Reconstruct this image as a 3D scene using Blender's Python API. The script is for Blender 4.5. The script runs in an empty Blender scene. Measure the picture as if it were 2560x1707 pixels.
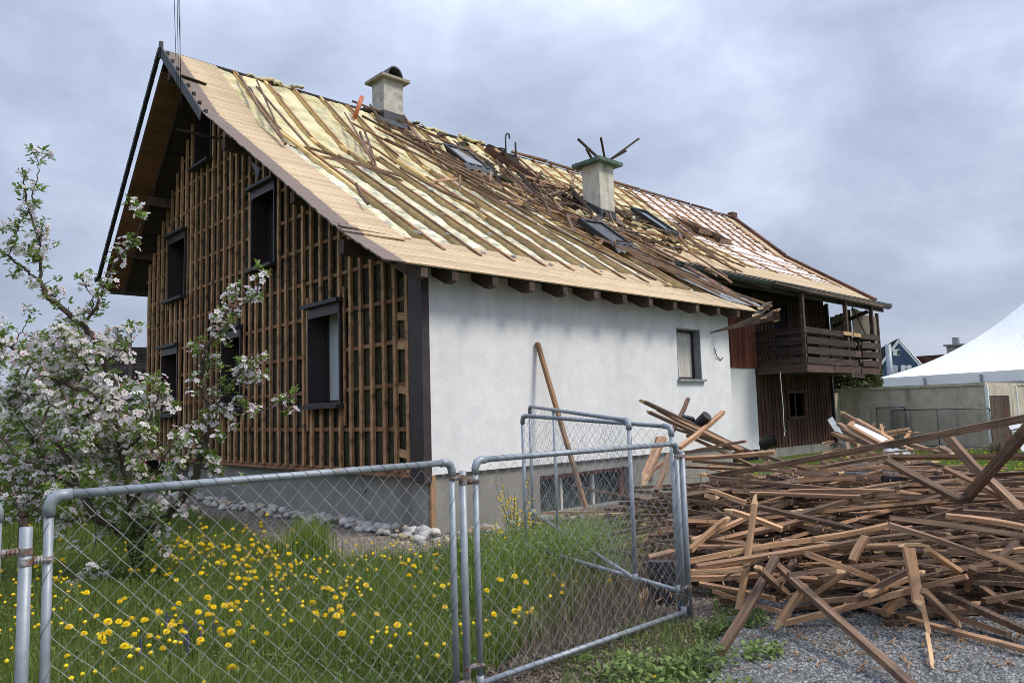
import bpy, math, random
import numpy as np
from mathutils import Vector, Matrix
random.seed(7); rng = np.random.default_rng(7)
S = bpy.context.scene
COL = S.collection
V = Vector
R = random.random
def U(a, b): return a + (b - a) * random.random()

# ------------------------------------------------------------------ camera
CAM = V((-6.1905, -8.3421, 1.6)); FPX = 1884.76
FW = V((0.68334574, 0.72384381, 0.09533486)); RT = V((0.72877093, -0.68412667, -0.02938751)); UP = V((-0.04394916, -0.0895591, 0.99501138))
cd = bpy.data.cameras.new('camera'); cam = bpy.data.objects.new('camera', cd); COL.objects.link(cam)
m = Matrix((RT, UP, -FW)).transposed().to_4x4(); m.translation = CAM
cam.matrix_world = m
cd.sensor_width = 36; cd.lens = FPX / 2560 * 36; cd.clip_end = 2000; cd.clip_start = 0.05
S.camera = cam
# ------------------------------------------------------------------ sky and sun
SUN_EL, SUN_ROT = math.radians(50), math.radians(152)
world = bpy.data.worlds.new('World'); S.world = world; world.use_nodes = True
nt = world.node_tree; nt.nodes.clear(); L = nt.links.new
out = nt.nodes.new('ShaderNodeOutputWorld'); bg = nt.nodes.new('ShaderNodeBackground')
sky = nt.nodes.new('ShaderNodeTexSky'); sky.sky_type = 'NISHITA'; sky.sun_disc = False
sky.sun_elevation = SUN_EL; sky.sun_rotation = SUN_ROT; sky.air_density = 1.0; sky.dust_density = 2.0
tc = nt.nodes.new('ShaderNodeTexCoord')
mp = nt.nodes.new('ShaderNodeMapping'); mp.inputs['Scale'].default_value = (1.0, 1.0, 1.9); mp.inputs['Location'].default_value = (2.3, 0.4, 0.2)
L(tc.outputs['Generated'], mp.inputs['Vector'])
n1 = nt.nodes.new('ShaderNodeTexNoise'); n1.inputs['Scale'].default_value = 2.6; n1.inputs['Detail'].default_value = 7; n1.inputs['Roughness'].default_value = 0.56; n1.inputs['Distortion'].default_value = 0.15
L(mp.outputs[0], n1.inputs['Vector'])
cr = nt.nodes.new('ShaderNodeValToRGB')
cr.color_ramp.elements[0].position = 0.30; cr.color_ramp.elements[0].color = (2.65, 3.05, 4.0, 1)
cr.color_ramp.elements[1].position = 0.68; cr.color_ramp.elements[1].color = (5.9, 6.45, 7.7, 1)
e = cr.color_ramp.elements.new(0.5); e.color = (3.95, 4.5, 5.8, 1)
L(n1.outputs['Fac'], cr.inputs['Fac'])
# overcast dome: brighter towards the zenith, as an overcast sky is
sx = nt.nodes.new('ShaderNodeSeparateXYZ'); L(tc.outputs['Generated'], sx.inputs[0])
pw = nt.nodes.new('ShaderNodeMath'); pw.operation = 'POWER'; pw.inputs[1].default_value = 1.8; pw.use_clamp = True; L(sx.outputs['Z'], pw.inputs[0])
mr = nt.nodes.new('ShaderNodeMapRange'); mr.inputs['From Min'].default_value = 0.0; mr.inputs['From Max'].default_value = 1.0
mr.inputs['To Min'].default_value = 0.62; mr.inputs['To Max'].default_value = 2.1
L(pw.outputs[0], mr.inputs['Value'])
vm = nt.nodes.new('ShaderNodeVectorMath'); vm.operation = 'SCALE'; L(cr.outputs['Color'], vm.inputs[0]); L(mr.outputs[0], vm.inputs['Scale'])
mx = nt.nodes.new('ShaderNodeMix'); mx.data_type = 'RGBA'; mx.inputs['Factor'].default_value = 0.9
L(sky.outputs['Color'], mx.inputs[6]); L(vm.outputs[0], mx.inputs[7])
L(mx.outputs[2], bg.inputs['Color']); bg.inputs['Strength'].default_value = 0.1
L(bg.outputs[0], out.inputs['Surface'])
sl = bpy.data.lights.new('sun', 'SUN'); sl.energy = 1.5; sl.angle = math.radians(16); sl.color = (1.0, 0.91, 0.78)
so = bpy.data.objects.new('sun', sl); COL.objects.link(so)
sd = V((math.sin(SUN_ROT) * math.cos(SUN_EL), math.cos(SUN_ROT) * math.cos(SUN_EL), math.sin(SUN_EL)))
so.rotation_euler = sd.to_track_quat('Z', 'Y').to_euler(); so.location = (0, -20, 30)
S.view_settings.view_transform = 'Standard'; S.view_settings.look = 'None'; S.view_settings.gamma = 1; S.view_settings.use_curve_mapping = False
S.view_settings.exposure = 0.80
S.cycles.filter_width = 0.9

# ------------------------------------------------------------------ rays of the surveyed view, used to measure where things stand
def ray(px, py): return FW + RT * ((px - 1280) / FPX) - UP * ((py - 853.5) / FPX)
def hit(px, py, ax, v):
    d = ray(px, py); return CAM + d * ((v - CAM[ax]) / d[ax])
def at(px, py, depth): return CAM + ray(px, py) * depth
def zat(px, py, q):            # q < 2: height above ground, else distance
    return hit(px, py, 2, q) if q < 2 else at(px, py, q)
PROF = [(-.5, 3.58), (.5, 4.12), (5.5, 7.42), (7.75, 9.5)]
def px_(P):
    v = V(P) - CAM; z = v.dot(FW); return 1280 + FPX * v.dot(RT) / z, 853.5 - FPX * v.dot(UP) / z
def pz(y):
    if y > 7.75: return 9.5 - (y - 7.75) * 1.02
    for (a, b), (c, d) in zip(PROF, PROF[1:]):
        if y <= c or c == 7.75: return b + (d - b) * (y - a) / (c - a)
def roofpt(px, py, lift=0.0):
    d = ray(px, py)
    for i, ((a, b), (c, e2)) in enumerate(zip(PROF, PROF[1:])):
        n = V((0, -(e2 - b), c - a)); t = n.dot(V((0, a, b + lift)) - CAM) / n.dot(d); P = CAM + d * t
        if (a if i else -99) <= P.y <= (c if i < 2 else 99): return P
    return P

# ------------------------------------------------------------------ materials
def newmat(name):
    m = bpy.data.materials.new(name); m.use_nodes = True; t = m.node_tree
    b = t.nodes['Principled BSDF']; b.inputs['Specular IOR Level'].default_value = 0.3
    return m, t, b
def ramp(t, src, stops):
    r = t.nodes.new('ShaderNodeValToRGB'); el = r.color_ramp.elements
    el[0].position, el[0].color = stops[0][0], (*stops[0][1], 1); el[1].position, el[1].color = stops[-1][0], (*stops[-1][1], 1)
    for p, c in stops[1:-1]:
        x = el.new(p); x.color = (*c, 1)
    t.links.new(src, r.inputs['Fac']); return r
def noise(t, vec, scale, detail=5, rough=.55, dist=0.0):
    n = t.nodes.new('ShaderNodeTexNoise'); n.inputs['Scale'].default_value = scale; n.inputs['Detail'].default_value = detail
    n.inputs['Roughness'].default_value = rough; n.inputs['Distortion'].default_value = dist; t.links.new(vec, n.inputs['Vector']); return n
def mapping(t, coord='Object', scale=(1, 1, 1), loc=(0, 0, 0)):
    c = t.nodes.new('ShaderNodeTexCoord'); mp = t.nodes.new('ShaderNodeMapping')
    mp.inputs['Scale'].default_value = scale; mp.inputs['Location'].default_value = loc
    t.links.new(c.outputs[coord], mp.inputs['Vector']); return mp.outputs[0]
def mixc(t, fac, a, b, mode='MIX'):
    x = t.nodes.new('ShaderNodeMix'); x.data_type = 'RGBA'; x.blend_type = mode
    if isinstance(fac, (int, float)): x.inputs['Factor'].default_value = fac
    else: t.links.new(fac, x.inputs['Factor'])
    for i, s in ((6, a), (7, b)):
        if isinstance(s, tuple): x.inputs[i].default_value = (*s, 1)
        else: t.links.new(s, x.inputs[i])
    return x.outputs[2]
def mat(name, stops, scale=(1, 1, 1), ns=3.0, rough=.8, bump=.3, bs=None, rand=.25, island=0., stain=None, stain_s=.8, stain_r=(.45, .7), spec=.3, metal=0., detail=6, bd=.02, dist=0., coord='Object', objshift=True, sscale=(1, 1, 1)):
    m, t, b = newmat(name); k = t.links.new
    vec = mapping(t, coord, scale)
    oi = t.nodes.new('ShaderNodeObjectInfo')
    if objshift:
        ad = t.nodes.new('ShaderNodeVectorMath'); ad.operation = 'ADD'
        sc = t.nodes.new('ShaderNodeVectorMath'); sc.operation = 'SCALE'; sc.inputs[0].default_value = (37, 91, 53); k(oi.outputs['Random'], sc.inputs['Scale'])
        k(vec, ad.inputs[0]); k(sc.outputs[0], ad.inputs[1]); vec = ad.outputs[0]
    n = noise(t, vec, ns, detail, .6, dist)
    c = ramp(t, n.outputs['Fac'], stops).outputs['Color']
    if stain:
        sv = mapping(t, coord, sscale); n2 = noise(t, sv, stain_s, 5, .6)
        f = ramp(t, n2.outputs['Fac'], [(stain_r[0], (0, 0, 0)), (stain_r[1], (1, 1, 1))]).outputs['Color']
        c = mixc(t, f, c, stain)
    for src, amt in (('r', rand), ('i', island)):
        if amt <= 0: continue
        if src == 'r': o = oi.outputs['Random']
        else: o = t.nodes.new('ShaderNodeNewGeometry').outputs['Random Per Island']
        mr = t.nodes.new('ShaderNodeMapRange'); mr.inputs['To Min'].default_value = 1 - amt; mr.inputs['To Max'].default_value = 1 + amt; k(o, mr.inputs['Value'])
        sc = t.nodes.new('ShaderNodeVectorMath'); sc.operation = 'SCALE'; k(c, sc.inputs[0]); k(mr.outputs[0], sc.inputs['Scale']); c = sc.outputs[0]
    k(c, b.inputs['Base Color']); b.inputs['Roughness'].default_value = rough; b.inputs['Specular IOR Level'].default_value = spec; b.inputs['Metallic'].default_value = metal
    if bump > 0:
        bp = t.nodes.new('ShaderNodeBump'); bp.inputs['Strength'].default_value = bump; bp.inputs['Distance'].default_value = bd
        src = n.outputs['Fac'] if bs is None else noise(t, vec, bs, 4, .6).outputs['Fac']
        k(src, bp.inputs['Height']); k(bp.outputs[0], b.inputs['Normal'])
    return m
G = (1.2, 22, 22)     # grain runs along local x
M = {}
M['old_wood'] = mat('old_wood', [(.25, (.085, .05, .033)), (.5, (.19, .118, .076)), (.75, (.33, .21, .135))], G, 1.6, rand=.45, bump=.5, stain=(.06, .042, .034), stain_s=2.2, stain_r=(.5, .72))
M['pile_wood'] = mat('pile_wood', [(.25, (.16, .09, .052)), (.5, (.33, .19, .108)), (.75, (.49, .305, .18))], G, 1.6, rand=.4, bump=.5, stain=(.10, .07, .052), stain_s=2.0, stain_r=(.5, .75))
M['warm_wood'] = mat('warm_wood', [(.25, (.26, .14, .07)), (.5, (.42, .245, .13)), (.75, (.55, .35, .20))], G, 1.6, rand=.25, bump=.4, stain=(.20, .125, .08), stain_s=2.5, stain_r=(.5, .8))
M['fresh_wood'] = mat('fresh_wood', [(.3, (.46, .29, .145)), (.7, (.68, .47, .27))], (1.5, 30, 30), 1.8, rand=.12, bump=.6)
M['batten'] = mat('batten', [(.25, (.20, .10, .048)), (.5, (.41, .225, .112)), (.78, (.58, .36, .20))], (3.0, 14, 14), 1.8, rand=.3, bump=.4, stain=(.085, .045, .028), stain_s=3.5, stain_r=(.52, .7))
M['rail'] = mat('rail', [(.25, (.18, .085, .042)), (.7, (.36, .19, .095))], (3.0, 14, 14), 1.8, rand=.25, bump=.4, stain=(.07, .035, .02), stain_s=3)
M['rafter'] = mat('rafter', [(.25, (.50, .33, .14)), (.5, (.68, .49, .22)), (.75, (.78, .60, .33))], (14, 1.2, 14), 1.6, rand=.15, bump=.4, stain=(.42, .28, .15), stain_s=2.4, stain_r=(.5, .75))
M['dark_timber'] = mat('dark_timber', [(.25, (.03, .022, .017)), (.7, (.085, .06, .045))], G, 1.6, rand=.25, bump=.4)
M['fascia_timber'] = mat('fascia_timber', [(.25, (.05, .035, .028)), (.7, (.11, .075, .058))], (3, 3, 3), 2.6, rand=.25, bump=.4, stain=(.17, .115, .085), stain_s=4, stain_r=(.55, .75))
M['felt'] = mat('felt', [(.3, (.026, .023, .013)), (.7, (.075, .066, .038))], (1, 1, 1), 9, rand=.3, bump=.8, rough=.95, stain=(.055, .05, .03), stain_s=7, stain_r=(.6, .75))
M['plum_metal'] = mat('plum_metal', [(.3, (.037, .025, .026)), (.7, (.052, .036, .037))], ns=5, rough=.45, bump=.05, rand=.05, spec=.4)
M['cap_metal'] = mat('cap_metal', [(.3, (.03, .03, .034)), (.7, (.06, .06, .066))], ns=7, rough=.55, bump=.25, rand=.1)
M['corner_metal'] = mat('corner_metal', [(.3, (.036, .028, .028)), (.7, (.06, .048, .047))], ns=3, rough=.5, bump=.08, rand=.05)
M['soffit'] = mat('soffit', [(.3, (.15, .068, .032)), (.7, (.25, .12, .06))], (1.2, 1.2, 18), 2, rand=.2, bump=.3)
M['concrete'] = mat('concrete', [(.3, (.22, .212, .19)), (.7, (.33, .32, .29))], (1, 1, 1), 1.3, rough=.9, bump=.25, bs=30, rand=0, stain=(.15, .147, .135), stain_s=1.2, stain_r=(.5, .8), sscale=(1.5, 1.5, .35))
M['garage_concrete'] = mat('garage_concrete', [(.3, (.44, .39, .31)), (.7, (.60, .545, .45))], (1, 1, 1), 4, rough=.95, bump=.35, bs=25, rand=0, stain=(.19, .17, .14), stain_s=1.0, stain_r=(.5, .78), sscale=(3, 3, .45))
M['render'] = None
M['tan_board'] = None
M['yellow_wool'] = mat('yellow_wool', [(.28, (.42, .37, .17)), (.45, (.70, .62, .36)), (.62, (.80, .73, .48)), (.8, (.84, .80, .64))], (1, 1, 1), 2.6, rough=1, bump=1.0, bs=24, bd=.05, rand=.12, stain=(.45, .42, .30), stain_s=2.4, stain_r=(.52, .7), spec=0)
M['pale_wool'] = mat('pale_wool', [(.28, (.40, .38, .26)), (.42, (.70, .65, .42)), (.6, (.84, .81, .64)), (.8, (.93, .93, .88))], (1, 1, 1), 3.4, rough=1, bump=1.0, bs=22, bd=.05, rand=.1, stain=(.34, .34, .29), stain_s=4.5, stain_r=(.48, .64), spec=0)
M['pink_wool'] = mat('pink_wool', [(.3, (.72, .62, .59)), (.5, (.88, .81, .79)), (.7, (.93, .90, .89))], (1, 1, 1), 4, rough=1, bump=1.0, bs=22, bd=.05, rand=.1, stain=(.42, .36, .30), stain_s=5, stain_r=(.55, .7), spec=0)
M['galv'] = mat('galv', [(.3, (.21, .24, .27)), (.7, (.35, .385, .425))], ns=9, rough=.5, bump=.15, rand=.06, metal=.35, spec=.5, stain=(.30, .26, .22), stain_s=6, stain_r=(.6, .75), objshift=False)
M['wire'] = mat('wire', [(.3, (.24, .25, .26)), (.7, (.44, .45, .46))], ns=20, rough=.5, bump=0, rand=0, metal=.4, spec=.5)
M['dark_wire'] = mat('dark_wire', [(.3, (.09, .09, .1)), (.7, (.15, .15, .16))], ns=20, rough=.5, bump=0, rand=0, metal=.4)
M['rust'] = mat('rust', [(.35, (.17, .075, .05)), (.5, (.22, .18, .16)), (.7, (.38, .39, .41))], ns=28, rough=.7, bump=.4, rand=.2, metal=.2)
M['lead'] = mat('lead', [(.3, (.035, .038, .042)), (.7, (.085, .09, .097))], ns=6, rough=.5, bump=.3, rand=.1)
M['gutter'] = mat('gutter', [(.3, (.02, .028, .028)), (.7, (.05, .062, .06))], (1, 6, 6), 3, rough=.5, bump=.2, rand=.1)
M['chim1'] = mat('chim1', [(.3, (.42, .40, .35)), (.7, (.62, .59, .52))], ns=5, rough=.95, bump=.6, bs=60, rand=0, stain=(.16, .15, .13), stain_s=3, stain_r=(.52, .75))
M['chim2'] = mat('chim2', [(.3, (.50, .47, .40)), (.7, (.70, .67, .58))], ns=4, rough=.9, bump=.4, bs=40, rand=0, stain=(.26, .24, .20), stain_s=2.2, stain_r=(.5, .75), sscale=(2, 2, .5))
M['cap1'] = mat('cap1', [(.3, (.22, .20, .15)), (.7, (.38, .35, .27))], ns=8, rough=.95, bump=.6, rand=0)
M['cap2'] = mat('cap2', [(.3, (.05, .10, .085)), (.7, (.15, .20, .17))], ns=7, rough=.9, bump=.5, rand=0)
M['black'] = mat('black', [(.3, (.012, .012, .013)), (.7, (.03, .03, .032))], ns=8, rough=.45, bump=.1, rand=.1)
M['void'] = mat('void', [(.3, (.008, .007, .006)), (.7, (.012, .01, .009))], ns=3, rough=.9, bump=0, rand=0)
M['clay'] = mat('clay', [(.3, (.42, .12, .05)), (.7, (.58, .19, .09))], ns=6, rough=.6, bump=.1, rand=0)
M['tile_brown'] = mat('tile_brown', [(.3, (.07, .033, .024)), (.7, (.16, .075, .052))], ns=8, rough=.8, bump=.3, rand=.35)
M['tile_dark'] = mat('tile_dark', [(.3, (.022, .02, .02)), (.7, (.06, .052, .05))], ns=8, rough=.8, bump=.3, rand=.3, island=.3)
M['grey_slate'] = mat('grey_slate', [(.3, (.17, .19, .2)), (.7, (.28, .3, .32))], ns=8, rough=.6, bump=.2, rand=.2)
M['barn_wood'] = mat('barn_wood', [(.25, (.022, .012, .009)), (.5, (.072, .035, .026)), (.78, (.17, .09, .065))], (7, 7, .7), 2.2, rand=.3, bump=.5, stain=(.02, .016, .015), stain_s=1.4, stain_r=(.5, .78))
M['red_wood'] = mat('red_wood', [(.25, (.10, .028, .018)), (.5, (.17, .05, .032)), (.78, (.24, .09, .055))], (7, 7, .7), 2.2, rand=.3, bump=.4)
M['balcony_wood'] = mat('balcony_wood', [(.25, (.02, .013, .011)), (.5, (.05, .033, .028)), (.8, (.16, .12, .105))], G, 1.7, rand=.3, bump=.5)
M['balcony_base'] = mat('balcony_base', [(.25, (.06, .035, .03)), (.5, (.11, .066, .055)), (.8, (.17, .12, .1))], G, 1.7, rand=.2, bump=.4)
M['white_paint'] = mat('white_paint', [(.3, (.74, .75, .76)), (.7, (.82, .82, .82))], ns=3, rough=.6, bump=.05, rand=.03)
M['tent'] = mat('tent', [(.3, (.80, .82, .85)), (.7, (.88, .89, .91))], ns=.6, rough=.55, bump=.15, bs=1.1, bd=.3, rand=0, spec=.4)
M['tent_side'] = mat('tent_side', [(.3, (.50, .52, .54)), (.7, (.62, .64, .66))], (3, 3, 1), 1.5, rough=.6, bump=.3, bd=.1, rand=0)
M['blue_wall'] = mat('blue_wall', [(.3, (.045, .078, .14)), (.7, (.07, .11, .19))], (1, 1, 1), 2, rough=.8, bump=.1, rand=0)
M['screen0'] = mat('screen', [(.3, (.33, .29, .23)), (.7, (.45, .40, .33))], (1, 1, 1), 3, rough=.7, bump=.1, rand=.06)
M['curtain'] = mat('curtain', [(.3, (.46, .44, .39)), (.7, (.70, .68, .63))], (16, 2, .5), 2, rough=.9, bump=.3, rand=0)
M['blind'] = mat('blind', [(.3, (.42, .45, .47)), (.7, (.52, .55, .57))], (1, 14, 1), 1, rough=.7, bump=.1, rand=0)
M['bark'] = mat('bark', [(.3, (.05, .037, .028)), (.7, (.14, .11, .085))], (1, 1, 1), 22, rough=.95, bump=.8, rand=.1, stain=(.17, .16, .11), stain_s=9, stain_r=(.58, .7))
M['stone'] = mat('stone', [(.3, (.27, .255, .24)), (.55, (.46, .44, .41)), (.75, (.62, .60, .56))], ns=6, rough=.85, bump=.35, rand=.4)
M['tan_stone'] = mat('tan_stone', [(.3, (.36, .29, .20)), (.7, (.56, .47, .35))], ns=6, rough=.85, bump=.3, rand=.25)
M['brick_red'] = mat('brick_red', [(.3, (.20, .07, .05)), (.7, (.32, .14, .1))], ns=8, rough=.85, bump=.3, rand=.2)
def leafmat(name, a, b, tr, rand=.3, rough=.5):
    m, t, bs = newmat(name); k = t.links.new
    g = t.nodes.new('ShaderNodeNewGeometry'); c = ramp(t, g.outputs['Random Per Island'], [(0, a), (1, b)]).outputs['Color']
    oi = t.nodes.new('ShaderNodeObjectInfo'); mr = t.nodes.new('ShaderNodeMapRange'); mr.inputs['To Min'].default_value = 1 - rand; mr.inputs['To Max'].default_value = 1 + rand
    k(oi.outputs['Random'], mr.inputs['Value']); sc = t.nodes.new('ShaderNodeVectorMath'); sc.operation = 'SCALE'; k(c, sc.inputs[0]); k(mr.outputs[0], sc.inputs['Scale'])
    k(sc.outputs[0], bs.inputs['Base Color']); bs.inputs['Roughness'].default_value = rough
    tb = t.nodes.new('ShaderNodeBsdfTranslucent'); k(sc.outputs[0], tb.inputs['Color']); ms = t.nodes.new('ShaderNodeMixShader'); ms.inputs[0].default_value = tr
    k(bs.outputs[0], ms.inputs[1]); k(tb.outputs[0], ms.inputs[2]); k(ms.outputs[0], t.nodes['Material Output'].inputs['Surface']); return m
M['leaf'] = leafmat('leaf', (.13, .22, .045), (.30, .40, .10), .45, .15)
M['grass'] = leafmat('grass', (.11, .18, .03), (.34, .42, .10), .45)
M['weed'] = leafmat('weed', (.07, .12, .03), (.21, .28, .08), .35)
M['dry'] = leafmat('dry', (.10, .075, .055), (.30, .24, .16), .1)
M['hedge'] = leafmat('hedge', (.02, .035, .01), (.10, .12, .03), .2)
M['petal'] = leafmat('petal', (.90, .78, .82), (.97, .96, .95), .5, .02)
M['bud'] = leafmat('bud', (.55, .22, .28), (.75, .45, .5), .2, .1)
M['dandelion'] = leafmat('dandelion', (.88, .62, .01), (.98, .80, .03), .3, .05)
M['stem'] = leafmat('stem', (.12, .17, .05), (.2, .22, .09), .2, .1)
M['violet'] = leafmat('violet', (.05, .045, .13), (.11, .09, .24), .1, .1)
M['screen'] = leafmat('screen', (.40, .36, .29), (.46, .41, .33), .55, .06)

def special():
    # white render wall: dirt streaks under the eave and below the openings; the top gradient also paints in eave shade
    m, t, b = newmat('white_render'); k = t.links.new
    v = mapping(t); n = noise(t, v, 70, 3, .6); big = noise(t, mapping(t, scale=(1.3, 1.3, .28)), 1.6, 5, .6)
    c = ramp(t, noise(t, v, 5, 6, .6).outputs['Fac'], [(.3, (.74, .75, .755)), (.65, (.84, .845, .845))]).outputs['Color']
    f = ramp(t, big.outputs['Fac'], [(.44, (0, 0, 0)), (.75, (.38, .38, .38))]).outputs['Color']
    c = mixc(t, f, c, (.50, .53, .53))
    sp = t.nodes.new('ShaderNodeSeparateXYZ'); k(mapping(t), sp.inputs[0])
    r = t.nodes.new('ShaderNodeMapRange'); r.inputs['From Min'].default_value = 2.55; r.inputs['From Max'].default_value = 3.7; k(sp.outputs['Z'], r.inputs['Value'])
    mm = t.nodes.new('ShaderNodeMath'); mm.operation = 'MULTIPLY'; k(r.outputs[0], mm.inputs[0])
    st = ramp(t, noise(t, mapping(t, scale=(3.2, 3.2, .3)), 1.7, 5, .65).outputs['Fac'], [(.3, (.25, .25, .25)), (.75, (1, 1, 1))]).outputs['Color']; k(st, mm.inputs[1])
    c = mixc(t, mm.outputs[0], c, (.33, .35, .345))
    # greenish-grey run-off streak near the far end
    a = t.nodes.new('ShaderNodeMath'); a.operation = 'SUBTRACT'; a.inputs[1].default_value = 7.45; k(sp.outputs['X'], a.inputs[0])
    ab = t.nodes.new('ShaderNodeMath'); ab.operation = 'ABSOLUTE'; k(a.outputs[0], ab.inputs[0])
    r2 = t.nodes.new('ShaderNodeMapRange'); r2.inputs['From Min'].default_value = .28; r2.inputs['From Max'].default_value = .05; k(ab.outputs[0], r2.inputs['Value'])
    m2 = t.nodes.new('ShaderNodeMath'); m2.operation = 'MULTIPLY'; k(r2.outputs[0], m2.inputs[0]); k(st, m2.inputs[1])
    c = mixc(t, m2.outputs[0], c, (.42, .41, .33))
    k(c, b.inputs['Base Color']); b.inputs['Roughness'].default_value = .92
    bp = t.nodes.new('ShaderNodeBump'); bp.inputs['Strength'].default_value = .5; bp.inputs['Distance'].default_value = .01; k(n.outputs['Fac'], bp.inputs['Height']); k(bp.outputs[0], b.inputs['Normal'])
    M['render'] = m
    # tan roof boards, grain along x, weathered grey along the verge that lay outside the tiles' laps
    m, t, b = newmat('tan_board'); k = t.links.new
    n = noise(t, mapping(t, scale=(1.5, 26, 26)), 1.8, 6, .65, .3)
    c = ramp(t, n.outputs['Fac'], [(.25, (.27, .18, .105)), (.45, (.49, .37, .225)), (.75, (.64, .50, .33))]).outputs['Color']
    oi = t.nodes.new('ShaderNodeObjectInfo'); mr = t.nodes.new('ShaderNodeMapRange'); mr.inputs['To Min'].default_value = .86; mr.inputs['To Max'].default_value = 1.12; k(oi.outputs['Random'], mr.inputs['Value'])
    sc = t.nodes.new('ShaderNodeVectorMath'); sc.operation = 'SCALE'; k(c, sc.inputs[0]); k(mr.outputs[0], sc.inputs['Scale']); c = sc.outputs[0]
    g = t.nodes.new('ShaderNodeNewGeometry'); sp = t.nodes.new('ShaderNodeSeparateXYZ'); k(g.outputs['Position'], sp.inputs[0])
    pn = noise(t, g.outputs['Position'], 9, 4, .6)
    ad = t.nodes.new('ShaderNodeMath'); ad.operation = 'MULTIPLY_ADD'; ad.inputs[1].default_value = .09; k(pn.outputs['Fac'], ad.inputs[0]); k(sp.outputs['X'], ad.inputs[2])
    r = t.nodes.new('ShaderNodeMapRange'); r.inputs['From Min'].default_value = -.55; r.inputs['From Max'].default_value = -.59; k(ad.outputs[0], r.inputs['Value'])
    w = ramp(t, n.outputs['Fac'], [(.3, (.135, .10, .085)), (.7, (.26, .205, .175))]).outputs['Color']
    c = mixc(t, r.outputs[0], c, w)
    # grey water marks over the upper boards
    dn = noise(t, mapping(t, 'Object', (.7, 5, 5), (3, 0, 0)), 1.1, 4, .6)
    r3 = t.nodes.new('ShaderNodeMapRange'); r3.inputs['From Min'].default_value = 6.6; r3.inputs['From Max'].default_value = 9.4; k(sp.outputs['Z'], r3.inputs['Value'])
    f = ramp(t, dn.outputs['Fac'], [(.52, (0, 0, 0)), (.66, (.8, .8, .8))]).outputs['Color']
    m3 = t.nodes.new('ShaderNodeMath'); m3.operation = 'MULTIPLY'; k(f, m3.inputs[0]); k(r3.outputs[0], m3.inputs[1])
    c = mixc(t, m3.outputs[0], c, (.17, .13, .11))
    sn = noise(t, g.outputs['Position'], 16, 5, .7); f2 = ramp(t, sn.outputs['Fac'], [(.57, (0, 0, 0)), (.68, (.75, .75, .75))]).outputs['Color']
    c = mixc(t, f2, c, (.24, .15, .09))
    k(c, b.inputs['Base Color']); b.inputs['Roughness'].default_value = .85
    bp = t.nodes.new('ShaderNodeBump'); bp.inputs['Strength'].default_value = .4; bp.inputs['Distance'].default_value = .008; k(n.outputs['Fac'], bp.inputs['Height']); k(bp.outputs[0], b.inputs['Normal'])
    M['tan_board'] = m
    # glass
    m, t, b = newmat('glass'); b.inputs['Base Color'].default_value = (.05, .06, .065, 1); b.inputs['Roughness'].default_value = .08; b.inputs['Specular IOR Level'].default_value = .6
    M['glass'] = m
    m, t, b = newmat('clear_sheet'); b.inputs['Base Color'].default_value = (.6, .63, .66, 1); b.inputs['Roughness'].default_value = .25; b.inputs['Alpha'].default_value = .55
    M['plastic'] = m
    # grounds
    def ground(name, stops, s, bump, bd, detail=8, vor=None):
        m, t, b = newmat(name); v = mapping(t); n = noise(t, v, s, detail, .65)
        c = ramp(t, n.outputs['Fac'], stops).outputs['Color']; h = n.outputs['Fac']
        if vor:
            vo = t.nodes.new('ShaderNodeTexVoronoi'); vo.inputs['Scale'].default_value = vor; t.links.new(v, vo.inputs['Vector'])
            bw = ramp(t, vo.outputs['Color'], [(0, (.35, .35, .35)), (1, (1.5, 1.5, 1.5))]).outputs['Color']; c = mixc(t, .85, c, bw, 'MULTIPLY'); h = vo.outputs['Distance']
        t.links.new(c, b.inputs['Base Color']); b.inputs['Roughness'].default_value = .95; b.inputs['Specular IOR Level'].default_value = .1
        bp = t.nodes.new('ShaderNodeBump'); bp.inputs['Strength'].default_value = bump; bp.inputs['Distance'].default_value = bd
        if vor: bp.invert = True
        t.links.new(h, bp.inputs['Height']); t.links.new(bp.outputs[0], b.inputs['Normal']); M[name] = m
    ground('soil', [(.3, (.035, .034, .02)), (.5, (.07, .068, .04)), (.7, (.11, .095, .06))], 6, .8, .04)
    ground('dirt', [(.3, (.075, .06, .05)), (.5, (.125, .10, .085)), (.7, (.19, .16, .135))], 9, .8, .03)
    ground('mulch', [(.3, (.08, .068, .058)), (.5, (.15, .13, .115)), (.7, (.28, .245, .22))], 26, 1, .03, 8)
    ground('gravel', [(.3, (.08, .083, .083)), (.7, (.19, .19, .185))], 30, 1, .02, 4, 42)
    ground('meadow', [(.3, (.045, .08, .018)), (.7, (.12, .16, .045))], 3, .6, .05)
special()

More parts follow.
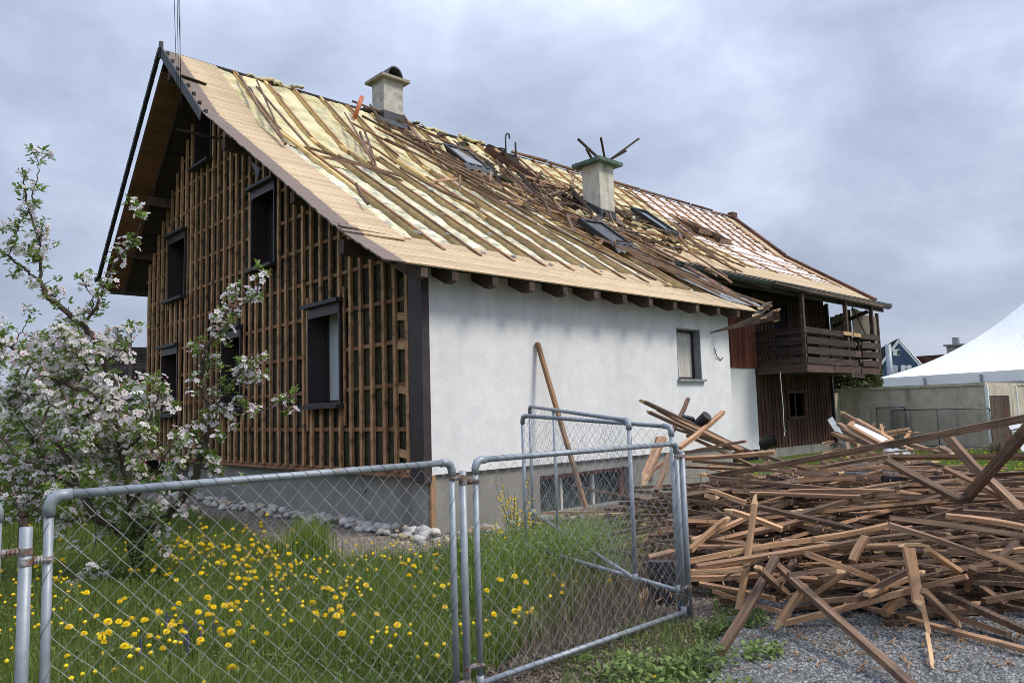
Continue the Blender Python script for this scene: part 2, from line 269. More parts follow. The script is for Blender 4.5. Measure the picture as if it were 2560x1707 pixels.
# ------------------------------------------------------------------ mesh helpers
WO = {}
def wo(o): return WO.get(o.name, V((0, 0, 0))) if o else V((0, 0, 0))
def prop(o, label=None, cat=None, group=None, kind=None):
    if label: o['label'] = label
    if cat: o['category'] = cat
    if group: o['group'] = group
    if kind: o['kind'] = kind
    return o
def empty(name, loc, label, cat, group=None):
    o = bpy.data.objects.new(name, None); COL.objects.link(o); o.location = loc; o.empty_display_size = .1; WO[o.name] = V(loc)
    return prop(o, label, cat, group)
def link(o, parent, W):
    COL.objects.link(o); WO[o.name] = V(W)
    if parent: o.parent = parent
    return o
class MB:
    def __init__(s): s.v = []; s.f = []; s.m = []
    def add(s, vs, fs, m=0):
        k = len(s.v); s.v += [tuple(x) for x in vs]; s.f += [tuple(i + k for i in f) for f in fs]; s.m += [m] * len(fs); return s
    def hexa(s, p, m=0):   # 8 points: bottom 4 then top 4
        return s.add(p, [(3, 2, 1, 0), (4, 5, 6, 7), (0, 1, 5, 4), (1, 2, 6, 5), (2, 3, 7, 6), (3, 0, 4, 7)], m)
    def box(s, a, b, m=0):
        x0, y0, z0 = a; x1, y1, z1 = b
        return s.hexa([(x0, y0, z0), (x1, y0, z0), (x1, y1, z0), (x0, y1, z0), (x0, y0, z1), (x1, y0, z1), (x1, y1, z1), (x0, y1, z1)], m)
    def prism(s, poly, off, m=0):
        n = len(poly); off = V(off); a = [V(p) for p in poly]; b = [p + off for p in a]
        return s.add(a + b, [tuple(range(n - 1, -1, -1)), tuple(range(n, 2 * n))] + [(i, (i + 1) % n, n + (i + 1) % n, n + i) for i in range(n)], m)
    def bar(s, p, q, w, h, m=0, up=(0, 0, 1)):
        p = V(p); q = V(q); d = (q - p).normalized(); u = V(up)
        if abs(d.dot(u)) > .98: u = V((1, 0, 0))
        r = d.cross(u).normalized() * (w / 2); u = r.cross(d).normalized() * (h / 2)
        return s.hexa([p - r - u, p + r - u, q + r - u, q - r - u, p - r + u, p + r + u, q + r + u, q - r + u], m)
    def tube(s, pts, rad, n=8, m=0, cap=True):
        pts = [V(p) for p in pts]; rad = rad if isinstance(rad, (list, tuple)) else [rad] * len(pts)
        k = len(s.v); t0 = (pts[1] - pts[0]).normalized(); u = t0.orthogonal().normalized()
        for i, p in enumerate(pts):
            t = (pts[min(i + 1, len(pts) - 1)] - pts[max(i - 1, 0)]).normalized()
            u = (u - t * u.dot(t)); u = u.normalized() if u.length > 1e-5 else t.orthogonal().normalized(); w = t.cross(u)
            for j in range(n):
                a = 2 * math.pi * j / n; s.v.append(tuple(p + (u * math.cos(a) + w * math.sin(a)) * rad[i]))
        for i in range(len(pts) - 1):
            for j in range(n):
                s.f.append((k + i * n + j, k + i * n + (j + 1) % n, k + (i + 1) * n + (j + 1) % n, k + (i + 1) * n + j)); s.m.append(m)
        if cap:
            s.f.append(tuple(k + j for j in range(n))[::-1]); s.f.append(tuple(k + (len(pts) - 1) * n + j for j in range(n))); s.m += [m, m]
        return s
    def mesh(s, name, mats, smooth=False, O=V((0, 0, 0))):
        me = bpy.data.meshes.new(name); me.from_pydata([tuple(V(x) - O) for x in s.v], [], s.f); me.update()
        for x in (mats if isinstance(mats, (list, tuple)) else [mats]): me.materials.append(M[x])
        me.polygons.foreach_set('material_index', s.m)
        if smooth: me.polygons.foreach_set('use_smooth', [True] * len(s.f))
        return me
    def build(s, name, mats, parent=None, smooth=False, origin=None):
        if origin is None:
            a = np.array(s.v); O = V(((a[:, 0].min() + a[:, 0].max()) / 2, (a[:, 1].min() + a[:, 1].max()) / 2, a[:, 2].min()))
        else: O = V(origin)
        o = bpy.data.objects.new(name, s.mesh(name, mats, smooth, O)); o.location = O - wo(parent)
        return link(o, parent, O)
def npmesh(name, verts, faces, mats, smooth=False, kind=None, mi=None):
    me = bpy.data.meshes.new(name); verts = np.asarray(verts, np.float32); faces = np.asarray(faces, np.int32); k = faces.shape[1]
    me.vertices.add(len(verts)); me.vertices.foreach_set('co', verts.ravel()); me.loops.add(faces.size); me.loops.foreach_set('vertex_index', faces.ravel())
    me.polygons.add(len(faces)); me.polygons.foreach_set('loop_start', np.arange(0, faces.size, k, dtype=np.int32)); me.polygons.foreach_set('loop_total', np.full(len(faces), k, np.int32))
    if mi is not None: me.polygons.foreach_set('material_index', np.asarray(mi, np.int32))
    me.update(calc_edges=True)
    for x in mats: me.materials.append(M[x])
    if smooth: me.polygons.foreach_set('use_smooth', [True] * len(faces))
    return me

def stick(name, p, q, w, h, mats, parent=None, ends=(0, 0), bend=0.0, roll=0.0, seg=3, up=(0, 0, 1)):
    """a wooden batten: own frame along local x, rough cut or splintered ends, slight bow"""
    p = V(p); q = V(q); d = q - p; Ln = d.length; d.normalize(); u = V(up)
    if abs(d.dot(u)) > .97: u = V((0, 1, 0))
    y = u.cross(d).normalized(); z = d.cross(y); rot = Matrix((d, y, z)).transposed().to_4x4() @ Matrix.Rotation(roll, 4, 'X'); mid = (p + q) / 2
    xs = [-Ln / 2 + Ln * i / seg for i in range(seg + 1)]; sp0 = sp1 = False; vs = []; fs = []; mi = []
    e0 = min(U(.06, .16), Ln * .2); e1 = min(U(.06, .16), Ln * .2)
    if ends[0]: xs.insert(1, xs[0] + e0)
    if ends[1]: xs.insert(-1, xs[-1] - e1)
    n = len(xs); b1 = U(-1, 1) * bend; b2 = U(-1, 1) * bend
    for i, x in enumerate(xs):
        s = 1 - (2 * x / Ln) ** 2; jit = .0015 if 0 < i < n - 1 else 0
        for (a, b) in ((-1, -1), (1, -1), (1, 1), (-1, 1)):
            X = x; yy = a * w / 2; zz = b * h / 2
            if (i == 0 and ends[0]): X += U(0, e0 * .9); yy *= U(.2, .9); zz *= U(.2, .9)
            if (i == n - 1 and ends[1]): X -= U(0, e1 * .9); yy *= U(.2, .9); zz *= U(.2, .9)
            vs.append((X, yy + s * b1 + U(-jit, jit), zz + s * b2 + U(-jit, jit)))
    for i in range(n - 1):
        fr = 1 if (i == 0 and ends[0]) or (i == n - 2 and ends[1]) else 0
        for j in range(4): fs.append((4 * i + j, 4 * i + (j + 1) % 4, 4 * i + 4 + (j + 1) % 4, 4 * i + 4 + j)); mi.append(fr)
    fs += [(3, 2, 1, 0), tuple(4 * (n - 1) + j for j in range(4))]; mi += [1 if (ends[0] or R() < .3) else 0, 1 if (ends[1] or R() < .3) else 0]
    me = bpy.data.meshes.new(name); me.from_pydata(vs, [], fs); me.update()
    for x in mats: me.materials.append(M[x])
    me.polygons.foreach_set('material_index', mi)
    o = bpy.data.objects.new(name, me); W = mid
    o.matrix_basis = Matrix.Translation(W - wo(parent)) @ rot
    return link(o, parent, W)
def subtract(y0, y1, holes):   # keep [y0,y1] minus the intervals
    segs = [(y0, y1)]
    for a, b in holes:
        segs = [s for (c, d) in segs for s in ((c, min(d, a)), (max(c, b), d)) if s[1] - s[0] > .03]
    return segs
# ------------------------------------------------------------------ ground
def sheet(name, poly, z, m, kind='structure', res=None):
    b = MB(); b.add([(x, y, z) for x, y in poly], [tuple(range(len(poly)))]); o = b.build(name, m, origin=(0, 0, 0)); return prop(o, kind=kind)
sheet('ground', [(-400, -400), (600, -400), (600, 600), (-400, 600)], -.012, 'meadow')
def wob(pts, n=6, a=.09):
    o = []
    for (x0, y0), (x1, y1) in zip(pts, pts[1:] + pts[:1]):
        for i in range(n): t = i / n; o.append((x0 + (x1 - x0) * t + U(-a, a), y0 + (y1 - y0) * t + U(-a, a)))
    return o
sheet('garden_soil', wob([(-12, -5.3), (-1.2, -5.05), (5, -1), (5, 0.3), (0, .3), (0, 12), (-12, 14)]), -.008, 'soil')
sheet('dirt_strip', wob([(-8, -5.9), (-2.2, -5.9), (-.4, -4.6), (2.4, -2.2), (0.5, -2.9), (-1.5, -4.35), (-8, -4.55)], 7, .12), -.004, 'dirt')
sheet('mulch_path', wob([(.1, -.2), (.1, 11.6), (-1.0, 12), (-1.15, 6), (-1.35, 3.2), (-1.75, .3), (-1.8, -.9), (-1.0, -1.15), (2.5, -1.0), (5, -.9), (5, .1)], 6, .06), 0.0, 'mulch')
sheet('gravel_yard', wob([(-2.75, -6.2), (-1.9, -5.45), (-.8, -5.15), (.5, -4.3), (3.2, -2.2), (7.0, -1.9), (8.0, -3.6), (12, -7.5), (12, -30), (-12, -30), (-9, -12), (-3.6, -7.6)], 7, .1), 0.004, 'gravel')

# ------------------------------------------------------------------ farmhouse
H = empty('farmhouse', (0, 0, 0), 'half dismantled farmhouse with bare wood battens on its gable and torn open roof', 'house')
OH = -.95
def gtop(y):   # underside of the roof over the gable wall
    return pz(y) - .26
GW = [(2.15, 3.2, 1.83, 3.45), (5.86, 6.8, 1.83, 3.42), (9.25, 10.3, 1.81, 3.36), (4.42, 5.42, 4.47, 6.02), (8.86, 9.95, 4.46, 5.96), (7.42, 8.36, 7.24, 8.75)]
# foundation
b = MB(); b.box((.08, .06, -.3), (.5, 8.75, .79)); foundation = b.build('foundation', 'concrete', H)
b = MB(); b.box((.5, .06, -.3), (2.25, .5, .79)); b.box((4.55, .06, -.3), (7.94, .5, .79)); b.box((2.25, .06, .62), (4.55, .5, .79)); b.box((2.25, .06, -.3), (4.55, .5, .02)); b.build('foundation_wall', 'concrete', H)
b = MB(); b.tube([(.07, 1.65, .52), (.07, 1.65, .56)], .07, 12); b.build('foundation_vent', 'concrete', H)
bw = MB(); bw.box((2.25, .30, .02), (4.55, .34, .62)); bwo = bw.build('basement_window', 'glass', H)
for a in ((2.25, .22, .54, 4.55, .3, .62, 'brick_red'), (4.45, .22, .02, 4.55, .3, .54, 'brick_red'), (2.9, .24, .02, 2.95, .3, .54, 'curtain'), (3.7, .24, .02, 3.75, .3, .54, 'curtain')):
    b = MB(); b.box(a[:3], a[3:6]); b.build('frame', a[6], bwo)
# hidden inner shell so that no light passes through the building
b = MB()
ys = [.12, .5, 2, 4, 5.5, 7.75, 9.5, 11.3]
prof = [(.12, .12, .8)] + [(.12, y, pz(y) - .3) for y in ys] + [(.12, 11.3, .2)]
shell_holes = True
b2 = MB()
def gable_strips(mb, x0, x1, m=0, cuts=None):
    ed = sorted(set([0.02, 11.42, 5.5, 7.75, .5] + [w[0] for w in GW] + [w[1] for w in GW]))
    for a, c in zip(ed, ed[1:]):
        mid = (a + c) / 2; holes = [(w[2], w[3]) for w in GW if w[0] <= mid <= w[1]]
        segs = subtract(.8, 99, holes)
        for z0, z1 in segs:
            if z1 > 50:
                if gtop(a) < z0 or gtop(c) < z0: continue
                mb.hexa([(x0, a, z0), (x1, a, z0), (x1, c, z0), (x0, c, z0), (x0, a, gtop(a)), (x1, a, gtop(a)), (x1, c, gtop(c)), (x0, c, gtop(c))], m)
            else: mb.box((x0, a, z0), (x1, c, z1), m)
gable_strips(b2, .132, .45); gable = b2.build('gable_wall', 'felt', H)
# insulation panels between the battens, each a little proud or sunk
rows = [.82 + .62 * i for i in range(15)]; pitch = .31
for i in range(19):
    y0, y1 = i * .6 + .03, i * .6 + .62
    for r in range(14):
        z0, z1 = rows[r], rows[r + 1]
        if r % 2: continue
        z1 = rows[r + 2] if r + 2 < len(rows) else rows[-1]
        if z1 > min(gtop(y0), gtop(y1)): z1 = min(gtop(y0), gtop(y1))
        if z1 - z0 < .1: continue
        mid = (y0 + y1) / 2; hs = [(w[2] - .02, w[3] + .02) for w in GW if w[0] - .02 < y1 and w[1] + .02 > y0]
        for a, c in subtract(z0, z1, hs):
            x = .052 + U(0, .018); q = MB(); q.box((x, y0 + .004, a + .004), (.128, y1 - .004, c - .004)); q.build('insulation_panel', 'felt', gable)
# horizontal cross battens and vertical battens
def mats2(a): return (a, 'warm_wood')
for r, z in enumerate(rows):
    z += .0
    hi = 11.4; lo = .3
    if z > 3.3: lo = max(.3, next((y / 20 for y in range(0, 156) if gtop(y / 20) > z + .05), 9))
    if z > 5: hi = max(lo, 7.75 + (9.24 - z) / 1.02 - .05)
    if hi - lo < .3: continue
    holes = [(w[0] - .03, w[1] + .03) for w in GW if w[2] - .03 < z < w[3] + .03]
    for a, c in subtract(lo, hi, holes):
        n = max(1, int((c - a) / 2.6))
        for k in range(n):
            aa = a + (c - a) * k / n; cc = a + (c - a) * (k + 1) / n - .006
            stick('cross_batten', (.046, aa, z + U(-.015, .015)), (.046, cc, z + U(-.015, .015)), .03, .06, mats2('rail'), gable, bend=.003)
nb = 37
for i in range(nb):
    y = .36 + i * .3045 + U(-.012, .012)
    top = gtop(y) - .02 - (U(0, .1) if R() < .3 else 0)
    near = [w for w in GW if w[0] - .04 < y < w[1] + .04]
    for a, c in subtract(.83, top, [(w[2] - .05, w[3] + .05) for w in near]):
        a2 = a
        while a2 < c - .02:
            c2 = min(c, a2 + U(2.2, 4.5));
            if c - c2 < .6: c2 = c
            stick('wall_batten', (.008 + U(-.003, .003), y + U(-.006, .006), a2), (.008, y + U(-.008, .008), c2 - .004), .074, .046, mats2('batten'), gable, bend=.006, up=(1, 0, 0)); a2 = c2
for w in GW:                                                    # doubled battens beside the openings
    for yy in (w[0] - .07, w[1] + .07):
        if w[3] < 8: stick('wall_batten', (.014, yy, w[2] - U(.1, .5)), (.014, yy, min(w[3] + U(.1, .5), gtop(yy) - .03)), .05, .03, mats2('batten'), gable, up=(1, 0, 0))
for z, zz in ((1.05, 1.1), (1.95, 2.0), (2.6, 2.62), (3.0, 3.05)):  # short noggins next to the corner post
    stick('cross_batten', (.03, .3, z), (.03, .66, zz), .03, .11, mats2('warm_wood'), gable)
b = MB(); b.box((-.06, .3, .765), (.12, 11.42, .80)); b.build('sill_board', 'rail', H)
b = MB(); b.box((-.03, -.02, .70), (.09, .29, 3.62)); b.box((.09, -.02, .70), (.10, .05, 3.62)); b.build('corner_post', 'corner_metal', H)
b = MB(); b.box((.02, 11.4, .5), (.3, 11.5, 5.3)); b.build('corner_post', 'corner_metal', H)
# gable windows
for i, w in enumerate(GW):
    y0, y1, z0, z1 = w; b = MB(); D = .40; t = .035
    b.box((-.035, y0, z0), (D, y0 + t, z1)); b.box((-.035, y1 - t, z0), (D, y1, z1)); b.box((-.035, y0 + t, z1 - t), (D, y1 - t, z1)); b.box((-.035, y0 + t, z0), (D, y1 - t, z0 + t))
    b.box((-.037, y0 + t, z1 - .17), (-.02, y1 - t, z1 - t)) if i < 5 else None
    wn = b.build('window', 'plum_metal', H)
    c = MB(); c.box((-.13, y0 - .07, z1 + .0), (.03, y1 + .07, z1 + .06)); c.build('window_cap', 'cap_metal', wn)
    c = MB(); c.hexa([(-.15, y0 - .07, z0 - .06), (.03, y0 - .07, z0 - .06), (.03, y1 + .07, z0 - .06), (-.15, y1 + .07, z0 - .06), (-.15, y0 - .07, z0 - .005), (.03, y0 - .07, z0 + .012), (.03, y1 + .07, z0 + .012), (-.15, y1 + .07, z0 - .005)]); c.build('window_sill', 'cap_metal', wn)
    c = MB(); c.box((.34, y0 + t, z0 + t), (.345, y1 - t, z1 - t)); c.build('pane', 'glass' if i else 'blind', wn)
    c = MB()
    for a in ((y0 + t, z0 + t, y0 + t + .05, z1 - t), (y1 - t - .05, z0 + t, y1 - t, z1 - t), (y0 + t + .05, z0 + t, y1 - t - .05, z0 + t + .05), (y0 + t + .05, z1 - t - .05, y1 - t - .05, z1 - t)): c.box((.315, a[0], a[1]), (.338, a[2], a[3]))
    c.build('sash', 'plum_metal', wn)
# white rendered side wall with its small window
SW = (6.04, 6.86, 2.17, 3.16)
b = MB(); x0, x1, z0, z1 = SW
def sz(y=0): return 3.66
for a in (((.10, 0, .80), (x0, .32, 3.66)), ((x1, 0, .80), (7.94, .32, 3.66)), ((x0, 0, .80), (x1, .32, z0)), ((x0, 0, z1), (x1, .32, 3.66))): b.box(*a)
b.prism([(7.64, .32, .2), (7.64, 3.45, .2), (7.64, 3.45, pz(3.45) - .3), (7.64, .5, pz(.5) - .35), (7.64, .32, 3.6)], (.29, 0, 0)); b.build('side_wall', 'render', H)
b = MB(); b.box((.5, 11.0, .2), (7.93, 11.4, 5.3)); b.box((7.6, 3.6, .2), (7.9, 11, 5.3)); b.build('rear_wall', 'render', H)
b = MB(); t = .02; D = .2
b.box((x0, -.004, z0), (x0 + t, D, z1)); b.box((x1 - t, -.004, z0), (x1, D, z1)); b.box((x0 + t, -.004, z1 - t), (x1 - t, D, z1)); wn = b.build('window', 'grey_slate', H)
c = MB(); c.box((x0 - .03, -.07, z0 - .05), (x1 + .07, D, z0)); c.build('window_sill', 'grey_slate', wn)
c = MB(); c.box((x0 + t, .185, z0), (x1 - t, .19, z1 - t)); c.build('pane', 'curtain', wn)
c = MB(); c.box((x0 + t, .15, z0), (x0 + .05, .185, z1 - t)); c.box((x1 - .06, .15, z0), (x1 - t, .185, z1 - t)); c.box((x0 + .05, .15, z0), (x1 - .06, .185, z0 + .05)); c.box((x0 + .05, .15, z1 - .06), (x1 - .06, .185, z1 - t)); c.build('sash', 'plum_metal', wn)
# roof underlayer
XE = 9.0
def roofslab(mb, x0, x1, pts, top, th, m=0):
    for (a, za), (c, zc) in zip(pts, pts[1:]):
        mb.hexa([(x0, a, za - top - th), (x1, a, za - top - th), (x1, c, zc - top - th), (x0, c, zc - top - th), (x0, a, za - top), (x1, a, za - top), (x1, c, zc - top), (x0, c, zc - top)], m)
b = MB(); roofslab(b, .0, XE, [(.30, pz(.30)), (.5, 4.12), (5.5, 7.42), (7.75, 9.5)], .22, .03); roofslab(b, .0, XE, [(7.75, 9.5), (11.9, pz(11.9))], .22, .03); roof = b.build('roof', 'dark_timber', H)
b = MB(); roofslab(b, OH + .03, XE, PROF, .03, .02); 
b = MB(); roofslab(b, OH + .5, 0, [(.1, pz(.1)), (.5, 4.12), (5.5, 7.42), (7.75, 9.5)], .20, .02); b.build('soffit_panel', 'dark_timber', roof)
# roof boards: verge strip (x from the verge to .2) and eave strip
def plen():
    s = [0]
    for (a, za), (c, zc) in zip(PROF, PROF[1:]): s.append(s[-1] + math.hypot(c - a, zc - za))
    return s
SL = plen()
def onprof(s, lift=0.0):
    for i in range(3):
        if s <= SL[i + 1] or i == 2:
            (a, za), (c, zc) = PROF[i], PROF[i + 1]; l = SL[i + 1] - SL[i]; t = (s - SL[i]) / l
            return a + (c - a) * t - lift * (zc - za) / l, za + (zc - za) * t + lift * (c - a) / l, (c - a) / l, (zc - za) / l
def rboard(s0, s1, x0, x1, lift=0., name='roof_board', par=None, m='tan_board', th=.02, tilt=0.0):
    y0, z0, cy, cz = onprof(s0 + .001, lift); y1 = y0 + cy * (s1 - s0); z1 = z0 + cz * (s1 - s0)
    ny, nz = -cz * th, cy * th; xm = (x0 + x1) / 2; O = V((xm, (y0 + y1) / 2, (z0 + z1) / 2)); b = MB(); j = [U(-.012, .012) for _ in range(4)]
    P = [(x0 + j[0], y0, z0), (x1 + j[1], y0, z0 + tilt), (x1 + j[2], y1, z1 + tilt), (x0 + j[3], y1, z1)]
    b.hexa([(p[0], p[1] - ny, p[2] - nz) for p in P] + P)
    return b.build(name, m, par or roof, origin=O)
s = 0.0; k = 0
while s < SL[-1] - .05:
    wd = .132; s1 = min(s + wd, SL[-1])
    for kk in (1, 2):
        if s < SL[kk] < s1: s1 = SL[kk]
    inner = .2 + U(-.012, .012) + (.02 if k % 9 == 0 else 0)
    lift = U(-.001, .0015); tl = 0
    if SL[1] + 0 <= s < SL[1] + .14: lift = .012; tl = .0
    if s < 1.3:
        xa = OH + U(-.01, .02); xs = [xa, 3.0 + U(-.7, .7), 6.2 + U(-.6, .6), 8.35 + s * .12]
        if s > .92: xs[-1] = 6.2; xs = xs[:3] if s > 1.1 else xs
        for a, c in zip(xs, xs[1:]): rboard(s + .0012, s1, a + .003, c, U(-.001, .0015))
    else: rboard(s + .0012, s1, OH + U(-.012, .015), inner, lift)
    s = s1; k += 1
stickm = ('old_wood', 'fresh_wood')
# two lifted boards at the lower kink
rboard(SL[1] + .16, SL[1] + .26, -.9, .28, .035, tilt=-.02); rboard(SL[1] + .0, SL[1] + .10, -.94, .1, .02, tilt=.02)
# grey torn felt strip left near the far eave corner
b = MB(); y0, z0, cy, cz = onprof(.5, .012); y1, z1, _, _ = onprof(2.6, .012); b.add([(7.9, y0, z0), (9.0, y0 - .35, z0 - .16), (9.0, y1, z1), (7.3, y1, z1 + .01)], [(0, 1, 2, 3)]); b.build('torn_felt', 'grey_slate', roof)
# rafters: steep upper and shallower lower run, plus tails under the eave
def rafter(x, s0, s1, w=.075, top=-.005, dep=.19, m='rafter'):
    pts = [s0] + [t for t in SL[1:3] if s0 < t < s1] + [s1]; up = []; lo = []
    for t in pts:
        y, z, cy, cz = onprof(min(t, SL[-1] - .001), top); up.append((x - w / 2, y, z)); y, z, cy, cz = onprof(min(t, SL[-1] - .001), top - dep); lo.append((x - w / 2, y, z))
    b = MB(); n = len(pts)
    for i in range(n - 1):
        a = [lo[i], (lo[i][0] + w,) + lo[i][1:], (lo[i + 1][0] + w,) + lo[i + 1][1:], lo[i + 1], up[i], (up[i][0] + w,) + up[i][1:], (up[i + 1][0] + w,) + up[i + 1][1:], up[i + 1]]
        b.hexa(a)
    return b.build('rafter', m, roof)
RX = [.62 + .72 * i for i in range(12)]
for i, x in enumerate(RX):
    rafter(x, SL[2] - .25 if i % 4 else 3.6, SL[-1] + U(.05, .3), w=.065, dep=.16)      # upper run
    q_ = SL[2] + U(-.1, .5); rafter(x + .09, .95 if x < 6.3 else .75, q_, w=.062, dep=.19)
    ya_, za_, _, _ = onprof(1.0, .012); yb_, zb_, _, _ = onprof(min(q_ - .1, SL[2] - .02) - U(0, 1.2), .012); stick('counter_batten', (x + .09, ya_, za_), (x + .09, yb_, zb_), .048, .024, ('pile_wood', 'warm_wood'), roof, bend=.006, seg=5)
    ya_, za_, _, _ = onprof(SL[2] + .1, .012); yb_, zb_, _, _ = onprof(SL[-1] - U(0, .4), .012); stick('counter_batten', (x, ya_, za_), (x, yb_, zb_), .045, .024, ('pile_wood', 'warm_wood'), roof, bend=.006)                  # lower run, nailed alongside
for i in range(13):
    x = -.62 + .735 * i if i else -.30
    if i == 1: x = .22
    elif i > 1: x = .22 + .735 * (i - 1)
    y1, z1, cy, cz = onprof(.9, -.035); b = MB(); w = .11
    if x > 8.6: continue
    P = [(-.47, 3.57), (-.47, 3.42), (-.30, 3.40), (.6, 3.88), (.6, 4.12), (.45, 4.06), (-.40, 3.60)]
    b.prism([(x - w / 2, y, z) for y, z in P], (w, 0, 0)); b.build('rafter_tail', 'fascia_timber', roof)
# purlin ends under the verge
for (y, z, x0, h) in ((9.9, 6.78, -.5, .2), (11.2, 5.75, -.55, .2), (5.35, 6.83, -.6, .22), (.92, 4.02, -.72, .2), (7.75, 8.98, -.8, .24), (3.2, 5.35, -.3, .2)):
    b = MB(); b.box((x0, y - .08, z - h / 2), (.1, y + .08, z + h / 2)); b.build('purlin', 'fascia_timber', roof)
# insulation between the rafters
def wool(x0, x1, s0, s1, m, base=-.06, amp=.05, nx=7, ns=None, par=None, edge=.05):
    ns = ns or int((s1 - s0) / .11); vs = []; ph = U(0, 50)
    from mathutils import noise as mn
    for j in range(ns + 1):
        for i in range(nx + 1):
            sx = x0 + (x1 - x0) * i / nx; ss = s0 + (s1 - s0) * j / ns
            e = 1 - abs(2 * i / nx - 1) ** 4
            n = mn.fractal(V((sx * 2.2, ss * 1.6, ph)), 1, 2, 4) * amp + mn.noise(V((sx * 9, ss * 7, ph))) * amp * .35
            y, z, _, _ = onprof(min(ss, SL[-1] - .001), base + n - (1 - e) * edge); vs.append((sx, y, z))
    fs = [(j * (nx + 1) + i, j * (nx + 1) + i + 1, (j + 1) * (nx + 1) + i + 1, (j + 1) * (nx + 1) + i) for j in range(ns) for i in range(nx)]
    b = MB(); b.v = vs; b.f = fs; b.m = [0] * len(fs); return b.build('insulation_batt', m, par or roof, smooth=True)
for i in range(-1, 12):
    x0 = RX[i] + .13 if i >= 0 else .205; x1 = (RX[i + 1] - .04) if i < 11 else XE - .1
    if i < 0: x1 = RX[0] - .04
    sm = SL[2] - U(.9, 2.6)
    wool(x0, x1, 1.0 if x0 > .3 else 1.55, sm, 'pale_wool', base=-.06, amp=.035, edge=.012); wool(x0, x1, sm - .06, SL[-1] + .04, 'yellow_wool', base=-.05, amp=.035, edge=.02)
# ridge roll of grey-green felt and torn wool
for k in range(11):
    x = U(.3, 8.6); b = MB(); n = 7; pts = [(x + t * U(.10, .16) * 1, 7.72 + U(-.06, .06), 9.49 + U(-.03, .06)) for t in range(n)]; b.tube(pts, [U(.015, .055) for _ in pts], 6); b.build('ridge_felt', random.choice(['felt', 'yellow_wool', 'yellow_wool', 'pale_wool']), roof, smooth=True)
# left roof face: soffit boards, verge trim, tiles, gutter
LP = [(7.75, 9.5), (11.95, pz(11.95))]; LL = math.hypot(4.2, 9.5 - pz(11.95)); ly, lz = 4.2 / LL, (pz(11.95) - 9.5) / LL
def lpt(s, d): return 7.75 + ly * s + lz * d * -1 * -1, 9.5 + lz * s - ly * d   # d = depth below the tiles
for k in range(int(LL / .125)):
    a, c = .2 + k * .125, .2 + k * .125 + .118
    if c > LL: break
    ya, za = 7.75 + ly * a, 9.5 + lz * a - .30; yc, zc = 7.75 + ly * c, 9.5 + lz * c - .30
    b = MB(); t = .018
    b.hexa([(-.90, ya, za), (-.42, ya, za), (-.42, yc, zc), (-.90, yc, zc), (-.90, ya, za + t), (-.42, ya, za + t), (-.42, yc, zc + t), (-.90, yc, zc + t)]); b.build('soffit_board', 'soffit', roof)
    b = MB(); b.hexa([(-.38, ya, za), (.12, ya, za), (.12, yc, zc), (-.38, yc, zc), (-.38, ya, za + t), (.12, ya, za + t), (.12, yc, zc + t), (-.38, yc, zc + t)]); b.build('soffit_board', 'dark_timber', roof)  # inner boards: dark timber paints in the deep shade of the recess
ye, ze = 11.95, pz(11.95)
b = MB(); b.bar((-.40, 7.9, 9.02), (-.40, ye, ze - .31), .035, .06); b.build('soffit_trim', 'fascia_timber', roof)
b = MB(); b.box((-.92, ye - .03, ze - .36), (.3, ye + .03, ze - .05)); b.build('eave_board', 'dark_timber', roof)
b = MB(); b.box((.1, 7.8, 4.9), (.4, 7.9, 5.0)); 
n = 19
for k in range(n):                                   # dark verge tiles, seen edge-on as small steps
    a = k * LL / n; c = a + LL / n + .03; ya, za = 7.75 + ly * a, 9.5 + lz * a; yc, zc = 7.75 + ly * c, 9.5 + lz * c
    b = MB(); b.hexa([(-1.03, ya, za - .08), (-.95, ya, za - .08), (-.95, yc, zc - .06), (-1.03, yc, zc - .06), (-1.03, ya, za + .02), (-.95, ya, za + .02), (-.95, yc, zc + .05), (-1.03, yc, zc + .05)]); b.build('verge_tile', 'cap_metal', roof)
b = MB(); roofslab(b, -.86, 9, [(7.75, 9.5), (11.95, pz(11.95))], .0, .05); b.build('tiled_slope', 'tile_dark', roof)
b = MB(); b.tube([(-1.05, ye + .07, ze - .02), (4, ye + .07, ze - .02)], .07, 8); b.build('gutter', 'gutter', roof)
# metal verge strip on the right-hand slope, from the ridge to the upper kink, with tile clip stubs
y5, z5, _, _ = onprof(SL[2] + .05)
b = MB(); b.prism([(-.985, 7.80, 9.62), (-.985, y5, z5 + .03), (-.985, y5 - .02, z5 - .22), (-.985, 7.80, 9.36)], (.03, 0, 0)); fl = b.build('verge_flashing', 'cap_metal', roof)
for k in range(8):
    yy = 7.55 - k * .30; b = MB(); b.box((-.93, yy - .03, pz(yy) + .0), (-.87, yy + .03, pz(yy) + .06)); b.build('tile_clip', 'black', fl)
b = MB(); b.box((-1.0, 7.72, 9.3), (-.93, 7.80, 9.66)); b.build('ridge_end', 'cap_metal', roof)
for yy, zz, dx in ((3.05, pz(3.05) - .05, .1),):
    b = MB(); b.prism([(-.97, yy + .3, zz + .12), (-.97, yy - .05, zz - .10), (-.97, yy + .02, zz - .26)], (.02, 0, 0)); b.build('verge_flashing', 'cap_metal', roof); break
stick('loose_board', roofpt(455, 190, .05), roofpt(516, 212, .03), .09, .02, ('dark_timber', 'old_wood'), roof)
b = MB(); b.bar((-.9, 6.95, 7.52), (-.15, 6.7, 7.42), .05, .05); b.build('cable_bracket', 'dark_timber', roof)
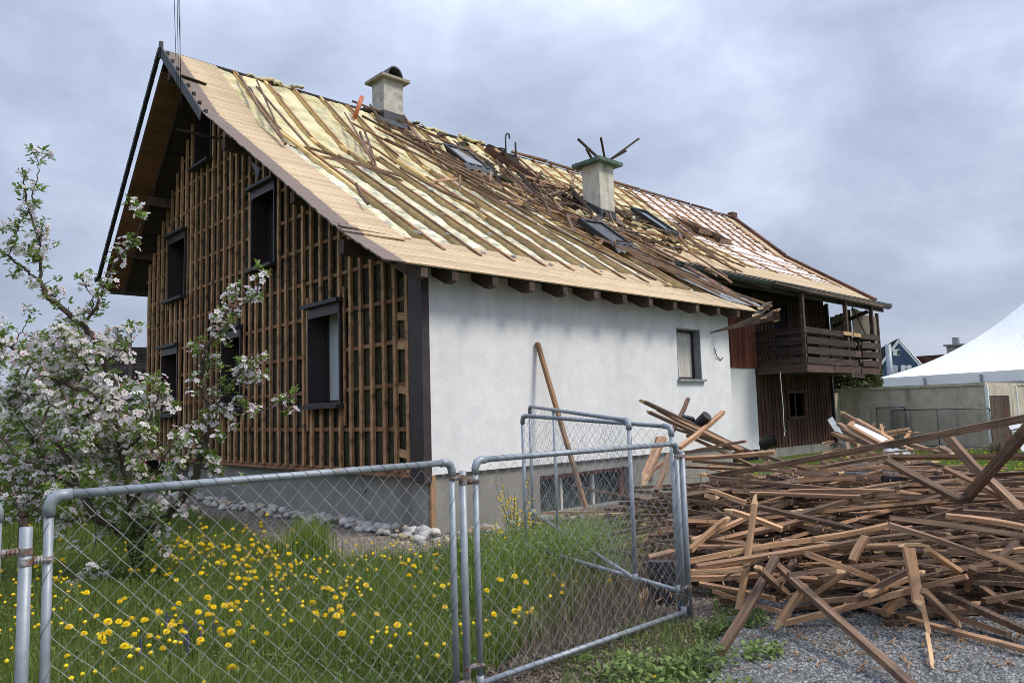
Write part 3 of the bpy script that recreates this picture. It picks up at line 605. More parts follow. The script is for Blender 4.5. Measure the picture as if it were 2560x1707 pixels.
# chimneys
def chimney(x0, y0, w, d, zt, m, capm, capo, th, roundcap=False):
    zb = pz(y0) - .35; b = MB(); b.box((x0, y0, zb), (x0 + w, y0 + d, zt)); ch = b.build('chimney', m, H)
    c = MB(); a = capo
    c.hexa([(x0 - a, y0 - a, zt), (x0 + w + a, y0 - a, zt), (x0 + w + a, y0 + d + a, zt), (x0 - a, y0 + d + a, zt), (x0 - a, y0 - a, zt + th), (x0 + w + a, y0 - a, zt + th), (x0 + w + a, y0 + d + a, zt + th), (x0 - a, y0 + d + a, zt + th)]); c.build('chimney_cap', capm, ch)
    c = MB(); g = .02; zf = pz(y0) + .42; zr = pz(y0 + d) + .28
    c.hexa([(x0 - g, y0 - g, zb), (x0 + w + g, y0 - g, zb), (x0 + w + g, y0 + d + g, zb + .3), (x0 - g, y0 + d + g, zb + .3), (x0 - g, y0 - g, zf - .15), (x0 + w + g, y0 - g, zf - .15), (x0 + w + g, y0 + d + g, zr), (x0 - g, y0 + d + g, zr)]); c.build('lead_flashing', 'lead', ch)
    c = MB(); c.hexa([(x0 - .3, y0 - .18, pz(y0 - .18) + .0), (x0 + w + .2, y0 - .18, pz(y0 - .18) + .0), (x0 + w + .2, y0 + .02, pz(y0) + .06), (x0 - .3, y0 + .02, pz(y0) + .06), (x0 - .3, y0 - .18, pz(y0 - .18) + .03), (x0 + w + .2, y0 - .18, pz(y0 - .18) + .03), (x0 + w + .2, y0 + .02, pz(y0) + .1), (x0 - .3, y0 + .02, pz(y0) + .1)]); c.build('lead_apron', 'lead', ch)
    return ch
c1 = chimney(4.41, 7.42, .60, .55, 10.34, 'chim1', 'cap1', .14, .07)
b = MB(); n = 14; pts = []
for j in range(n + 1): a = math.pi * j / n; pts.append((4.71 + .21 * math.cos(a), .25 * math.sin(a)))
for (xa, za), (xb, zb) in zip(pts, pts[1:]):
    b.hexa([(xa, 7.33, 10.41 + za), (xb, 7.33, 10.41 + zb), (xb, 8.02, 10.41 + zb), (xa, 8.02, 10.41 + za)] + [(4.71 + (x - 4.71) * 1.16, y, 10.41 + z * 1.16) for x, y, z in ((xa, 7.33, za), (xb, 7.33, zb), (xb, 8.02, zb), (xa, 8.02, za))])
b.build('cowl', 'lead', c1); b = MB(); b.box((4.53, 7.6, 10.415), (4.89, 7.62, 10.60)); b.build('cowl_opening', 'void', c1)
c2 = chimney(9.53, 4.62, .62, .62, 8.42, 'chim2', 'cap2', .20, .10)
# steel angle tied to the cables
# torn eave boards at the far corner
cr_ = [((1780, 832), (1860, 806), 12.6), ((1860, 806), (1935, 787), 12.6)]
b = MB(); P = [at(1780, 829, 12.4), at(1850, 806, 12.5), at(1900, 785, 12.6), at(1935, 784, 12.6)]; Q = [at(1779, 833, 12.4), at(1852, 818, 12.5), at(1900, 808, 12.6), at(1938, 800, 12.6)]
for i in range(3): b.hexa([Q[i], Q[i + 1], Q[i + 1] + V((.03, .05, 0)), Q[i] + V((.03, .05, 0)), P[i], P[i + 1], P[i + 1] + V((.03, .05, 0)), P[i] + V((.03, .05, 0))])
b.build('torn_eave_board', 'fascia_timber', roof)
for (a, c, w) in (((1885, 792), (1925, 760), .16), ((1900, 800), (1948, 772), .14), ((1895, 775), (1930, 752), .12), ((1938, 770), (1942, 805), .1)):
    stick('torn_eave_board', at(*a, 12.3), at(*c, 12.5), w, .03, ('fascia_timber', 'fresh_wood'), roof, ends=(1, 1))

# ------------------------------------------------------------------ barn
B = empty('barn', (14, 3.5, 0), 'dark timber barn behind the farmhouse with a balcony and half stripped insulated roof', 'barn')
YW = 3.5; XR = 20.5
b = MB(); b.box((7.94, YW + .03, 0), (XR - .02, 3.9, 5.6)); b.box((XR - .3, 3.9, 0), (XR - .02, 11.4, 5.3)); b.box((7.94, 11.1, 0), (XR - .3, 11.4, 5.3)); b.build('wall', 'void', B)
b = MB(); b.box((7.94, YW - .02, .3), (15.28, YW + .03, 2.77)); b.build('white_wall', 'white_paint', B)
b = MB(); b.box((15.2, YW - .02, -.2), (XR, YW + .03, .28)); b.build('plinth', 'concrete', B)
BWN = (17.25, 18.35, 1.25, 2.0)
x = 15.3; i = 0
while x < XR - .05:
    w = .165; hs = [(BWN[2] - .1, BWN[3] + .1)] if BWN[0] - .12 < x + w and BWN[1] + .12 > x else []
    for z0, z1 in subtract(.28, 5.15, hs + ([(3.3, 4.95)] if 16.6 < x < 17.5 else [])):
        q = MB(); dd = .02 if i % 2 else .045; q.box((x, YW - dd, z0), (x + (w if i % 2 else .06), YW + .03, z1)); q.build('wall_board', 'barn_wood', B)
    x += w if i % 2 else .062; i += 1
x = 11.5
while x < 15.2:
    q = MB(); q.box((x, YW - .045 - U(0, .015), 2.77), (x + .20, YW - .02, 5.0)); q.build('wall_board', 'red_wood', B); x += .215
b = MB(); x0, x1, z0, z1 = BWN
for a in ((x0 - .1, z0 - .1, x0, z1 + .1), (x1, z0 - .1, x1 + .1, z1 + .1), (x0, z1, x1, z1 + .1), (x0, z0 - .1, x1, z0)): b.box((a[0], YW - .08, a[1]), (a[2], YW + .03, a[3]))
bwn = b.build('window', 'barn_wood', B)
b = MB(); b.box((x0, YW + .03, z0), (x1, YW + .035, z1)); b.build('pane', 'glass', bwn)
b = MB(); b.box((x0 + .05, YW, z0), (x0 + .12, YW + .028, z1)); b.box((x1 - .55, YW, z0), (x1 - .48, YW + .028, z1)); b.build('sash', 'dark_timber', bwn)
b = MB(); b.box((XR, YW - .1, .2), (XR + .1, YW, 5.2)); b.build('downpipe', 'gutter', B)
b = MB(); b.box((16.6, YW + .0, 3.3), (17.5, YW + .028, 4.9)); b.build('balcony_door', 'void', B)
# balcony
YO = 1.9; X0b = 15.42; X1b = 20.8; bal = MB(); bal.box((X0b, YO + .06, 2.60), (X1b, YW, 2.70)); BL = bal.build('balcony', 'dark_timber', B)
RZ = [(3.74, 3.92), (3.42, 3.63), (3.12, 3.33), (2.82, 3.02)]
RXM = [18.62, 18.9, 18.85, 19.0]
for i, (z0, z1) in enumerate(RZ):
    zc = (z0 + z1) / 2; h = z1 - z0; mt = ('balcony_wood', 'fresh_wood')
    stick('balcony_rail', (X0b - .03, YW - .05, zc), (X0b - .03, YO - .03, zc), .045, h, mt, BL)
    stick('balcony_rail', (X0b, YO - .04, zc), (RXM[i] - (.75 if i == 0 else 0), YO - .04, zc - .01), .045, h, mt, BL)
    stick('balcony_rail', (19.35 if i else 19.3, YO - .06, zc), (X1b + .1, YO - .06, zc), .045, h, mt, BL)
    stick('balcony_rail', (18.7, YW - .5, zc - .02), (X1b, YW - .5, zc - .02), .04, h, mt, BL)
    stick('balcony_rail', (X1b, YO, zc), (X1b, YW, zc), .04, h, mt, BL)
stick('new_rail_piece', (18.0, YO - .05, 3.86), (18.7, YO - .05, 3.85), .05, .12, ('fresh_wood', 'fresh_wood'), BL); stick('new_rail_piece', (18.72, YO - .07, 3.84), (19.3, YO - .07, 3.83), .05, .12, ('fresh_wood', 'fresh_wood'), BL)
stick('balcony_rail', (18.55, YO - .02, 3.22), (19.35, YO - .02, 3.22), .045, .2, ('balcony_base', 'fresh_wood'), BL)
stick('balcony_rail', (18.5, YO - .06, 2.52), (19.4, YO - .06, 2.50), .05, .16, ('balcony_wood', 'fresh_wood'), BL)
for a, c, mm in (((X0b - .03, YW, 2.69), (X0b - .03, YO, 2.69), 'balcony_base'), ((X0b, YO, 2.69), (17.2, YO, 2.69), 'balcony_base'), ((17.25, YO, 2.7), (19.2, YO, 2.7), 'balcony_base'), ((19.3, YO, 2.69), (X1b, YO, 2.69), 'balcony_base')): stick('balcony_beam', a, c, .08, .23, (mm, 'balcony_base'), BL)
for x, z1 in ((X0b, 5.12), (18.45, 5.1), (X1b - .25, 5.05)): stick('balcony_post', (x, YO + .02, 2.6), (x, YO + .02, z1), .11, .11, ('fascia_timber', 'fascia_timber'), BL)
for x in (19.32, 18.75, 17.2): stick('baluster', (x, YO + .02, 2.55), (x, YO + .02, 3.9), .08, .06, ('dark_timber', 'fascia_timber'), BL)
# corrugated wind screens behind the balcony end
for (xa, ya, xb, yb, za, zb) in ((20.9, 3.5, 20.9, 2.75, 4.75, 4.95), (20.92, 2.72, 23.1, 2.72, 5.0, 4.75)):
    n = 4
    for k in range(n):
        p = V((xa + (xb - xa) * k / n, ya + (yb - ya) * k / n, 0)); q = V((xa + (xb - xa) * (k + .985) / n, ya + (yb - ya) * (k + .985) / n, 0)); zt = za + (zb - za) * (k + .5) / n + U(-.04, .04)
        b = MB(); dd = (q - p).normalized().cross(V((0, 0, 1))) * .02; m_ = 8
        for j in range(m_):
            u0 = p.lerp(q, j / m_) + dd * (j % 2); u1 = p.lerp(q, (j + 1) / m_) + dd * ((j + 1) % 2); b.hexa([(u0.x, u0.y, 3.0), (u1.x, u1.y, 3.0), (u1.x, u1.y + .01, 3.0), (u0.x, u0.y + .01, 3.0), (u0.x, u0.y, zt), (u1.x, u1.y, zt), (u1.x, u1.y + .01, zt), (u0.x, u0.y + .01, zt)])
        b.build('screen_sheet', 'screen', BL)
stick('balcony_brace', (20.4, 3.2, 4.35), (20.5, YO + .1, 4.75), .07, .12, ('dark_timber', 'dark_timber'), BL); stick('balcony_brace', (19.2, YO + .2, 5.1), (20.7, YO + .3, 3.95), .03, .03, ('dark_timber', 'dark_timber'), BL)
stick('screen_post', (23.1, 2.7, 2.95), (23.1, 2.7, 4.95), .1, .1, ('dark_timber', 'dark_timber'), BL)
stick('screen_beam', (20.8, 2.72, 3.0), (23.1, 2.72, 3.0), .08, .1, ('dark_timber', 'dark_timber'), BL)
# barn roof
PB = [(2.05, pz(2.05)), (5.5, 7.42), (7.75, 9.5)]; XB = 22.0
b = MB(); roofslab(b, XE + .01, XB, PB, .16, .04); roofslab(b, XE + .01, XB, [(7.75, 9.5), (11.95, pz(11.95))], .05, .05); br = b.build('roof', 'dark_timber', B)
def sy(y):    # arc length for a given y
    for i in range(3):
        (a, za), (c, zc) = PROF[i], PROF[i + 1]
        if y <= c or i == 2: return SL[i] + (y - a) / (c - a) * (SL[i + 1] - SL[i])
s0, s1, s2 = sy(2.05), sy(3.0), SL[-1]
s = s0
while s < s1 + .25:
    xs = [9.3, 12 + U(-.5, .5), 15 + U(-.5, .5), 18.4 + U(-.5, .5), XB]
    for a, c in zip(xs, xs[1:]): rboard(s + .004, s + .14, a + .004, c, -.03 + U(-.002, .002), par=br)
    s += .14
while s < s2 - .1:
    rboard(s + .004, min(s + .2, s2), 21.1, XB, -.03 + U(-.002, .002), par=br); s += .2
rowh = (s2 - s1 - .25) / 11; nbx = 15; bxw = (21.1 - 9.35) / nbx
holes = [(12.7, 14.0, 4.4, 6.3), (14.6, 15.6, 4.7, 6.3), (16.4, 17.3, 4.4, 6.0)]
for i in range(nbx):
    for j in range(11):
        xa, xb = 9.35 + i * bxw, 9.35 + (i + 1) * bxw; sa, sb = s1 + .25 + j * rowh, s1 + .25 + (j + 1) * rowh
        yc = onprof((sa + sb) / 2)[0]; xc = (xa + xb) / 2
        if any(h[0] < xc < h[1] and h[2] < yc < h[3] for h in holes): continue
        pink = xc + (yc - 5) * .25 > 15.2
        if xc < 10.3 and yc < 6: continue
        nx = ny = 5; vs = []
        for v in range(ny + 1):
            for u in range(nx + 1):
                e = (1 - abs(2 * u / nx - 1) ** 3) * (1 - abs(2 * v / ny - 1) ** 3)
                y, z, _, _ = onprof(sa + (sb - sa) * v / ny, -.12 + e * .10 + U(-.015, .02)); vs.append((xa + (xb - xa) * u / nx, y, z))
        b = MB(); b.v = vs; b.f = [(v * 6 + u, v * 6 + u + 1, v * 6 + u + 7, v * 6 + u + 6) for v in range(ny) for u in range(nx)]; b.m = [0] * len(b.f)
        b.build('insulation_batt', 'pink_wool' if pink else 'yellow_wool', br, smooth=True)
for j in range(12):      # roofing battens over the quilt
    y, z, _, _ = onprof(min(s1 + .25 + j * rowh, s2 - .01), .0); xs = [9.4 + U(0, .3), 13 + U(-.8, .8), 17 + U(-.8, .8), 21.2]
    for a, c in zip(xs, xs[1:]):
        if R() < .9: stick('roof_batten', (a, y, z), (c - .02, y + U(-.03, .03), z), .03, .02, ('warm_wood', 'warm_wood'), br, bend=.02, seg=4)
for i in range(nbx + 1):
    x = 9.35 + i * bxw; y0, z0, _, _ = onprof(s1 + .1, -.03); y1, z1, _, _ = onprof(SL[2] - .01, -.03); y2, z2, _, _ = onprof(s2 - .02, -.03)
    if i % 3 == 0 or x < 15: stick('rafter', (x, y0, z0), (x, y1, z1), .035, .06, ('warm_wood', 'warm_wood'), br); 
    stick('rafter', (x, y1, z1), (x, y2, z2), .035, .06, ('warm_wood', 'warm_wood'), br)
nv = 24; sv0 = sy(2.3)
for k in range(nv):
    a = sv0 + (s2 - sv0) * k / nv; rboard(a, a + (s2 - sv0) / nv + .05, XB - .12, XB + .13, .07, 'verge_tile', br, 'tile_brown', .09)
b = MB(); b.box((XB - .2, 7.65, 9.52), (XB + .15, 7.9, 9.72)); b.build('ridge_tile', 'tile_brown', br)
for k in range(8): stick('ridge_board', (9.2 + k * 1.6, 7.72 + U(-.04, .04), 9.5 + U(0, .04)), (9.2 + k * 1.6 + 1.5, 7.72 + U(-.04, .04), 9.5 + U(0, .04)), .09, .05, ('old_wood', 'old_wood'), br)
gy, gz = 1.98, pz(1.98) - .02
b = MB(); xs = [8.7, 12, 15.4, 18.8, 22.05]
for a, c in zip(xs, xs[1:]):
    b = MB(); n = 7; P = [(gy - .12 + .12 * math.cos(math.pi + math.pi * j / n), gz - .02 + .14 * math.sin(math.pi + math.pi * j / n)) for j in range(n + 1)]
    for (ya, za), (yb, zb) in zip(P, P[1:]): b.add([(a, ya, za), (c - .01, ya, za), (c - .01, yb, zb), (a, yb, zb)], [(0, 1, 2, 3)])
    b.tube([(a, gy - .245, gz), (c - .01, gy - .245, gz)], .018, 5); b.build('gutter', 'gutter', br, smooth=True)
k = 8.8
while k < 22: b = MB(); b.box((k, gy - .03, gz - .03), (k + .31, gy + .09, gz + .05)); b.build('eave_tile', 'grey_slate', br); k += .33
b = MB(); b.box((8.7, 2.03, gz - .24), (22.0, 2.07, gz - .06)); b.build('fascia', 'dark_timber', br)
stick('hanging_board', hit(1756, 674, 1, 1.85), hit(1926, 716, 1, 1.85), .03, .14, ('dark_timber', 'old_wood'), br, up=(0, 0, 1)); stick('hanging_board', hit(1935, 708, 1, 1.8), hit(2206, 764, 1, 1.8), .1, .09, ('old_wood', 'old_wood'), br)
stick('hanging_board', hit(1935, 707, 1, 1.7), hit(2018, 727, 1, 1.7), .1, .07, ('fascia_timber', 'old_wood'), br)
# tiles left along the farmhouse edge of the roof
sv0 = .5
for k in range(22):
    a = .55 + k * .20; rboard(a, a + .24, 9.0 - .12 + k * .012, 9.22 + k * .012, .06, 'verge_tile', roof, 'tile_brown', .05)

# ------------------------------------------------------------------ things on the roof
def skylight(c, w, h, yawdeg, tiltx, name_label, glassm='glass', lift=.12, two=False):
    t = empty('roof_window', c, name_label, 'skylight', 'torn out roof windows')
    y = c[1]; sl = Vector((0, -1, -(pz(y + .1) - pz(y - .1)) / .2)).normalized(); nx = V((1, 0, 0)); n = nx.cross(sl); n = n if n.z > 0 else -n
    rot = Matrix.Rotation(math.radians(yawdeg), 3, n); ax = rot @ nx; ay = rot @ sl; tr = Matrix.Rotation(math.radians(tiltx), 3, ax); ay = tr @ ay; nn = tr @ n
    def P(u, v, d): return V(c) + ax * u + ay * v + nn * d
    b = MB()
    for (u0, v0, u1, v1) in ((-w / 2, -h / 2, w / 2, -h / 2 + .09), (-w / 2, h / 2 - .09, w / 2, h / 2), (-w / 2, -h / 2 + .09, -w / 2 + .08, h / 2 - .09), (w / 2 - .08, -h / 2 + .09, w / 2, h / 2 - .09)):
        b.hexa([P(u0, v0, -.06), P(u1, v0, -.06), P(u1, v1, -.06), P(u0, v1, -.06), P(u0, v0, .06), P(u1, v0, .06), P(u1, v1, .06), P(u0, v1, .06)])
    b.build('frame', 'black', t)
    b = MB(); b.hexa([P(-w / 2 + .08, -h / 2 + .09, .0), P(w / 2 - .08, -h / 2 + .09, .0), P(w / 2 - .08, h / 2 - .09, .0), P(-w / 2 + .08, h / 2 - .09, .0), P(-w / 2 + .08, -h / 2 + .09, .02), P(w / 2 - .08, -h / 2 + .09, .02), P(w / 2 - .08, h / 2 - .09, .02), P(-w / 2 + .08, h / 2 - .09, .02)]); b.build('pane', glassm, t)
    b = MB(); vs = []
    for i in range(9):
        u = -w / 2 - .1 + (w + .2) * i / 8; vs += [P(u, h / 2, .03 + .03 * (i % 2)), P(u, h / 2 + .25 + U(-.05, .05), -.04 + .05 * (i % 2))]
    b.add(vs, [(2 * i, 2 * i + 1, 2 * i + 3, 2 * i + 2) for i in range(8)]); b.build('flashing', 'lead', t)
    return t
p = roofpt(1166, 395, .12); skylight(p, .85, 1.25, 0, -3, 'black framed roof window lying near the ridge between the two chimneys', 'grey_slate')
p = roofpt(1636, 553, .15); skylight(p, .8, 1.5, 4, 6, 'black roof window torn out beside the right-hand chimney')
p = roofpt(1515, 585, .22); skylight(p, 1.0, 1.1, 12, 8, 'crumpled black roof window below the right-hand chimney', 'lead')
for (px, py, w, h, lab) in ((1722, 560, .8, 1.5, 'open wooden roof window shaft on the barn roof'), (1775, 585, .7, 1.4, 'last wooden roof window shaft towards the pink insulation')):
    c = roofpt(px, py, -.0); t = empty('window_shaft', c, lab, 'shaft frame', 'roof window shafts'); sl = V((0, -1, -.66)).normalized()
    for sx in (-1, 1): stick('shaft_side', c + V((sx * w / 2, 0, 0)) - sl * h / 2, c + V((sx * w / 2, 0, 0)) + sl * h / 2, .04, .16, ('old_wood', 'warm_wood'), t)
    for sy_ in (-1, 1): stick('shaft_end', c + sl * h / 2 * sy_ - V((w / 2, 0, 0)), c + sl * h / 2 * sy_ + V((w / 2, 0, 0)), .04, .15, ('old_wood', 'warm_wood'), t)
    b = MB(); q = c + V((0, 0, -.1)); b.add([q - sl * h / 2 - V((w / 2, 0, 0)), q - sl * h / 2 + V((w / 2, 0, 0)), q + sl * h / 2 + V((w / 2, 0, 0)), q + sl * h / 2 - V((w / 2, 0, 0))], [(0, 1, 2, 3)]); b.build('shaft_lining', 'warm_wood' if px < 1750 else 'white_paint', t)
def thing1(o, label, cat, group=None): return prop(o, label, cat, group)
b = MB(); p = roofpt(886, 295, .0); q = hit(905, 243, 1, p.y + .05); b.tube([p, q], .055, 12); thing1(b.build('clay_pipe', 'clay', smooth=True), 'short orange clay pipe sticking up beside the left chimney', 'pipe')
# broken ridge ventilator with a hooked pipe
p = roofpt(1278, 405, .1); b = MB(); t = empty('roof_hatch', p, 'rusty brown metal hatch tipped up near the ridge with a hooked rod', 'hatch')
b.hexa([p + V(v) for v in ((-.25, -.1, -.2), (.25, -.1, -.2), (.25, .2, .0), (-.25, .2, .0), (-.38, -.12, .16), (.22, -.1, .10), (.25, .2, .26), (-.38, .2, .24))]); b.build('panel', 'dark_timber', t)
b = MB(); a = p + V((-.15, .05, .15)); b.tube([a, a + V((0, 0, .55)), a + V((.05, 0, .68)), a + V((.14, 0, .68)), a + V((.16, 0, .55))], .025, 6); b.build('hook', 'black', t)
b = MB(); a = p + V((.24, .05, .05)); b.tube([a, a + V((0, 0, .6))], .03, 6); b.build('rod', 'black', t)
p = roofpt(1345, 455, .15); q = roofpt(1215, 372, .18)
stick_dark = stick('steel_beam', q, p, .16, .16, ('tile_brown', 'tile_brown')); thing1(stick_dark, 'long dark red-brown beam running down the roof from the ridge', 'beam')
# sticks poking out of the right-hand chimney cap
CH = [((1445, 348), (1499, 398)), ((1466, 372), (1482, 402)), ((1502, 344), (1513, 402)), ((1597, 347), (1522, 402)), ((1566, 377), (1524, 400))]
for i, (a, c) in enumerate(CH):
    o = stick('batten', hit(*a, 1, 5.0 - .1 * i), hit(*c, 1, 4.95), .055, .055, ('dark_timber', 'fresh_wood')); prop(o, ['leftmost dark batten sticking out of the green chimney cap', 'short dark batten crossing under the leftmost one on the green chimney cap', 'upright dark batten on top of the green chimney cap', 'longest dark batten slanting up right from the green chimney cap', 'lower short batten slanting right on the green chimney cap'][i], 'batten', 'battens stuck in the chimney cap')
# loose battens strewn over the roof
LB = [(925, 262, 985, 335), (1005, 282, 1085, 385), (1015, 305, 1060, 358), (880, 253, 1100, 345), (755, 365, 1010, 455), (790, 390, 1000, 440), (600, 190, 715, 360), (640, 198, 712, 360), (640, 215, 770, 365),
      (905, 290, 1120, 400), (930, 315, 1240, 470), (950, 300, 1190, 430), (1000, 340, 1230, 450), (960, 345, 1250, 500), (1035, 365, 1330, 540), (1100, 400, 1300, 500), (1150, 480, 1148, 418), (1155, 440, 1200, 420), (1310, 508, 1450, 462),
      (1427, 490, 1440, 408), (1250, 430, 1390, 520), (1240, 400, 1360, 505), (1300, 440, 1390, 505), (1340, 500, 1560, 600), (1400, 520, 1700, 660), (1440, 560, 1760, 700), (1485, 590, 1800, 735), (1520, 600, 1850, 745), (1560, 615, 1900, 770), (1480, 527, 1486, 580), (1500, 610, 1530, 575),
      (860, 280, 930, 405), (900, 330, 935, 400), (910, 325, 940, 420), (890, 460, 920, 510), (1390, 560, 1500, 610), (1600, 640, 1830, 730), (1650, 660, 1930, 765), (1360, 560, 1640, 700), (1560, 590, 1640, 660),
      (1000, 420, 1200, 520), (1180, 470, 1340, 560), (1690, 570, 1800, 650), (1560, 475, 1640, 530), (1130, 360, 1240, 430), (1075, 380, 1260, 470)]
def LBL(P, Q, dark=True):
    x = (px_(P)[0] + px_(Q)[0]) / 2; l = (V(P) - V(Q)).length
    return ('short' if l < 1.2 else 'long' if l > 2.6 else 'middling') + ' weathered batten lying loose on the torn open roof, ' + ('left of the left-hand chimney' if x < 900 else 'just below the left-hand chimney' if x < 1080 else 'around the ridge roof window' if x < 1270 else 'between the two chimneys' if x < 1440 else 'below the right-hand chimney' if x < 1640 else 'along the far eave end')
for i, (xa, ya, xb, yb) in enumerate(LB):
    li = U(.06, .22); lj = U(.06, .22)
    up_ = (xa, ya) in ((925, 262), (1005, 282), (1015, 305), (1480, 527), (1427, 490))
    P_ = roofpt(xa, ya, li); Q_ = roofpt(xb, yb, lj)
    if (P_ - Q_).length > 5.5 or (P_ - Q_).length < .15: Q_ = P_ + (Q_ - P_).normalized() * 3.5
    o = stick('roof_batten', P_, Q_, .05, .035, ('old_wood', 'warm_wood'), ends=(R() < .4, R() < .4), bend=.04, roll=U(0, 3)); prop(o, LBL(P_, Q_), 'batten', 'loose battens on the roof')
for i in range(95):
    t = random.betavariate(1.3, 1.2); cx = 900 + t * 960 + U(-40, 40); cy = 310 + t * 400 + U(-55, 45)
    a = math.radians(random.gauss(27, 7)); l = U(60, 190) * (1.1 - .35 * t); dx, dy = math.cos(a) * l / 2, math.sin(a) * l / 2
    P_ = roofpt(cx - dx, cy - dy, U(.03, .15)); Q_ = roofpt(cx + dx, cy + dy, U(.03, .15))
    if P_.y > 7.75 or Q_.y > 7.75 or (P_ - Q_).length > 4.5 or P_.x < .3 or P_.y < -.3 or Q_.y < -.3: continue
    o = stick('roof_batten', P_, Q_, .045, .03, (random.choice(['old_wood', 'old_wood', 'pile_wood']), 'warm_wood'), ends=(R() < .4, R() < .4), bend=.03, roll=U(0, 3)); prop(o, LBL(P_, Q_), 'batten', 'loose battens on the roof')
for i in range(60):
    cx, cy = (random.gauss(1420, 130), 0); cy = 470 + (cx - 1300) * .36 + U(-50, 50); a = math.radians(random.gauss(25, 38)); l = U(35, 110); dx, dy = math.cos(a) * l / 2, math.sin(a) * l / 2
    P_ = roofpt(cx - dx, cy - dy, U(.03, .3)); Q_ = roofpt(cx + dx, cy + dy, U(.03, .25))
    if P_.y > 7.6 or Q_.y > 7.6 or (P_ - Q_).length > 3 or min(P_.y, Q_.y) < .2: continue
    o = stick('roof_batten', P_, Q_, U(.04, .09), .03, (random.choice(['old_wood', 'dark_timber', 'pile_wood']), 'warm_wood'), ends=(R() < .6, R() < .6), bend=.03, roll=U(0, 3)); prop(o, LBL(P_, Q_), 'batten', 'loose battens on the roof')
# upright debris around the second chimney and ridge, torn felt lumps
for i in range(60):
    t = R(); px, py = (U(1080, 1480), 0) if i < 34 else (U(1480, 1700), 0); py = 345 + (px - 1100) * .42 + U(-8, 60)
    p = roofpt(px, py, .04)
    if p.y > 7.7 or p.y < 2.2: continue
    b = MB(); n = 6; d = V((U(-.5, 1), U(-1, .4), 0)).normalized() * U(.1, .25); pts = []
    for k in range(4): q = p + d * k; pts.append((q.x, q.y, pz(min(q.y, 7.6)) + U(.0, .1)))
    b.tube(pts, [U(.02, .09) for _ in pts], 5); o = b.build('felt_scrap', random.choice(['felt', 'yellow_wool', 'felt', 'dark_timber']), smooth=False); prop(o, 'crumpled scrap of torn roofing felt or wool lying near the ridge', 'scrap', 'torn scraps on the roof')
for i in range(46):
    px = U(1050, 1900); py = 560 + (px - 1050) * .2 + U(-90, 40); p = roofpt(px, py, .02)
    if p.x > 8.8 or p.y > 6: continue
    b = MB(); w = U(.05, .16); a = U(0, 3); d1 = V((math.cos(a), math.sin(a) * .8, math.sin(a) * .5)) * w; d2 = V((-math.sin(a), math.cos(a) * .8, math.cos(a) * .5)) * w * U(.4, .9)
    b.prism([p, p + d1, p + d1 * .8 + d2, p + d2 * .7], (0, 0, .012)); o = b.build('slate_shard', 'grey_slate'); prop(o, 'small grey shard of fibre cement slate on the stripped roof', 'shard', 'slate shards on the roof')
# overhead cables to the gable bracket
for i, (x0, x1) in enumerate(((438, 466), (446, 470), (453, 475), (449, 472))):
    a = V((-.88 + .03 * i, 6.95, 7.55)); e_ = at(x0 - 4, -60, 8.0); e2 = e_ + (e_ - a) * 2.2; b = MB(); b.tube([a, e_, e2], .0045, 4); prop(b.build('overhead_cable', 'black', origin=a), 'thin black overhead cable running up from the gable peak', 'cable', 'overhead cables')
# ------------------------------------------------------------------ garage with door, at the end of the barn
Gg = empty('garage', (21, -1.2, 0), 'low flat roofed concrete garage with weathered wooden door at the barn end', 'garage')
XG = 21.0; YG = -1.2; ztop = 2.06
b = MB(); b.box((XG, YG + .01, -.1), (XG + 6, 4.4, ztop)); b.build('wall', 'garage_concrete', Gg)
b = MB(); b.box((XG - .04, YG - .02, ztop), (XG + 6.1, 4.45, ztop + .09)); b.build('roof_edge', 'garage_concrete', Gg)
xd = [hit(p, 1000, 1, YG).x for p in (2467, 2476, 2519, 2532)]
b = MB(); b.box((XG + .07, YG - .05, -.05), (XG + .16, YG + .009, ztop)); b.box((xd[2], YG - .05, -.05), (xd[3] + .25, YG + .009, ztop)); b.box((XG + .16, YG - .05, 1.72), (xd[2], YG + .009, ztop)); b.build('door_reveal', 'garage_concrete', Gg)
b = MB(); b.box((XG - .03, YG - .08, -.05), (XG + .07, YG + .009, ztop)); b.box((xd[3] + .25, YG - .08, -.05), (xd[3] + .33, YG + .009, ztop)); b.build('door_frame', 'white_paint', Gg)
for k in range(9):
    x = XG + .17 + (xd[2] - XG - .18) * k / 9; b = MB(); b.box((x, YG - .03 - U(0, .01), 0), (x + (xd[2] - XG - .18) / 9 - .008, YG + .008, 1.71)); b.build('door_board', 'barn_wood' if k > 5 else 'fascia_timber', Gg)
b = MB(); b.tube([(XG + .9, YG - .05, .75), (XG + .9, YG - .09, .95), (XG + 1.0, YG - .05, .9)], .015, 5); b.build('door_handle', 'black', Gg)
b = MB(); b.box((XR + .1, 3.4, 0), (XG, 3.6, 2.0)); b.build('wall', 'garage_concrete', Gg)
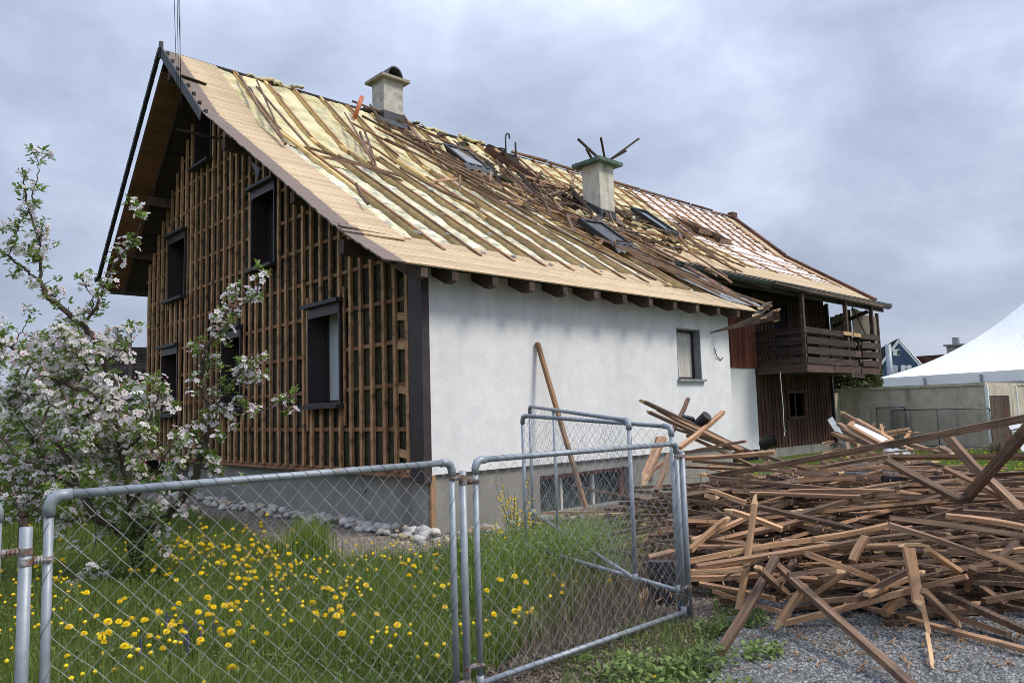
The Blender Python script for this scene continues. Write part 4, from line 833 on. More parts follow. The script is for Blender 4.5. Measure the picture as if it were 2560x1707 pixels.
# sign leaning at the door
sg = empty('sign', at(2540, 1100, 19.5), 'white sign board with dark lettering leaning beside the garage door', 'sign')
c = [at(2521, 1063, 19.3), at(2549, 1058, 19.3), at(2585, 1122, 19.0), at(2556, 1128, 19.0)]
b = MB(); b.add([p for p in c] + [p + FW * .03 for p in c], [(0, 1, 2, 3), (7, 6, 5, 4), (0, 4, 5, 1), (1, 5, 6, 2), (2, 6, 7, 3), (3, 7, 4, 0)]); b.build('board', 'white_paint', sg)
ux = (c[1] - c[0]); uz = (c[0] - c[3]).normalized()
for i, (txt, t) in enumerate((('kanzleibüro', .30), ('Konradsberg', .47))):
    fc = bpy.data.curves.new('lettering', 'FONT'); fc.body = txt; fc.size = .085; fc.align_x = 'CENTER'; fc.align_y = 'CENTER'; fc.offset = .002; fc.materials.append(M['black'])
    tmp = bpy.data.objects.new('tmp', fc); COL.objects.link(tmp); me_ = bpy.data.meshes.new_from_object(tmp.evaluated_get(bpy.context.evaluated_depsgraph_get())); bpy.data.objects.remove(tmp); me_.materials.clear(); me_.materials.append(M['black']); o = bpy.data.objects.new('lettering', me_); xx = ux.normalized(); zz = xx.cross(uz).normalized(); yy = zz.cross(xx)
    p = c[0].lerp(c[3], t * .6) + ux * .5 - FW * .012
    o.matrix_basis = Matrix.Translation(p - wo(sg)) @ Matrix((xx, yy, zz)).transposed().to_4x4(); link(o, sg, p)

# ------------------------------------------------------------------ chain link panels
def chain(mb, c00, c10, c11, c01, cell=.08, r=.0012):
    c00, c10, c11, c01 = map(V, (c00, c10, c11, c01)); w = (c10 - c00).length; h = (c01 - c00).length
    nx = max(2, round(w / cell) * 2); ny = max(2, round(h / cell) * 2); nrm = (c10 - c00).cross(c01 - c00).normalized()
    def P(i, j):
        u, v = i / nx, j / ny; p = c00 * (1 - u) * (1 - v) + c10 * u * (1 - v) + c11 * u * v + c01 * (1 - u) * v
        return p
    jit = {}
    for i in range(nx + 1):
        for j in range(ny + 1):
            if (i + j) % 2 == 0:
                q = P(i, j)
                if 0 < i < nx and 0 < j < ny: q = q + V((U(-1, 1), U(-1, 1), U(-1, 1))) * cell * .045 + nrm * .012 * math.sin(i * .5) * math.sin(j * .4)
                jit[i, j] = q
    for (i, j), p in jit.items():
        for di in (1, -1):
            q = jit.get((i + di, j + 1))
            if q is not None:
                o = nrm * r * (1 if (i + j) // 2 % 2 else -1); a = p + o; e_ = q - o; t = (e_ - a).normalized(); s = t.cross(nrm).normalized() * r; n_ = nrm * r
                k = len(mb.v); mb.v += [tuple(a + s), tuple(a - s * .5 + n_ * .87), tuple(a - s * .5 - n_ * .87), tuple(e_ + s), tuple(e_ - s * .5 + n_ * .87), tuple(e_ - s * .5 - n_ * .87)]
                mb.f += [(k, k + 1, k + 4, k + 3), (k + 1, k + 2, k + 5, k + 4), (k + 2, k, k + 3, k + 5)]; mb.m += [0] * 3
def helix(p, q, R_, r, turns):
    p = V(p); q = V(q); d = (q - p).normalized(); u = d.orthogonal().normalized(); w = d.cross(u); n = int(turns * 9); ph = U(0, 6)
    b = MB(); b.tube([p.lerp(q, i / n) + (u * math.cos(ph + 2 * math.pi * turns * i / n) + w * math.sin(ph + 2 * math.pi * turns * i / n)) * (R_ + r * .8) for i in range(n + 1)], r, 3, cap=False); return b
def panel(name, a, c, zt, zb, label, group, zt2=None, zb2=None, foot=None, mid=None, R_=.018, bottom=True, mats=('galv', 'wire'), cell=.098, laces=True):
    a = V((*a[:2], 0)); c = V((*c[:2], 0)); zt2 = zt2 or zt; zb2 = zb if zb2 is None else zb2; d = (c - a).normalized(); t = empty(name, a, label, 'fence panel', group)
    A0, A1 = V((a.x, a.y, zb)), V((a.x, a.y, zt)); C0, C1 = V((c.x, c.y, zb2)), V((c.x, c.y, zt2)); rr = .042; up = V((0, 0, 1))
    f0 = 0 if foot is None else foot
    for (x, z1, sgn) in ((A0, zt, 1), (C0, zt2, -1)):
        b = MB(); b.tube([(x.x, x.y, f0), (x.x, x.y, z1 - rr)], R_, 10); b.build('post', mats[0], t, smooth=True)
        top = V((x.x, x.y, z1)); el = [top - up * (rr + .035), top - up * rr, top - up * rr * .3 + d * sgn * rr * .3, top + d * sgn * rr, top + d * sgn * (rr + .035)]
        b = MB(); b.tube(el, [R_ * 1.32, R_ * 1.3, R_ * 1.38, R_ * 1.3, R_ * 1.32], 10); b.build('elbow', mats[0], t, smooth=True)
        if laces: h = helix((x.x, x.y, z1 - .1), (x.x, x.y, zb), R_, .0014, 6); h.build('lacing_wire', 'dark_wire', t)
    b = MB(); b.tube([A1 + d * rr, C1 - d * rr], R_, 10); b.build('top_rail', mats[0], t, smooth=True)
    if laces: helix(A1 + d * .1, C1 - d * .1, R_, .0014, (c - a).length / .082).build('lacing_wire', 'dark_wire', t)
    if bottom:
        b = MB(); b.tube([A0 + d * .02 + up * .0, C0 - d * .02], R_, 10); b.build('bottom_rail', mats[0], t, smooth=True)
        if laces: helix(A0 + d * .1, C0 - d * .1, R_, .0016, (c - a).length / .09).build('lacing_wire', 'dark_wire', t)
        for x in (A0, C0): b = MB(); b.tube([x - up * .045, x + up * .045], R_ * 1.3, 10); b.build('tee_fitting', mats[0], t, smooth=True)
    if mid:
        x = A0.lerp(C0, mid); z = A1.lerp(C1, mid).z; b = MB(); b.tube([(x.x, x.y, f0), (x.x, x.y, z - .01)], R_ * .9, 8); b.build('post', mats[0], t, smooth=True)
        b = MB(); b.tube([A1.lerp(C1, mid) - d * .04, A1.lerp(C1, mid) + d * .04], R_ * 1.3, 8); b.build('tee_fitting', mats[0], t, smooth=True)
    b = MB(); chain(b, A0 + d * R_ + up * R_, C0 - d * R_ + up * R_, C1 - d * R_ - up * (R_ + .01), A1 + d * R_ - up * (R_ + .01), cell, .0012 if laces else .003); b.build('wire_mesh', mats[1], t, origin=a)
    return t
YF = -4.93; FZ = 1.335
def fx(px, py): p = hit(px, py, 1, YF); return p.x
xL, xR = fx(122, 1300), fx(1130, 1200); xL2, xR2 = fx(1189, 1200), fx(1694, 1200); xP1, xP2, xP0 = fx(65, 1330), fx(1158, 1250), fx(-8, 1290)
GR = 'galvanised chain link panels of the garden fence'
panel('chain_link_fence', (xL, YF), (xR, YF), FZ, .07, 'widest galvanised chain link panel in front of the dandelion grass, left of the middle post', GR)
panel('chain_link_fence', (xL2, YF), (xR2, YF), FZ, .075, 'galvanised chain link panel between the middle post and the corner post by the wood pile', GR)
panel('chain_link_fence', (xP0 - 2.0, YF), (xP0, YF), FZ, .07, 'chain link panel cut off at the left edge of the photo', GR)
def post(x, y, z, r, label):
    t = empty('fence_post', (x, y, 0), label, 'post', 'galvanised fence posts'); b = MB(); b.tube([(x, y, -.1), (x, y, z)], r, 14); b.tube([(x, y, z - .01), (x, y, z - .008)], r * .9, 12); b.build('pipe', 'galv', t, smooth=True); return t
tp1 = post(xP1, YF, FZ - .11, .0225, 'thick galvanised fence post at the left with two clamps'); tp2 = post(xP2, YF, FZ - .055, .021, 'galvanised fence post standing between the two middle panels')
pc = V((fx(1700, 1200) + .05, YF + .05, 0)); tpc = post(fx(1713, 1300), YF - .0, FZ - .07, .022, 'galvanised end post with clamps next to the wood pile')
def clamp(t, x, y, z, xo):
    b = MB(); b.tube([(x, y, z), (xo, y, z + .004)], [.011, .013], 8); 
    for k in range(4): u = x + (xo - x) * (.35 + .15 * k); b.tube([(u, y, z), (u + .006, y, z)], .017, 8)
    b.tube([(x, y, z - .013), (x, y, z + .013)], (.0255 if t is tp1 else .0235), 12); b.tube([(xo, y, z - .012), (xo, y, z + .012)], .0205, 12); b.tube([(xo - .01, y - .026, z), (xo + .01, y - .026, z)], .006, 6); b.build('clamp', 'rust', t, smooth=False)
clamp(tp1, xP1, YF, FZ - .20, xP0); clamp(tp1, xP1, YF, FZ - .24, xL); clamp(tp2, xP2, YF, FZ - .09, xR); clamp(tp2, xP2, YF, FZ - .12, xL2); clamp(tp2, xP2, YF, .18, xL2); clamp(tp2, xP2, YF, .11, xR)
clamp(tpc, fx(1713, 1300), YF, FZ - .1, xR2); clamp(tpc, fx(1713, 1300), YF, .25, xR2)
# two gate leaves standing open behind
a = at(1311, 1200, 7.35); c = at(1684, 1200, 5.85); panel('gate_leaf', a, c, at(1297, 1040, 7.35).z, at(1305, 1363, 7.35).z, 'nearer open chain link gate leaf behind the corner post', 'open gate leaves', zt2=at(1680, 1065, 5.85).z, zb2=at(1685, 1470, 5.85).z, cell=.1)
a = at(1330, 1200, 9.0); c = at(1578, 1200, 6.1); panel('gate_leaf', a, c, at(1318, 1017, 9.0).z, at(1341, 1280, 9.0).z, 'farther open chain link gate leaf with a middle upright', 'open gate leaves', zt2=at(1565, 1050, 6.1).z, zb2=at(1592, 1442, 6.1).z, mid=.32, cell=.1)
# spare panels leaning against the garage
for i, (p, q, x, lab) in enumerate((((2229, 1013), (2474, 1020), 20.75, 'wide chain link panel leaning on the concrete garage wall'), ((2191, 1019), (2262, 1014), 20.85, 'narrow chain link panel leaning at the left on the garage wall'))):
    a = hit(*p, 0, x); c = hit(*q, 0, x); panel('chain_link_fence', c, a, min(a.z, c.z), .15, lab, 'spare fence panels', mats=('dark_wire', 'dark_wire'), R_=.018, mid=.52 if i == 0 else None, cell=.1, laces=False)

# ------------------------------------------------------------------ timber pile
PM = ('pile_wood', 'fresh_wood'); DM = ('old_wood', 'fresh_wood'); WM = ('warm_wood', 'fresh_wood')
GP = 'battens in the demolition pile'
def Z2(x, y): return 1560 + x / 2.099, 960 + y / 2.099
PL = [ # zoom coordinates, ends' distance (>=2) or height (<2), width, material, ends, label
 (465, 482, 2140, 172, 8.6, 5.3, .085, DM, (0, 0), 'longest heavy beam propped over the pile, rising to the right edge'),
 (1690, 262, 1905, 500, 6.35, 6.0, .09, DM, (0, 0), 'short thick brace hanging down from the long rising beam'),
 (1890, 480, 2085, 670, 6.1, 5.7, .075, DM, (0, 0), 'lower beam crossing behind the leaning beam at the right'),
 (2150, 200, 1795, 602, 5.0, 6.2, .085, DM, (0, 0), 'thick beam leaning down left from the right edge of the photo'),
 (1385, 402, 1782, 614, 7.4, 6.1, .08, DM, (0, 0), 'thick beam slanting down right below the long rising beam'),
 (1000, 447, 1390, 378, 8.6, 7.9, .06, DM, (1, 0), None), (1210, 375, 2130, 372, 8.4, 6.8, .06, PM, (1, 0), 'long pale level batten reaching the right edge above the grass'), (1340, 392, 2130, 388, 8.2, 6.9, .05, PM, (1, 0), None),
 (570, 562, 1672, 600, 7.8, 7.0, .085, DM, (0, 0), 'thick level beam across the middle of the pile'), (450, 492, 1160, 560, 8.2, 7.6, .075, DM, (0, 0), None), (660, 572, 1240, 592, 7.4, 7.0, .05, PM, (0, 0), None),
 (68, 76, 640, 352, 9.6, 8.4, .07, DM, (1, 0), 'longest batten pointing up left out of the back of the pile by the white wall'), (118, 96, 760, 400, 9.5, 8.3, .05, DM, (0, 0), None), (180, 130, 620, 352, 9.4, 8.3, .075, PM, (0, 0), None), (105, 135, 500, 312, 9.2, 8.6, .06, DM, (1, 0), None),
 (336, 76, 255, 245, 9.6, 9.2, .06, DM, (0, 0), 'upright batten end standing against the white wall'), (520, 146, 290, 335, 9.2, 8.4, .065, PM, (0, 0), 'batten crossing up right in front of the white wall'),
 (205, 285, 100, 520, 7.9, 7.3, .09, PM, (0, 1), None), (235, 370, 170, 560, 8.0, 7.6, .06, DM, (0, 0), None), (300, 390, 790, 357, 8.6, 8.0, .07, PM, (0, 0), 'thick level beam end at the top left of the pile'), (300, 365, 638, 300, 8.8, 8.2, .05, PM, (0, 0), None), (360, 402, 840, 432, 8.7, 8.2, .05, DM, (0, 0), None),
 (270, 235, 560, 340, 9.0, 8.6, .05, DM, (0, 0), None), (330, 270, 700, 440, 9.0, 8.2, .04, DM, (0, 0), None), (560, 330, 840, 410, 8.8, 8.4, .05, DM, (0, 0), None),
 (693, 556, 600, 1185, 6.15, 5.6, .052, ('warm_wood', 'fresh_wood'), (1, 0), 'upright fresh stake with a sharp tip standing in the pile near the fence'),
 (512, 652, 830, 762, 6.6, 6.3, .06, WM, (1, 0), None), (345, 872, 560, 690, 6.2, 6.8, .055, WM, (0, 1), None), (360, 820, 640, 700, 6.5, 6.9, .045, PM, (0, 0), None),
 (318, 932, 1045, 806, 5.85, 6.0, .06, WM, (0, 0), None), (1000, 812, 1392, 738, 5.95, 6.2, .06, WM, (0, 0), 'bright pale batten with a clean end on top of the front of the pile'),
 (380, 960, 1070, 850, 5.6, 5.9, .058, PM, (0, 0), None), (1060, 855, 1500, 792, 5.9, 6.1, .05, DM, (0, 0), None), (350, 852, 1480, 848, 6.3, 5.9, .045, PM, (0, 0), None), (1440, 850, 1610, 850, 5.85, 5.85, .04, ('fresh_wood', 'fresh_wood'), (1, 1), None),
 (500, 1410, 798, 905, .03, 5.7, .072, DM, (0, 0), 'dark round-edged batten sloping down to the ground near the fence corner'),
 (795, 945, 1560, 1625, 5.75, .03, .065, DM, (0, 0), 'long dark batten running out to the bottom edge over the gravel'),
 (792, 1295, 945, 1065, .03, .3, .055, WM, (1, 0), 'short pale batten with a split tip resting on the gravel'), (832, 1255, 1500, 1080, .03, .25, .06, WM, (0, 0), None), (1480, 1085, 1800, 1008, .25, .4, .055, PM, (0, 0), None),
 (1120, 1183, 1500, 975, .1, .4, .06, DM, (1, 0), None), (345, 1018, 700, 1000, .3, .3, .05, PM, (0, 0), None), (860, 1000, 1170, 985, .45, .45, .05, DM, (0, 1), None), (350, 985, 620, 965, .4, .4, .05, PM, (0, 0), None),
 (395, 1045, 870, 1140, .2, .12, .05, PM, (0, 1), None), (470, 1085, 868, 1205, .12, .05, .055, PM, (0, 0), 'batten with a clean brown cut end just right of the fence corner post'),
 (1010, 1092, 2130, 1398, .05, .05, .05, PM, (0, 0), 'longest batten lying on the gravel, running to the right edge'),
 (1485, 865, 1545, 1190, 5.45, .2, .075, WM, (0, 1), 'wide split plank standing on the front of the pile'), (1515, 862, 1600, 1310, 5.45, .06, .04, WM, (0, 0), None), (1590, 1310, 1622, 1512, .08, .02, .03, ('fresh_wood', 'fresh_wood'), (0, 1), 'thin pale splinter pointing down over the gravel'),
 (1570, 1082, 1765, 1270, .35, .06, .055, DM, (0, 1), None), (1365, 1205, 1465, 1135, .05, .12, .075, WM, (0, 0), 'short thick block of timber lying in front on the gravel'), (1465, 1130, 2020, 1312, .08, .05, .06, PM, (0, 0), None),
 (1590, 868, 1795, 1005, .6, .35, .05, WM, (0, 1), None), (965, 892, 1352, 1038, .6, .25, .065, PM, (0, 1), None), (1392, 738, 1900, 905, .78, .55, .06, DM, (0, 0), None), (1850, 870, 2130, 985, .6, .45, .06, PM, (0, 0), None), (1395, 702, 2120, 800, .8, .7, .05, DM, (0, 0), None),
 (690, 640, 1250, 770, 6.9, 6.3, .06, DM, (0, 0), None), (430, 545, 640, 622, 7.3, 7.1, .06, WM, (1, 0), None), (420, 580, 500, 600, 7.2, 7.1, .08, WM, (1, 1), None), (915, 692, 1435, 542, 6.7, 7.4, .055, DM, (0, 0), 'batten rising to the right across the middle of the pile'), (1198, 930, 1268, 802, .45, .6, .065, PM, (0, 0), None),
 (940, 1140, 1165, 985, .12, .4, .055, PM, (0, 0), None), (1680, 440, 2120, 650, 6.7, 6.0, .055, PM, (0, 0), None), (1730, 497, 2070, 625, 6.6, 6.1, .055, PM, (1, 0), None), (1690, 690, 2130, 755, .75, .7, .05, PM, (0, 0), None),
 (1800, 1015, 2130, 1065, .2, .2, .03, WM, (0, 0), None), (1850, 1045, 2000, 1155, .2, .08, .06, DM, (0, 0), None), (1690, 1165, 1885, 1145, .12, .12, .05, PM, (0, 1), None), (1940, 1100, 2130, 1140, .1, .1, .05, PM, (0, 0), None), (1930, 1150, 2130, 1190, .06, .06, .05, DM, (0, 0), None),
 (1830, 960, 1800, 1085, .45, .2, .055, DM, (0, 1), None), (1780, 968, 2005, 970, .4, .4, .05, PM, (0, 1), None), (690, 950, 870, 1110, .55, .12, .06, DM, (1, 1), None), (530, 1010, 760, 905, .3, .5, .02, DM, (0, 0), None),
 (860, 560, 1420, 560, 7.5, 7.0, .04, PM, (0, 0), None), (920, 505, 1215, 492, 7.9, 7.7, .08, PM, (0, 0), None), (1100, 480, 1345, 490, 8.0, 7.8, .08, DM, (0, 0), None), (805, 445, 1075, 475, 8.6, 8.4, .09, DM, (0, 0), None),
 (1500, 500, 2130, 465, 8.2, 7.0, .05, DM, (0, 0), None), (1530, 530, 2130, 520, 7.6, 6.8, .05, DM, (0, 0), None), (1570, 570, 2130, 600, 7.2, 6.2, .05, DM, (0, 0), None), (1620, 655, 2130, 690, 6.7, 6.0, .07, DM, (0, 0), None), (1510, 640, 1760, 560, 6.9, 6.9, .06, DM, (0, 0), None),
 (1580, 710, 1775, 650, 6.5, 6.4, .05, DM, (0, 0), None), (1400, 770, 1760, 790, 6.2, 6.1, .05, PM, (0, 1), None), (1700, 870, 1960, 900, .5, .5, .05, DM, (0, 0), None), (1900, 950, 2010, 1095, .3, .08, .035, DM, (0, 1), None),
]
def LP_(P, Q, mm, w):
    a = px_(P); c = px_(Q); x = (a[0] + c[0]) / 2; y = (a[1] + c[1]) / 2; l = (V(P) - V(Q)).length
    return ('dark' if mm[0] == 'old_wood' else 'pale' if mm[0] in ('warm_wood', 'fresh_wood') else 'mid brown') + (' thick' if w > .052 else ' thin') + (' short' if l < 1.3 else ' long' if l > 2.6 else '') + ' batten in the ' + ('back' if y < 1190 else 'middle' if y < 1330 else 'front') + ' of the pile, ' + ('beside the fence corner' if x < 1830 else 'below the dark barn wall' if x < 2080 else 'below the leaning beams' if x < 2330 else 'at the right edge')
for (x0, y0, x1, y1, d0, d1, w, mm, en, lab) in PL:
    P_ = zat(*Z2(x0, y0), d0); Q_ = zat(*Z2(x1, y1), d1); P_.z = max(P_.z, .03); Q_.z = max(Q_.z, .03)
    w *= .8; o = stick('batten', P_, Q_, w, w * U(.65, .9), mm, ends=en, bend=.012, roll=U(-.3, .3)); prop(o, lab or LP_(P_, Q_, mm, w), 'batten', GP)
# pieces seen through the fence
def Z5(x, y): return 1100 + x / 2.904, 960 + y / 2.904
for (x0, y0, x1, y1, d0, d1, w, mm, en) in [(1280, 1285, 1690, 1005, .08, .45, .075, WM, (0, 0)), (1265, 1295, 1480, 1190, .05, .2, .05, WM, (0, 1)), (1555, 1310, 1625, 1150, .1, .4, .06, WM, (0, 1)), (1400, 1340, 1780, 1290, .1, .15, .04, WM, (1, 0)), (1470, 1400, 1770, 1240, .05, .3, .05, PM, (0, 0)), (1440, 1560, 1560, 1470, .05, .12, .065, WM, (0, 0)), (1570, 1410, 1700, 1290, .1, .25, .06, PM, (0, 0)),
    (1020, 960, 1640, 930, .16, .16, .05, ('fresh_wood', 'fresh_wood'), (1, 1)), (740, 935, 1680, 905, .2, .2, .05, PM, (0, 0)), (620, 985, 1150, 985, .08, .08, .05, DM, (0, 0)), (1080, 770, 1690, 885, .7, .35, .045, DM, (0, 1)), (1400, 830, 1690, 860, .5, .4, .05, PM, (0, 0)), (1200, 990, 1690, 1020, .1, .1, .06, DM, (0, 0)), (1600, 395, 1480, 745, 8.6, 7.9, .09, PM, (0, 1)), (1650, 560, 1575, 775, 8.4, 7.9, .05, DM, (0, 0)), (1465, 670, 1640, 560, 8.0, 8.3, .05, PM, (1, 0)),
    (205, 1050, 380, 1040, .06, .06, .04, PM, (0, 0)), (100, 1060, 205, 1075, .05, .05, .05, WM, (1, 0)), (1290, 1160, 1600, 1130, .1, .1, .05, PM, (0, 1)), (1600, 1230, 1690, 1190, .2, .2, .05, PM, (0, 0)), (1350, 1210, 1560, 1330, .1, .1, .04, PM, (0, 0)), (960, 730, 1400, 820, 9.3, 8.6, .03, DM, (0, 0))]:
    P_ = zat(*Z5(x0, y0), d0); Q_ = zat(*Z5(x1, y1), d1); P_.z = max(P_.z, .03); Q_.z = max(Q_.z, .03); o = stick('batten', P_, Q_, w, w * .7, mm, ends=en, bend=.01, roll=U(-.3, .3)); prop(o, ('long' if (P_ - Q_).length > 2 else 'short') + (' pale' if mm[0] != 'old_wood' else ' dark') + ' broken batten ' + ('against the white wall foundation' if y1 < 800 else 'lying low behind the open chain link gate leaves'), 'batten', 'battens behind the gate')
def ab(a, b_): return V((CAM.x + a * RT.x / .9996 + b_ * .6865, CAM.y + a * RT.y / .9996 + b_ * .7272))
RT2 = V((.7291, -.6844)); FW2 = V((.6865, .7271))
def hpile(a, b_):
    t = max(0, min(1, (b_ - 5.5 + .06 * a) / 2.6)) ** .8; k = 1 if b_ < 10 else max(0, 1 - (b_ - 10) / 2.5); e_ = max(0, min(1, (a - .14 * b_ + .15) / .9)); r_ = 1 if a < 5 else max(.25, 1 - (a - 5) / 6)
    return (.20 + .62 * t) * k * e_ * r_ * (1 if t > 0 else .15)
NR = 300 - len(PL)
for i in range(NR):
    b_ = 5.4 + 5.4 * random.random() ** .8; a = .16 * b_ + U(0, 1) * (5.6 * b_ / 7.5 - .16 * b_)
    if b_ < 6 and (a < .9 or a > 2.9): continue
    h = hpile(a, b_); z = h * U(.35, 1.0) + .04; c = CAM.xy + RT2 * a + FW2 * b_
    th = math.atan2(RT2.y, RT2.x) + random.gauss(0, .27 if b_ > 6.6 else .5); l = U(1.4, 4.0) if b_ > 6.2 else U(.6, 2.0); d = V((math.cos(th), math.sin(th), 0)) * l / 2
    dz = random.gauss(0, .05) * l
    za, zb = z + dz, z - dz
    hp = lambda q: hpile((V(q) - CAM.xy).dot(RT2), (V(q) - CAM.xy).dot(FW2))
    P_ = V((c.x - d.x, c.y - d.y, max(.03, min(za, hp((c.x - d.x, c.y - d.y)) + .08)))); Q_ = V((c.x + d.x, c.y + d.y, max(.03, min(zb, hp((c.x + d.x, c.y + d.y)) + .08))))
    pa = (P_.xy - CAM.xy)
    if min(P_.y, Q_.y) < -4.0 and min(P_.x, Q_.x) < -.75: continue
    if max(P_.y, Q_.y) > -.15 and min(P_.x, Q_.x) < 8: continue
    mm = random.choice([PM, PM, DM, DM, DM, WM if b_ < 7.5 else PM, WM if b_ < 6.5 else DM]); w = U(.034, .06)
    o = stick('batten', P_, Q_, w, U(.024, .038), mm, ends=(R() < .35, R() < .35), bend=.02, roll=U(-.5, .5)); prop(o, LP_(P_, Q_, mm, w), 'batten', GP)
# the tangle deep inside and the splinters: too many to tell apart
b = MB(); tm = []
for i in range(900):
    b_ = 5.6 + 5.4 * random.random() ** .8; a = .17 * b_ + U(0, 1) * (5.7 * b_ / 7.5 - .17 * b_); h = hpile(a, b_) * U(0, .85); c = CAM.xy + RT2 * a + FW2 * b_
    th = math.atan2(RT2.y, RT2.x) + random.gauss(0, .5); l = U(.3, 1.6); d = V((math.cos(th), math.sin(th), 0)) * l / 2; dz = random.gauss(0, .06) * l
    if c.y < -4.3 and c.x < -.6 or c.y > -.9 and c.x < 8: continue
    b.bar((c.x - d.x, c.y - d.y, max(.02, h + dz)), (c.x + d.x, c.y + d.y, max(.02, h - dz)), U(.03, .06), U(.025, .045))
o = b.build('timber_tangle', 'old_wood', origin=(2, -4.5, 0)); prop(o, 'dense tangle of broken battens filling the inside of the pile', 'rubble', kind='stuff')
b = MB()
for i in range(1500):
    b_ = U(4.6, 9); a = .17 * b_ + U(-.3, 4.8); c = CAM.xy + RT2 * a + FW2 * b_; th = U(0, 7); l = U(.02, .09); z = .014 if b_ < 5.7 else hpile(a, b_) * U(.5, 1.05) + .02
    b.bar((c.x, c.y, z), (c.x + math.cos(th) * l, c.y + math.sin(th) * l, z + U(-.005, .03)), U(.003, .012), U(.002, .008))
o = b.build('splinters', 'warm_wood', origin=(2, -4.5, 0)); prop(o, 'scattered wood splinters and chips on the pile and gravel', 'splinters', kind='stuff')
# nails sticking out of the battens
b = MB()
for i in range(420):
    b_ = U(5.2, 9.5); a = .18 * b_ + U(0, 4.6); c = CAM.xy + RT2 * a + FW2 * b_; z = hpile(a, b_) + U(-.05, .05); b.bar((c.x, c.y, z), (c.x + U(-.025, .025), c.y + U(-.025, .025), z + U(.04, .09) * random.choice([1, -1])), .0035, .0035)
o = b.build('nails', 'dark_wire', origin=(2, -4.5, 0)); prop(o, 'bent nails sticking out of the battens of the pile', 'nails', kind='stuff')
# black pipe, felt and other rubbish
b = MB(); p, q = at(*Z2(385, 218), 9.0), at(*Z2(437, 165), 8.9); b.tube([p, q, p.lerp(q, .98), p.lerp(q, .5)], [.065, .065, .05, .05], 14); prop(b.build('plastic_pipe', 'black', smooth=False), 'short thick black pipe end on the back of the pile by the white wall', 'pipe')
b = MB(); P = [at(*Z2(x, y), 9.1) for x, y in ((305, 168), (372, 182), (378, 212), (345, 205), (310, 190))]; b.prism(P, FW * .05 + V((0, 0, .02))); prop(b.build('bent_sheet', 'black'), 'crumpled black sheet beside the black pipe on the pile', 'sheet')
b = MB(); p = at(1650, 1360, 6.3); p.z = .0; b.tube([p, p + V((.02, .02, .34))], .11, 16); prop(b.build('black_bucket', 'black', smooth=False), 'black bucket standing among the boards behind the gate', 'bucket')
b = MB(); p = at(1921, 1112, 15.6); q = at(1912, 1112, 15.6); b.tube([at(1908, 1112, 15.7), at(1930, 1100, 15.5), at(1931, 1099.5, 15.5)], [.12, .13, .17], 14); prop(b.build('black_tub', 'black', smooth=False), 'black round tub tipped over at the foot of the dark barn wall', 'tub')
# debris heap at the barn with the white roof window pane
def Z7(x, y): return 2000 + x / 4.127, 960 + y / 4.127
t = empty('broken_roof_window', at(2180, 1085, 14.2), 'broken roof window with brown frame and white pane on the heap by the barn', 'roof window')
fr = [at(*Z7(x, y), d) for x, y, d in ((575, 378, 14.2), (515, 448, 13.8), (850, 640, 13.0), (950, 590, 13.3))]
for i in range(4): stick('frame', fr[i], fr[(i + 1) % 4], .09, .1, ('warm_wood', 'fresh_wood'), t)
ce = sum(fr, V()) / 4; b = MB(); b.prism([ce + (p - ce) * .86 for p in fr], (0, 0, .03)); b.build('pane', 'white_paint', t)
o = stick('moss_batten', at(*Z7(395, 275), 14.4), at(*Z7(960, 590), 13.3), .07, .06, DM, ends=(1, 0)); prop(o, 'mossy batten slanting along the broken roof window on the heap', 'batten')
b = MB(); P = [at(*Z7(x, y), d) for x, y, d in ((285, 372, 14.8), (335, 335, 15.0), (535, 660, 13.9), (490, 685, 13.7))]; b.prism(P, FW * .02); prop(b.build('metal_sheet', 'grey_slate'), 'bent grey metal sheet standing on end at the barn corner', 'sheet')
for (x0, y0, x1, y1, d0, d1, w, mm) in [(350, 505, 650, 650, 14, 13, .11, PM), (400, 410, 760, 640, 14, 13.2, .1, DM), (450, 470, 800, 660, 13.6, 12.8, .09, DM), (870, 505, 1130, 460, 14, 14, .06, WM), (905, 540, 1010, 505, 14, 14, .07, WM), (1000, 505, 1245, 500, 14, 13.6, .04, WM), (860, 515, 835, 415, 14, 14.2, .05, WM), (740, 455, 765, 400, 14.4, 14.4, .06, WM), (800, 470, 885, 440, 14.2, 14.2, .05, WM), (1085, 570, 1135, 490, 13.8, 14.2, .06, WM),
    (215, 620, 350, 590, 15, 15, .06, PM), (215, 725, 460, 650, 13.5, 13.6, .06, WM), (560, 735, 1450, 655, 12.2, 10.5, .045, WM), (1140, 615, 1440, 710, 13, 11.5, .08, DM), (850, 670, 960, 710, 12.6, 12.2, .07, PM), (1455, 655, 1600, 740, 10.5, 9.8, .09, DM), (1050, 625, 1200, 690, 12.8, 12, .05, PM), (490, 600, 500, 770, 13.3, 12.8, .05, DM), (300, 780, 345, 790, 12, 12, .05, WM), (650, 690, 900, 760, 12.4, 11.6, .07, DM), (270, 640, 440, 600, 14.4, 14.4, .05, DM), (1040, 770, 1130, 812, 11.4, 11, .05, PM), (580, 760, 820, 742, 11.6, 11.2, .04, WM)]:
    P_ = at(*Z7(x0, y0), d0); Q_ = at(*Z7(x1, y1), d1); P_.z = max(P_.z, .03); Q_.z = max(Q_.z, .03); o = stick('batten', P_, Q_, w, w * .6, mm, ends=(R() < .5, R() < .5), bend=.01); prop(o, 'broken batten on the smaller heap in front of the barn', 'batten', 'battens on the heap by the barn')
b = MB()
for i in range(260):
    p = at(U(2010, 2330), U(1085, 1150), U(11.6, 14.4)); p.z = U(.02, .55) * (1 if p.x < 14 else .5); th = U(0, 6.3); l = U(.15, .7); b.bar(p, p + V((math.cos(th) * l, math.sin(th) * l, U(-.15, .15))), U(.03, .12), U(.02, .05))
